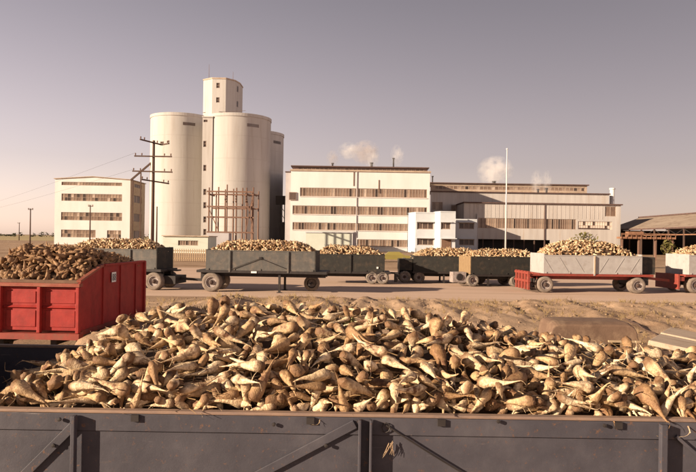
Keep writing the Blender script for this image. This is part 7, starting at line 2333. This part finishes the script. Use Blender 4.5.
# A: left grey trailer
t, h, w, zt, zb, B, xc = hauler('grey trailer at the far left, partly hidden behind the red trailer', 'beet heap on the leftmost grey trailer behind the red one', 38., 62, 158, 249.5, 268.3, 'greybd', 'steel', [(155.5, 1, 1), (92, 1, 1)], posts=(.02, .33, .72), yaw=-7, heap=.62, pale=True, right_end='dark_and_shade_bd', end_up=.16, beds=(.1, .3))  # right end coloured dark to stand for its shaded side
B(MB().box(h-.25, h+1.0, .35, w-.35, .35, zb-.37), 'dolly_frame', 'steel'); B(MB().bar((h+.9, w/2, .62), (h+2.6, w/2, .55), .14, .14), 'drawbar', 'steel'); B(MB().box(h+.05, h+.9, .9, w-.9, zb-.13, zb-.05), 'step_plate', 'steel')
# B: long grey trailer in the middle left
t, h, w, zt, zb, B, xc = hauler('long grey trailer with cable braces parked before the silos', 'beet heap on the long grey trailer before the silos', 37., 206, 315, 251.5, 270.8, 'greybd', 'steel', [(210.5, 1, 1)], posts=(.215, .755), yaw=-3, heap=.62, pale=True, legs=(279,), right_end='dark_and_shade_bd', wr=.53, beds=(.55, .65))  # shade of the right end is put into its board colour
for s in (-1, 1): B(MB().tube([(-h+.5*2*h, -.05, zb+.68), (-h+(.5+s*.27)*2*h, -.05, zb+.06)], .018, n=5), 'brace_cable', 'steel')
B(MB().box(-.07, .07, -.06, -.003, zb+.62, zb+.76), 'cable_bracket', 'steel'); B(MB().box(-.5, -.2, -.07, -.045, zb-.13, zb-.03), 'plate', 'placard')
wheel(t, h-.35, 2.1, .45, False)
B(MB().tube([(h-.35, .5, .45), (h-.35, 2.0, .45)], .06, n=8), 'axle', 'steel'); B(MB().box(-h-.4, -h+.1, .3, w-.3, zb-.55, zb-.15), 'rear_frame', 'steel')
# C: dark trailer behind B
t, h, w, zt, zb, B, xc = hauler('dark trailer with wheels at its right end behind the long grey one', 'beet heap on the dark trailer behind the long grey one', 45.6, 317, 384, 255, 271.5, 'dark_and_shade_bd', 'steel', [(382.5, 1, 0), (372, 1, 0)], posts=(.5,), yaw=0, heap=.72, shape=lambda u: 1-.30*(u+1)/2, wr=.43, beds=(.2, .45))
B(MB().box(h-.5, h-.38, -.05, -.003, zb+.22, zb+.34), 'reflector', 'placard'); B(MB().bar((h, w/2, .75), (h+1.2, w/2, .7), .15, .12), 'drawbar', 'steel'); B(MB().box(h+.75, h+1.0, .3, .9, .15, .8), 'jack', 'steel')
# D: dark trailer further right
t, h, w, zt, zb, B, xc = hauler('dark trailer right of the yellow car, half behind another trailer', 'beet heap on the dark trailer right of the yellow car', 47.6, 414, 486, 257, 271.8, 'dark_and_shade_bd', 'steel', [(419, 1, 0), (480, 1, 0)], yaw=0, heap=.62, legs=(444,), wr=.40, beds=(.1, .1))
B(MB().box(-h-1.0, -h-.1, .1, w-.1, .9, zt-.2), 'front_locker', 'dark_and_shade_bd'); wheel(t, -h-.62, .05, .42); wheel(t, -h-.62, w-.02, .42, False); B(MB().tube([(-h-.62, .1, .42), (-h-.62, w-.1, .42)], .07, n=8), 'axle', 'steel'); B(MB().box(-h-1.0, -h-.1, .5, w-.5, .45, .9), 'dolly_frame', 'steel')
# E: dark trailer with a wooden end
t, h, w, zt, zb, B, xc = hauler('dark trailer with a tan plank end beside the white trailer', 'beet heap on the dark trailer with the tan plank end', 45., 469.5, 545, 257.5, 274.5, 'dark_and_shade_bd', 'steel', [(471.5, 1, 0), (517, 1, 1)], yaw=9, heap=.55, legs=(488,), wr=.42, end_m='plank_end', right_end='dark_and_shade_bd', planks=True, end_up=.04, beds=(.05, .1))
B(MB().box(-h-1.15, -h-.2, .3, 1.0, .25, .95), 'tool_box', 'rim', bevel=.03); B(MB().lathe([(0, -.06), (.2, -.06), (.24, 0)], (-h-.68, .3, .62), 'y', 16), 'reel', 'steel'); B(MB().bar((-h-.2, .8, .6), (-h+.2, .8, .7), .1, .1), 'bracket', 'steel')
# F: white trailer on a red bed
t, h, w, zt, zb, B, xc = hauler('white trailer on a red bed with a tall beet heap', 'tallest beet heap on the white trailer with red bed', 40.4, 543.5, 643, 256.3, 274, 'whitebd', 'redbed', [(544.5, 1, 1), (639.5, 1, 1)], posts=(.51,), yaw=4, heap=.95, shape=lambda u: 1-.32*max(0, u-.1)-.15*max(0, -u-.3), pale=True, wr=.49, end_up=.14, beds=(.35, .75))
for k in range(6): x = -h+.5+k*.95; dx = .55 if k < 3 else -.55; B(MB().bar((x, -.008, zb+.1), (x-dx, -.008, zt-.1), .012, .025, (0, 1, 0)), 'brace', 'whitebd')
B(MB().box(-h+.51*2*h-.02, -h+.51*2*h+.02, -.12, -.072, zb, zt), 'clamp_bar', 'timber_light')
for y in (-.05, .5, 1.05, 1.6, 2.15): B(MB().box(-h-1.0, -h-.9, y, y+.22, .18, zb+.12), 'guard_bar', 'redbed')
for z in (zb-.06, .62): B(MB().box(-h-1.02, -h-.88, -.08, w+.08, z, z+.14), 'guard_rail', 'redbed')
for y in (0, w-.1): B(MB().box(-h-.9, -h-.34, y, y+.1, zb-.14, zb-.03), 'guard_arm', 'redbed')
B(MB().box(h+.1, h+1.05, .35, w-.25, zb, zt-.02), 'front_locker', 'dark_and_shade_bd', bevel=.03); B(MB().bar((h+.6, w/2, zb-.22), (h+2.4, w/2, .75), .16, .16), 'drawbar', 'redbed'); B(MB().box(h+.2, h+.55, .2, .5, .5, zb-.2), 'air_tank', 'steel')
# G: second white trailer cut by the right edge of the frame
t, h, w, zt, zb, B, xc = hauler('white trailer cut off by the right edge of the picture', 'beet heap at the right edge on the cut-off white trailer', 42., 686, 782, 256.5, 275, 'whitebd', 'redbed', [(692.5, 1, 1), (768, 1, 1)], yaw=8, heap=.72, pale=True, wr=.5, end_up=.10, beds=(.3, .5))
B(MB().box(-h-.75, -h-.65, 0, w, .25, zb+.02), 'rear_guard', 'redbed'); B(MB().box(-h-.63, -h-.31, .05, .2, zb-.4, zb-.15), 'guard_arm', 'redbed'); B(MB().box(-h-.64, -h-.62, .05, .5, .2, .95), 'mud_flap', 'rim')

# ------------------------------------------------------------------ red trailer, nearer on the left
ND, FD = 15.9, 20.4
pn, pf = at(80, 300, ND), at(143.5, 290, FD)
yawr = math.atan2(-(pf.x-pn.x), FD-ND)       # its long side runs away from the viewer
t = thing('beet_trailer', 'red steel trailer loaded with beets at the left edge of the picture', 'trailer', (pn.x, ND, 0), yawr)
B = lambda mb, nm, m, par=t, **k: mb.build(nm, MT[m], par, local=True, **k)
L = math.hypot(pf.x-pn.x, FD-ND); W = 2.62
zt = at(143, 262, FD).z; ze = at(60, 282.4, ND).z; zb = at(80, 331, ND).z
def sideb(x0, x1): return MB().add([(x, y, z) for x in (x0, x1) for y, z in ((0, zb), (L, zb), (L, zt), (1.35, zt), (0, ze))], [(0, 1, 2, 3, 4), (9, 8, 7, 6, 5), (0, 5, 6, 1), (1, 6, 7, 2), (2, 7, 8, 3), (3, 8, 9, 4), (4, 9, 5, 0)])
s = B(sideb(-.05, 0), 'side_board', 'red'); B(sideb(-W, -W+.05), 'side_board', 'red')
for y in (1.35, 2.55, 3.75): B(MB().box(.003, .035, y-.03, y+.03, zb, zt-.02), 'rib', 'red', s)
B(MB().box(-.10, .05, 1.40, L, zt+.003, zt+.05), 'top_rail', 'red'); B(MB().bar((-.03, -.02, ze+.03), (-.03, 1.38, zt+.03), .10, .05), 'sloped_rail', 'redrail')
B(MB().box(-W, -.053, .02, .07, zb, ze-.12), 'end_gate', 'red'); B(MB().box(-W-.02, .02, -.10, .10, ze-.10, ze-.02), 'top_rail', 'redrail'); B(MB().box(-W, -.06, .01, .12, ze-.018, ze+.05), 'lip', 'rust')
zm = (zb+ze)/2-.03
for z in (zm, ):
    for a, b in ((-.88, -.06), (-1.82, -1.0), (-W+.05, -1.94)): B(MB().add([(a, .018, z-.03), (b, .018, z-.03), (b, -.035, z+.0), (a, -.035, z+.0), (a, .018, z+.05), (b, .018, z+.05)], [(0, 1, 2, 3), (3, 2, 5, 4), (0, 3, 4), (1, 5, 2)]), 'crease', 'red')
for a, b in ((-.86, -.08), (-1.80, -1.02)):
    for z0, z1 in ((zb+.08, zm-.07), (zm+.10, ze-.22)): B(MB().box(a+.04, b-.04, .004, .018, z0, z1), 'panel', 'red', bevel=.008)
for x in (-.94, -1.88, -W+.03, -.02): B(MB().box(x-.04, x+.04, -.11, .016, zb-.05, ze-.11), 'post', 'red', bevel=.012)
B(MB().box(-W-.05, .04, -.14, .12, zb-.20, zb-.055), 'bottom_sill', 'redbed'); B(MB().box(-W, .0, .13, L, zb-.12, zb-.005), 'deck', 'redbed')
B(MB().box(-W+.05, -.06, L-.06, L-.01, zb, zt), 'end_board', 'red'); B(MB().box(-.04, .06, L-.08, L+.04, zb-.1, zt+.03), 'corner_post', 'red')
for x in (-.75, -W+.6): B(MB().box(x, x+.14, .13, L-.1, zb-.36, zb-.125), 'chassis_beam', 'steel')
c = at(114.3, 277, 17.9); loc = WM[t].inverted() @ c
pl = B(MB().box(.037, .042, loc.y-.15, loc.y+.15, loc.z-.13, loc.z+.13), 'number_plate', 'placard')
for k in (-1, 1):
    for q in range(2):
        y = loc.y+k*.065; z = loc.z+(.04 if q else -.045)
        B(MB().lathe([(.052, 0), (.052, .004), (.022, .004), (.022, 0)], (0, 0, 0), 'z', 10), 'number', 'ink', pl).matrix_local = Matrix.Translation((.0425, y, z)) @ Matrix.Rotation(R(90), 4, 'Y')
for y, yy in ((1.0, 0), (3.6, 0)):
    for near, x in ((True, -.08), (False, -W+.08)):
        r = .5; s_ = -1 if near else 1
        o = MB().lathe([(r*.55, 0), (r*.84, -.045*s_*-1), (r, .03*s_), (r, .22*s_), (r*.6, .24*s_)], (0, 0, 0), 'z', 24).build('wheel', MT['tyre'], t, local=True, smooth=True); o.rotation_euler = (0, R(90), 0); o.location = (x, y, r); WM[o] = WM[t] @ Matrix.Translation((x, y, r)) @ Matrix.Rotation(R(90), 4, 'Y')
        MB().lathe([(r*.58, -.0*s_), (r*.3, .06*s_), (0, .03*s_)], (0, 0, 0), 'z', 18).build('rim', MT['rim'], o, local=True)
    B(MB().tube([(-.1, y, .5), (-W+.1, y, .5)], .07, n=8), 'axle', 'steel')
def hred(x, y):
    u = (x+W/2)/(W/2); v = y/L
    base = ze-.05+(zt-.05-ze+.05)*smooth(0, 1.4, y)
    return base+.48*smooth(0, 1.7, y)*(1-abs(u)**(2.6 if u > 0 else 9))*(1-.55*smooth(.5, 1, v))+.05*noise.noise(Vector((x*2, y*2, 5)))
o = beet_load('dark beet heap rising over the red trailer', 'beet loads on the road trailers', WM[t], -W+.08, -.08, .15, L-.1, hred, 55, sc=1.12, skin='beet_shaded')  # shade of this heap is put into its skin colour
o['group'] = 'beet load of the red trailer'

# ------------------------------------------------------------------ foreground trailer
FY, BY, LX, RXX = 4.23, 6.62, -3.52, 4.05
ZT = at(348, 413.2, FY).z
t = thing('beet_trailer', 'slate grey trailer side board across the bottom of the picture', 'trailer', ((LX+RXX)/2, FY, 0))
B = lambda mb, nm, m, par=t, **k: mb.build(nm, MT[m], par, **k)
s = B(MB().box(LX, RXX, FY, FY+.035, .95, ZT-.135), 'side_board', 'fore')
B(MB().box(LX, RXX, FY-.012, FY+.035, ZT-.131, ZT-.022), 'top_band', 'fore', s, bevel=.004)
B(MB().box(LX, RXX, FY-.018, FY+.045, ZT-.02, ZT), 'top_rail', 'rail', s, bevel=.005)
s2 = B(MB().box(LX, RXX, BY, BY+.04, .95, ZT-.02), 'side_board', 'fore'); B(MB().box(LX, RXX, BY-.01, BY+.05, ZT-.017, ZT+.005), 'top_rail', 'rail', s2)
B(MB().box(LX-.04, LX-.003, FY, BY+.04, .95, ZT+.44), 'end_board', 'fore'); B(MB().box(RXX+.003, RXX+.04, FY, BY+.04, .95, ZT+.05), 'end_board', 'fore')  # left board is raised, out of view, to shade the heap's left end
B(MB().box(LX, RXX, FY+.036, BY-.001, .85, .948), 'deck', 'steel'); B(MB().box(LX+.3, RXX-.3, FY+.6, FY+.75, .58, .848), 'chassis_beam', 'steel'); B(MB().box(LX+.3, RXX-.3, BY-.75, BY-.6, .58, .848), 'chassis_beam', 'steel')
p1, p2, p3 = at(76.5, 440, FY).x, at(364, 440, FY).x, at(660, 440, FY).x
def flange(x, w_, out): return B(MB().box(x-w_/2, x+w_/2, FY-.02-out, FY-.021, .9, ZT-.028), 'post', 'fore', bevel=.004)
flange(p1, .026, .050); flange(p1-1.85, .026, .05)
flange(p2-.028, .018, .05); flange(p2+.04, .016, .05); B(MB().box(p2-.018, p2+.031, FY-.0205, FY-.0135, .9, ZT-.028), 'post_web', 'fore')
flange(p3, .040, .045)
def brace(a, b, w_=.055):
    pa, pb = at(*a, FY-.02), at(*b, FY-.02); pa.y = pb.y = FY-.018
    return B(MB().bar(pa, pb, .012, w_, (0, 0, 1)), 'brace', 'fore', bevel=.003)
brace((73, 426), (-60, 558)); b2 = brace((355, 424), (180, 516)); brace((676, 436), (760, 510), .02)
def bolt(px, py, par=None):
    p = at(px, py, FY-.02); return B(MB().lathe([(.012, .0), (.012, -.012), (0, -.014)], (p.x, FY-.024, p.z), 'y', 8), 'bolt', 'steel', par or s)
for q in ((60, 419), (54, 445), (326, 445), (274, 424), (604, 425), (498, 421)): bolt(*q)
for px in (136, 310.5, 441, 617):
    p = at(px, 421.5, FY); B(MB().box(p.x-.024, p.x+.024, FY-.030, FY-.0125, ZT-.065, ZT-.024), 'latch', 'steel', s)
for a, b in (((386, 425), (520, 505)),):
    pa, pb = at(*a, FY-.02), at(*b, FY-.02); pts = [pa.lerp(pb, i/8)+Vector((0, 0, -.012*math.sin(math.pi*i/8))) for i in range(9)]
    for p in pts: p.y = FY-.022
    B(MB().tube(pts, .006, n=6), 'cable', 'steel'); 
    ring = [pa+Vector((.025*math.cos(k*.785), -.004, .03*math.sin(k*.785)-.015)) for k in range(9)]; B(MB().tube(ring, .004, n=5), 'cable_loop', 'steel')
for k, x in enumerate((-2.2, 2.9)):
    wheel(t, x-(LX+RXX)/2, .1, .5); wheel(t, x-(LX+RXX)/2, BY-FY-.1, .5, False); MB().tube([(x-(LX+RXX)/2, .1, .5), (x-(LX+RXX)/2, BY-FY-.1, .5)], .07, n=8).build('axle', MT['steel'], t, local=True)
# wisp of straw caught on the cable
w = MB(); o = at(391, 446, FY-.018)
for k in range(11):
    p = o+Vector((random.uniform(-.015, .015), -.004-random.random()*.008, random.uniform(-.0, .04))); e = p+Vector((random.uniform(-.05, .02), random.uniform(-.006, .0), -random.uniform(.03, .09)))
    w.tube([p, p.lerp(e, .5)+Vector((random.uniform(-.01, .01), -.004, 0)), e], .0022, .0012, 4)
tag(w.build('straw_wisp', MT['timber_light']), 'wisp of dry straw hanging from the cable on grey board', 'straw')

# the sugar beets in it
beets = BEETS   # shape, own object or part of the mass, size %, place in mm, quaternion in thousandths
his = []
for V, F, kind in HI:
    me = bpy.data.meshes.new('sugar_beet'); me.from_pydata([tuple(v) for v in V], [], F); me.update()
    me.polygons.foreach_set('use_smooth', [True]*len(me.polygons))
    a = me.attributes.new('zl', 'FLOAT', 'POINT'); a.data.foreach_set('value', np.clip(.5+V[:, 2]/.2, 0, 1).astype(np.float32))
    me.materials.append(MT['beet']); his.append(me)
KL = {'long': 'long slender sugar beet', 'fat': 'short plump sugar beet', 'bent': 'crooked sugar beet', 'fork': 'forked sugar beet', 'plain': 'tapering sugar beet'}
def beet_label(kind, x, y):
    side = 'left' if x < -.9 else ('right' if x > 1.1 else 'middle')
    row = 'just behind the grey front board' if y < 4.62 else ('on the crest of the nearest heap' if y > 5.35 else 'on the front slope of the nearest heap')
    return '%s %s, %s part' % (KL[kind], row, side)
rest = []; tops = []
for k, ind, sc_, x, y, z, qw, qx, qy, qz in beets:
    s_ = sc_/100; q = Quaternion((qw/1000, qx/1000, qy/1000, qz/1000)).normalized(); p = (x/1000, y/1000, z/1000)
    if ind:
        o = bpy.data.objects.new('sugar_beet', his[k]); col.objects.link(o); o.location = p; o.rotation_mode = 'QUATERNION'; o.rotation_quaternion = q; o.scale = (s_,)*3
        tag(o, beet_label(HI[k][2], p[0], p[1]), 'sugar beet', 'sugar beets heaped in the nearest trailer'); tops.append((p, q))
    else: rest.append((k, p, quat_m(q)*s_))
me = mass_mesh('beet_heap', rest, HI); me.materials.append(MT['beet_mass'])
hp = tag(put('beet_heap', me), 'mass of half-buried beets filling the nearest grey trailer', 'beets', kind='stuff')
# dark core under the beets, shade of the gaps put into its colour
zs = {}
for b_ in beets:
    kx, ky = round(b_[3]/350), round(b_[4]/350); zs.setdefault((kx, ky), []).append(b_[5]/1000)
gx = np.linspace(LX+.005, RXX-.005, 44); gy = np.linspace(FY+.04, BY-.004, 16)
def core_z(x, y):
    kx, ky = round(x/.35), round(y/.35); v = []
    for i in (-1, 0, 1):
        for j in (-1, 0, 1): v += zs.get((kx+i, ky+j), [])
    return (sum(v)/len(v)-.17) if v else 1.4
b = MB(); b.add([(x, y, core_z(x, y)) for x in gx for y in gy], [(i*16+j, (i+1)*16+j, (i+1)*16+j+1, i*16+j+1) for i in range(43) for j in range(15)])
o = b.build('heap_core', MT['core_shade'], hp, smooth=True); o['kind'] = 'stuff'
# leaf and stem scraps among them
w = MB()
for _ in range(260):
    (x, y, z), q = random.choice(tops); p = Vector((x+random.gauss(0, .09), y+random.gauss(0, .07), z+random.uniform(0, .055))); a = random.uniform(0, 6.28); l = random.uniform(.03, .12)
    e = p+Vector((math.cos(a)*l, math.sin(a)*l, random.uniform(-.05, .03))); w.tube([p, p.lerp(e, .5)+Vector((0, 0, random.uniform(-.01, .015))), e], random.uniform(.0015, .004), .0012, 4)
tag(w.build('plant_scraps', MT['trash']), 'dry stem and rootlet scraps strewn over the nearest beets', 'plant scraps', kind='stuff')
# tufts of green stalks still on a few crowns
def tuft(px, py, d, label):
    c = at(px, py, d); m = MB()
    for k in range(22):
        a = random.uniform(0, 6.28); l = random.uniform(.06, .13); p = c+Vector((random.gauss(0, .012), random.gauss(0, .012), 0)); e = p+Vector((math.cos(a)*l*.8, math.sin(a)*l*.5-.02, random.uniform(-.02, .07)))
        m.tube([p, p.lerp(e, .55)+Vector((0, 0, .025)), e], .006, .002, 5)
    tag(m.build('leaf_stalks', MT['stalk']), label, 'leaf stalks', 'leaf stalk tufts on the beet heap')
tuft(350, 326, 5.45, 'green tuft of leaf stalks near the top middle of nearest heap')
tuft(186, 398, 4.5, 'green tuft of leaf stalks low on left of nearest heap')
tuft(42, 392, 4.75, 'pale green leaf stalks at the far left end of nearest heap')

# rusty plate and loose boards behind the heap, on the right
p0, p1_ = at(552, 324, 7.6), at(639, 325, 7.6); zlo = at(600, 341.5, 7.6).z; zhi = at(600, 325.5, 7.6).z
t = thing('engine_hood', 'dull brown sheet steel hood with rounded corner behind right side of heap', 'hood', ((p0.x+p1_.x)/2, 7.7, 0))
prof = [(p0.x, zlo-.1)]+[(p0.x+.10-.10*math.cos(k*R(18)), zhi-.10+.10*math.sin(k*R(18))) for k in range(6)]+[(p1_.x-.12+.12*math.sin(k*R(15)), zhi-.12+.12*math.cos(k*R(15))) for k in range(7)]+[(p1_.x+.012, zlo+.01)]
m_ = MB(); n = len(prof); rows_ = [(0, 0, 0), (.03, .012, .012), (.12, .03, .016), (.40, .035, .0), (.52, .03, -.03)]
zc = sum(z for x, z in prof)/n; xc_ = sum(x for x, z in prof)/n
for dy, up, q_ in rows_:
    for x, z in prof: m_.v.append((x+(x-xc_)*q_*.2, 7.62+dy, z+up*(1 if z > zc else 0)))
for r_ in range(len(rows_)-1):
    for k in range(n-1): m_.f.append((r_*n+k, r_*n+k+1, (r_+1)*n+k+1, (r_+1)*n+k))
m_.f.append(tuple(range(n))[::-1])
m_.build('shell', MT['hood'], t, smooth=False, bevel=.012)
MB().box(p1_.x-.34, p1_.x+.02, 7.585, 7.617, zlo-.006, zlo+.016).build('lip', MT['timber_light'], t)
for x in (p0.x+.2, p1_.x-.2): MB().box(x-.05, x+.05, 7.75, 7.85, 0, zlo+.02).build('stand_leg', MT['rust'], t)
MB().box(p0.x+.1, p1_.x-.05, 7.72, 8.1, .5, zlo-.12).build('engine_block', MT['steel'], t)
A, Bq, Cq = at(648, 342, 7.2), at(670, 329.5, 8.6), at(760, 366, 6.95)
u = (Cq-A); v = (Bq-A); v = v*1.0
nrm = u.cross(v).normalized()
if nrm.z < 0: nrm = -nrm
for k, lab in ((0, 'nearer pale plank of the two lying at right edge beyond heap'), (1, 'farther pale plank of the two lying at right edge beyond heap')):
    q0 = A+v*(k*.5+.006); q1 = A+v*(k*.5+.494); m_ = MB(); off = nrm*(.035)
    P = [q0, q0+u, q1+u, q1]
    m_.add([p-off for p in P]+[p+off*(1 if k else .6) for p in P], [(3, 2, 1, 0), (4, 5, 6, 7), (0, 1, 5, 4), (1, 2, 6, 5), (2, 3, 7, 6), (3, 0, 4, 7)])
    tag(m_.build('plank', MT['concrete_slab'], bevel=.008), lab, 'plank', 'loose planks at the right edge')
e = A+u*.6+v*.5; t = thing('plank_trestle', 'dark trestle carrying the pale planks at the right edge', 'trestle', (e.x, e.y, 0))
for k in (.12, .85):
    for j in (.1, .9):
        p = A+u*k+v*j-nrm*.045; MB().box(p.x-.05, p.x+.05, p.y-.05, p.y+.05, 0, p.z-.03).build('leg', MT['timber'], t)
w = MB(); pts = []
for i in range(9):
    p = at(625+34*i/8, 315+15*i/8, 24-3.*i/8); p.z = ground_z(p.x, p.y)+.05+.02*math.sin(i); pts.append(p)
w.tube(pts, .03, .025, 6); tag(w.build('dead_branch', MT['timber']), 'thin dark branch lying on the dirt bank at right', 'branch')

# ------------------------------------------------------------------ litter of the dirt bank: clods and dry grass
ico = MB().lathe([(.01, -.7), (.75, -.45), (1, .05), (.7, .55), (.01, .8)], (0, 0, 0), 'z', 6)
iv = np.array(ico.v); items = []
T_ = [(iv*(1+.25*np.random.RandomState(k).randn(*iv.shape)*.6), ico.f, '') for k in range(5)]
for _ in range(2600):
    y = random.uniform(17, 32.5); x = random.uniform(-13, 21); 
    if x < -5.4 and y < 21.5: continue
    s_ = min(.08, .01+random.expovariate(80)); items.append((random.randrange(5), (x, y, ground_z(x, y)+s_*.25), rand_rot(0)*s_))
me = mass_mesh('clods', items, T_, False); tag(put('clods', me, MT['clod']), 'earth clods strewn over the dirt bank', 'clods', kind='stuff')
w = MB()
for _ in range(3200):
    y = random.uniform(18.5, 31.5); x = random.uniform(-11, 20)
    if x < -5.4 and y < 21.5: continue
    if noise.noise(Vector((x*.5, y*.5, 7))) < -.02: continue
    z = ground_z(x, y)
    for k in range(5):
        a = random.uniform(0, 6.28); l = random.uniform(.05, .24); wd = .011; dx, dy = math.cos(a)*l*.6, math.sin(a)*l*.6
        w.add([(x-wd, y, z-.01), (x+wd, y, z-.01), (x+dx, y+dy, z+l)], [(0, 1, 2)])
tag(w.build('dry_grass', MT['straw']), 'short dry grass blades dotted over the dirt bank', 'dry grass', kind='stuff')
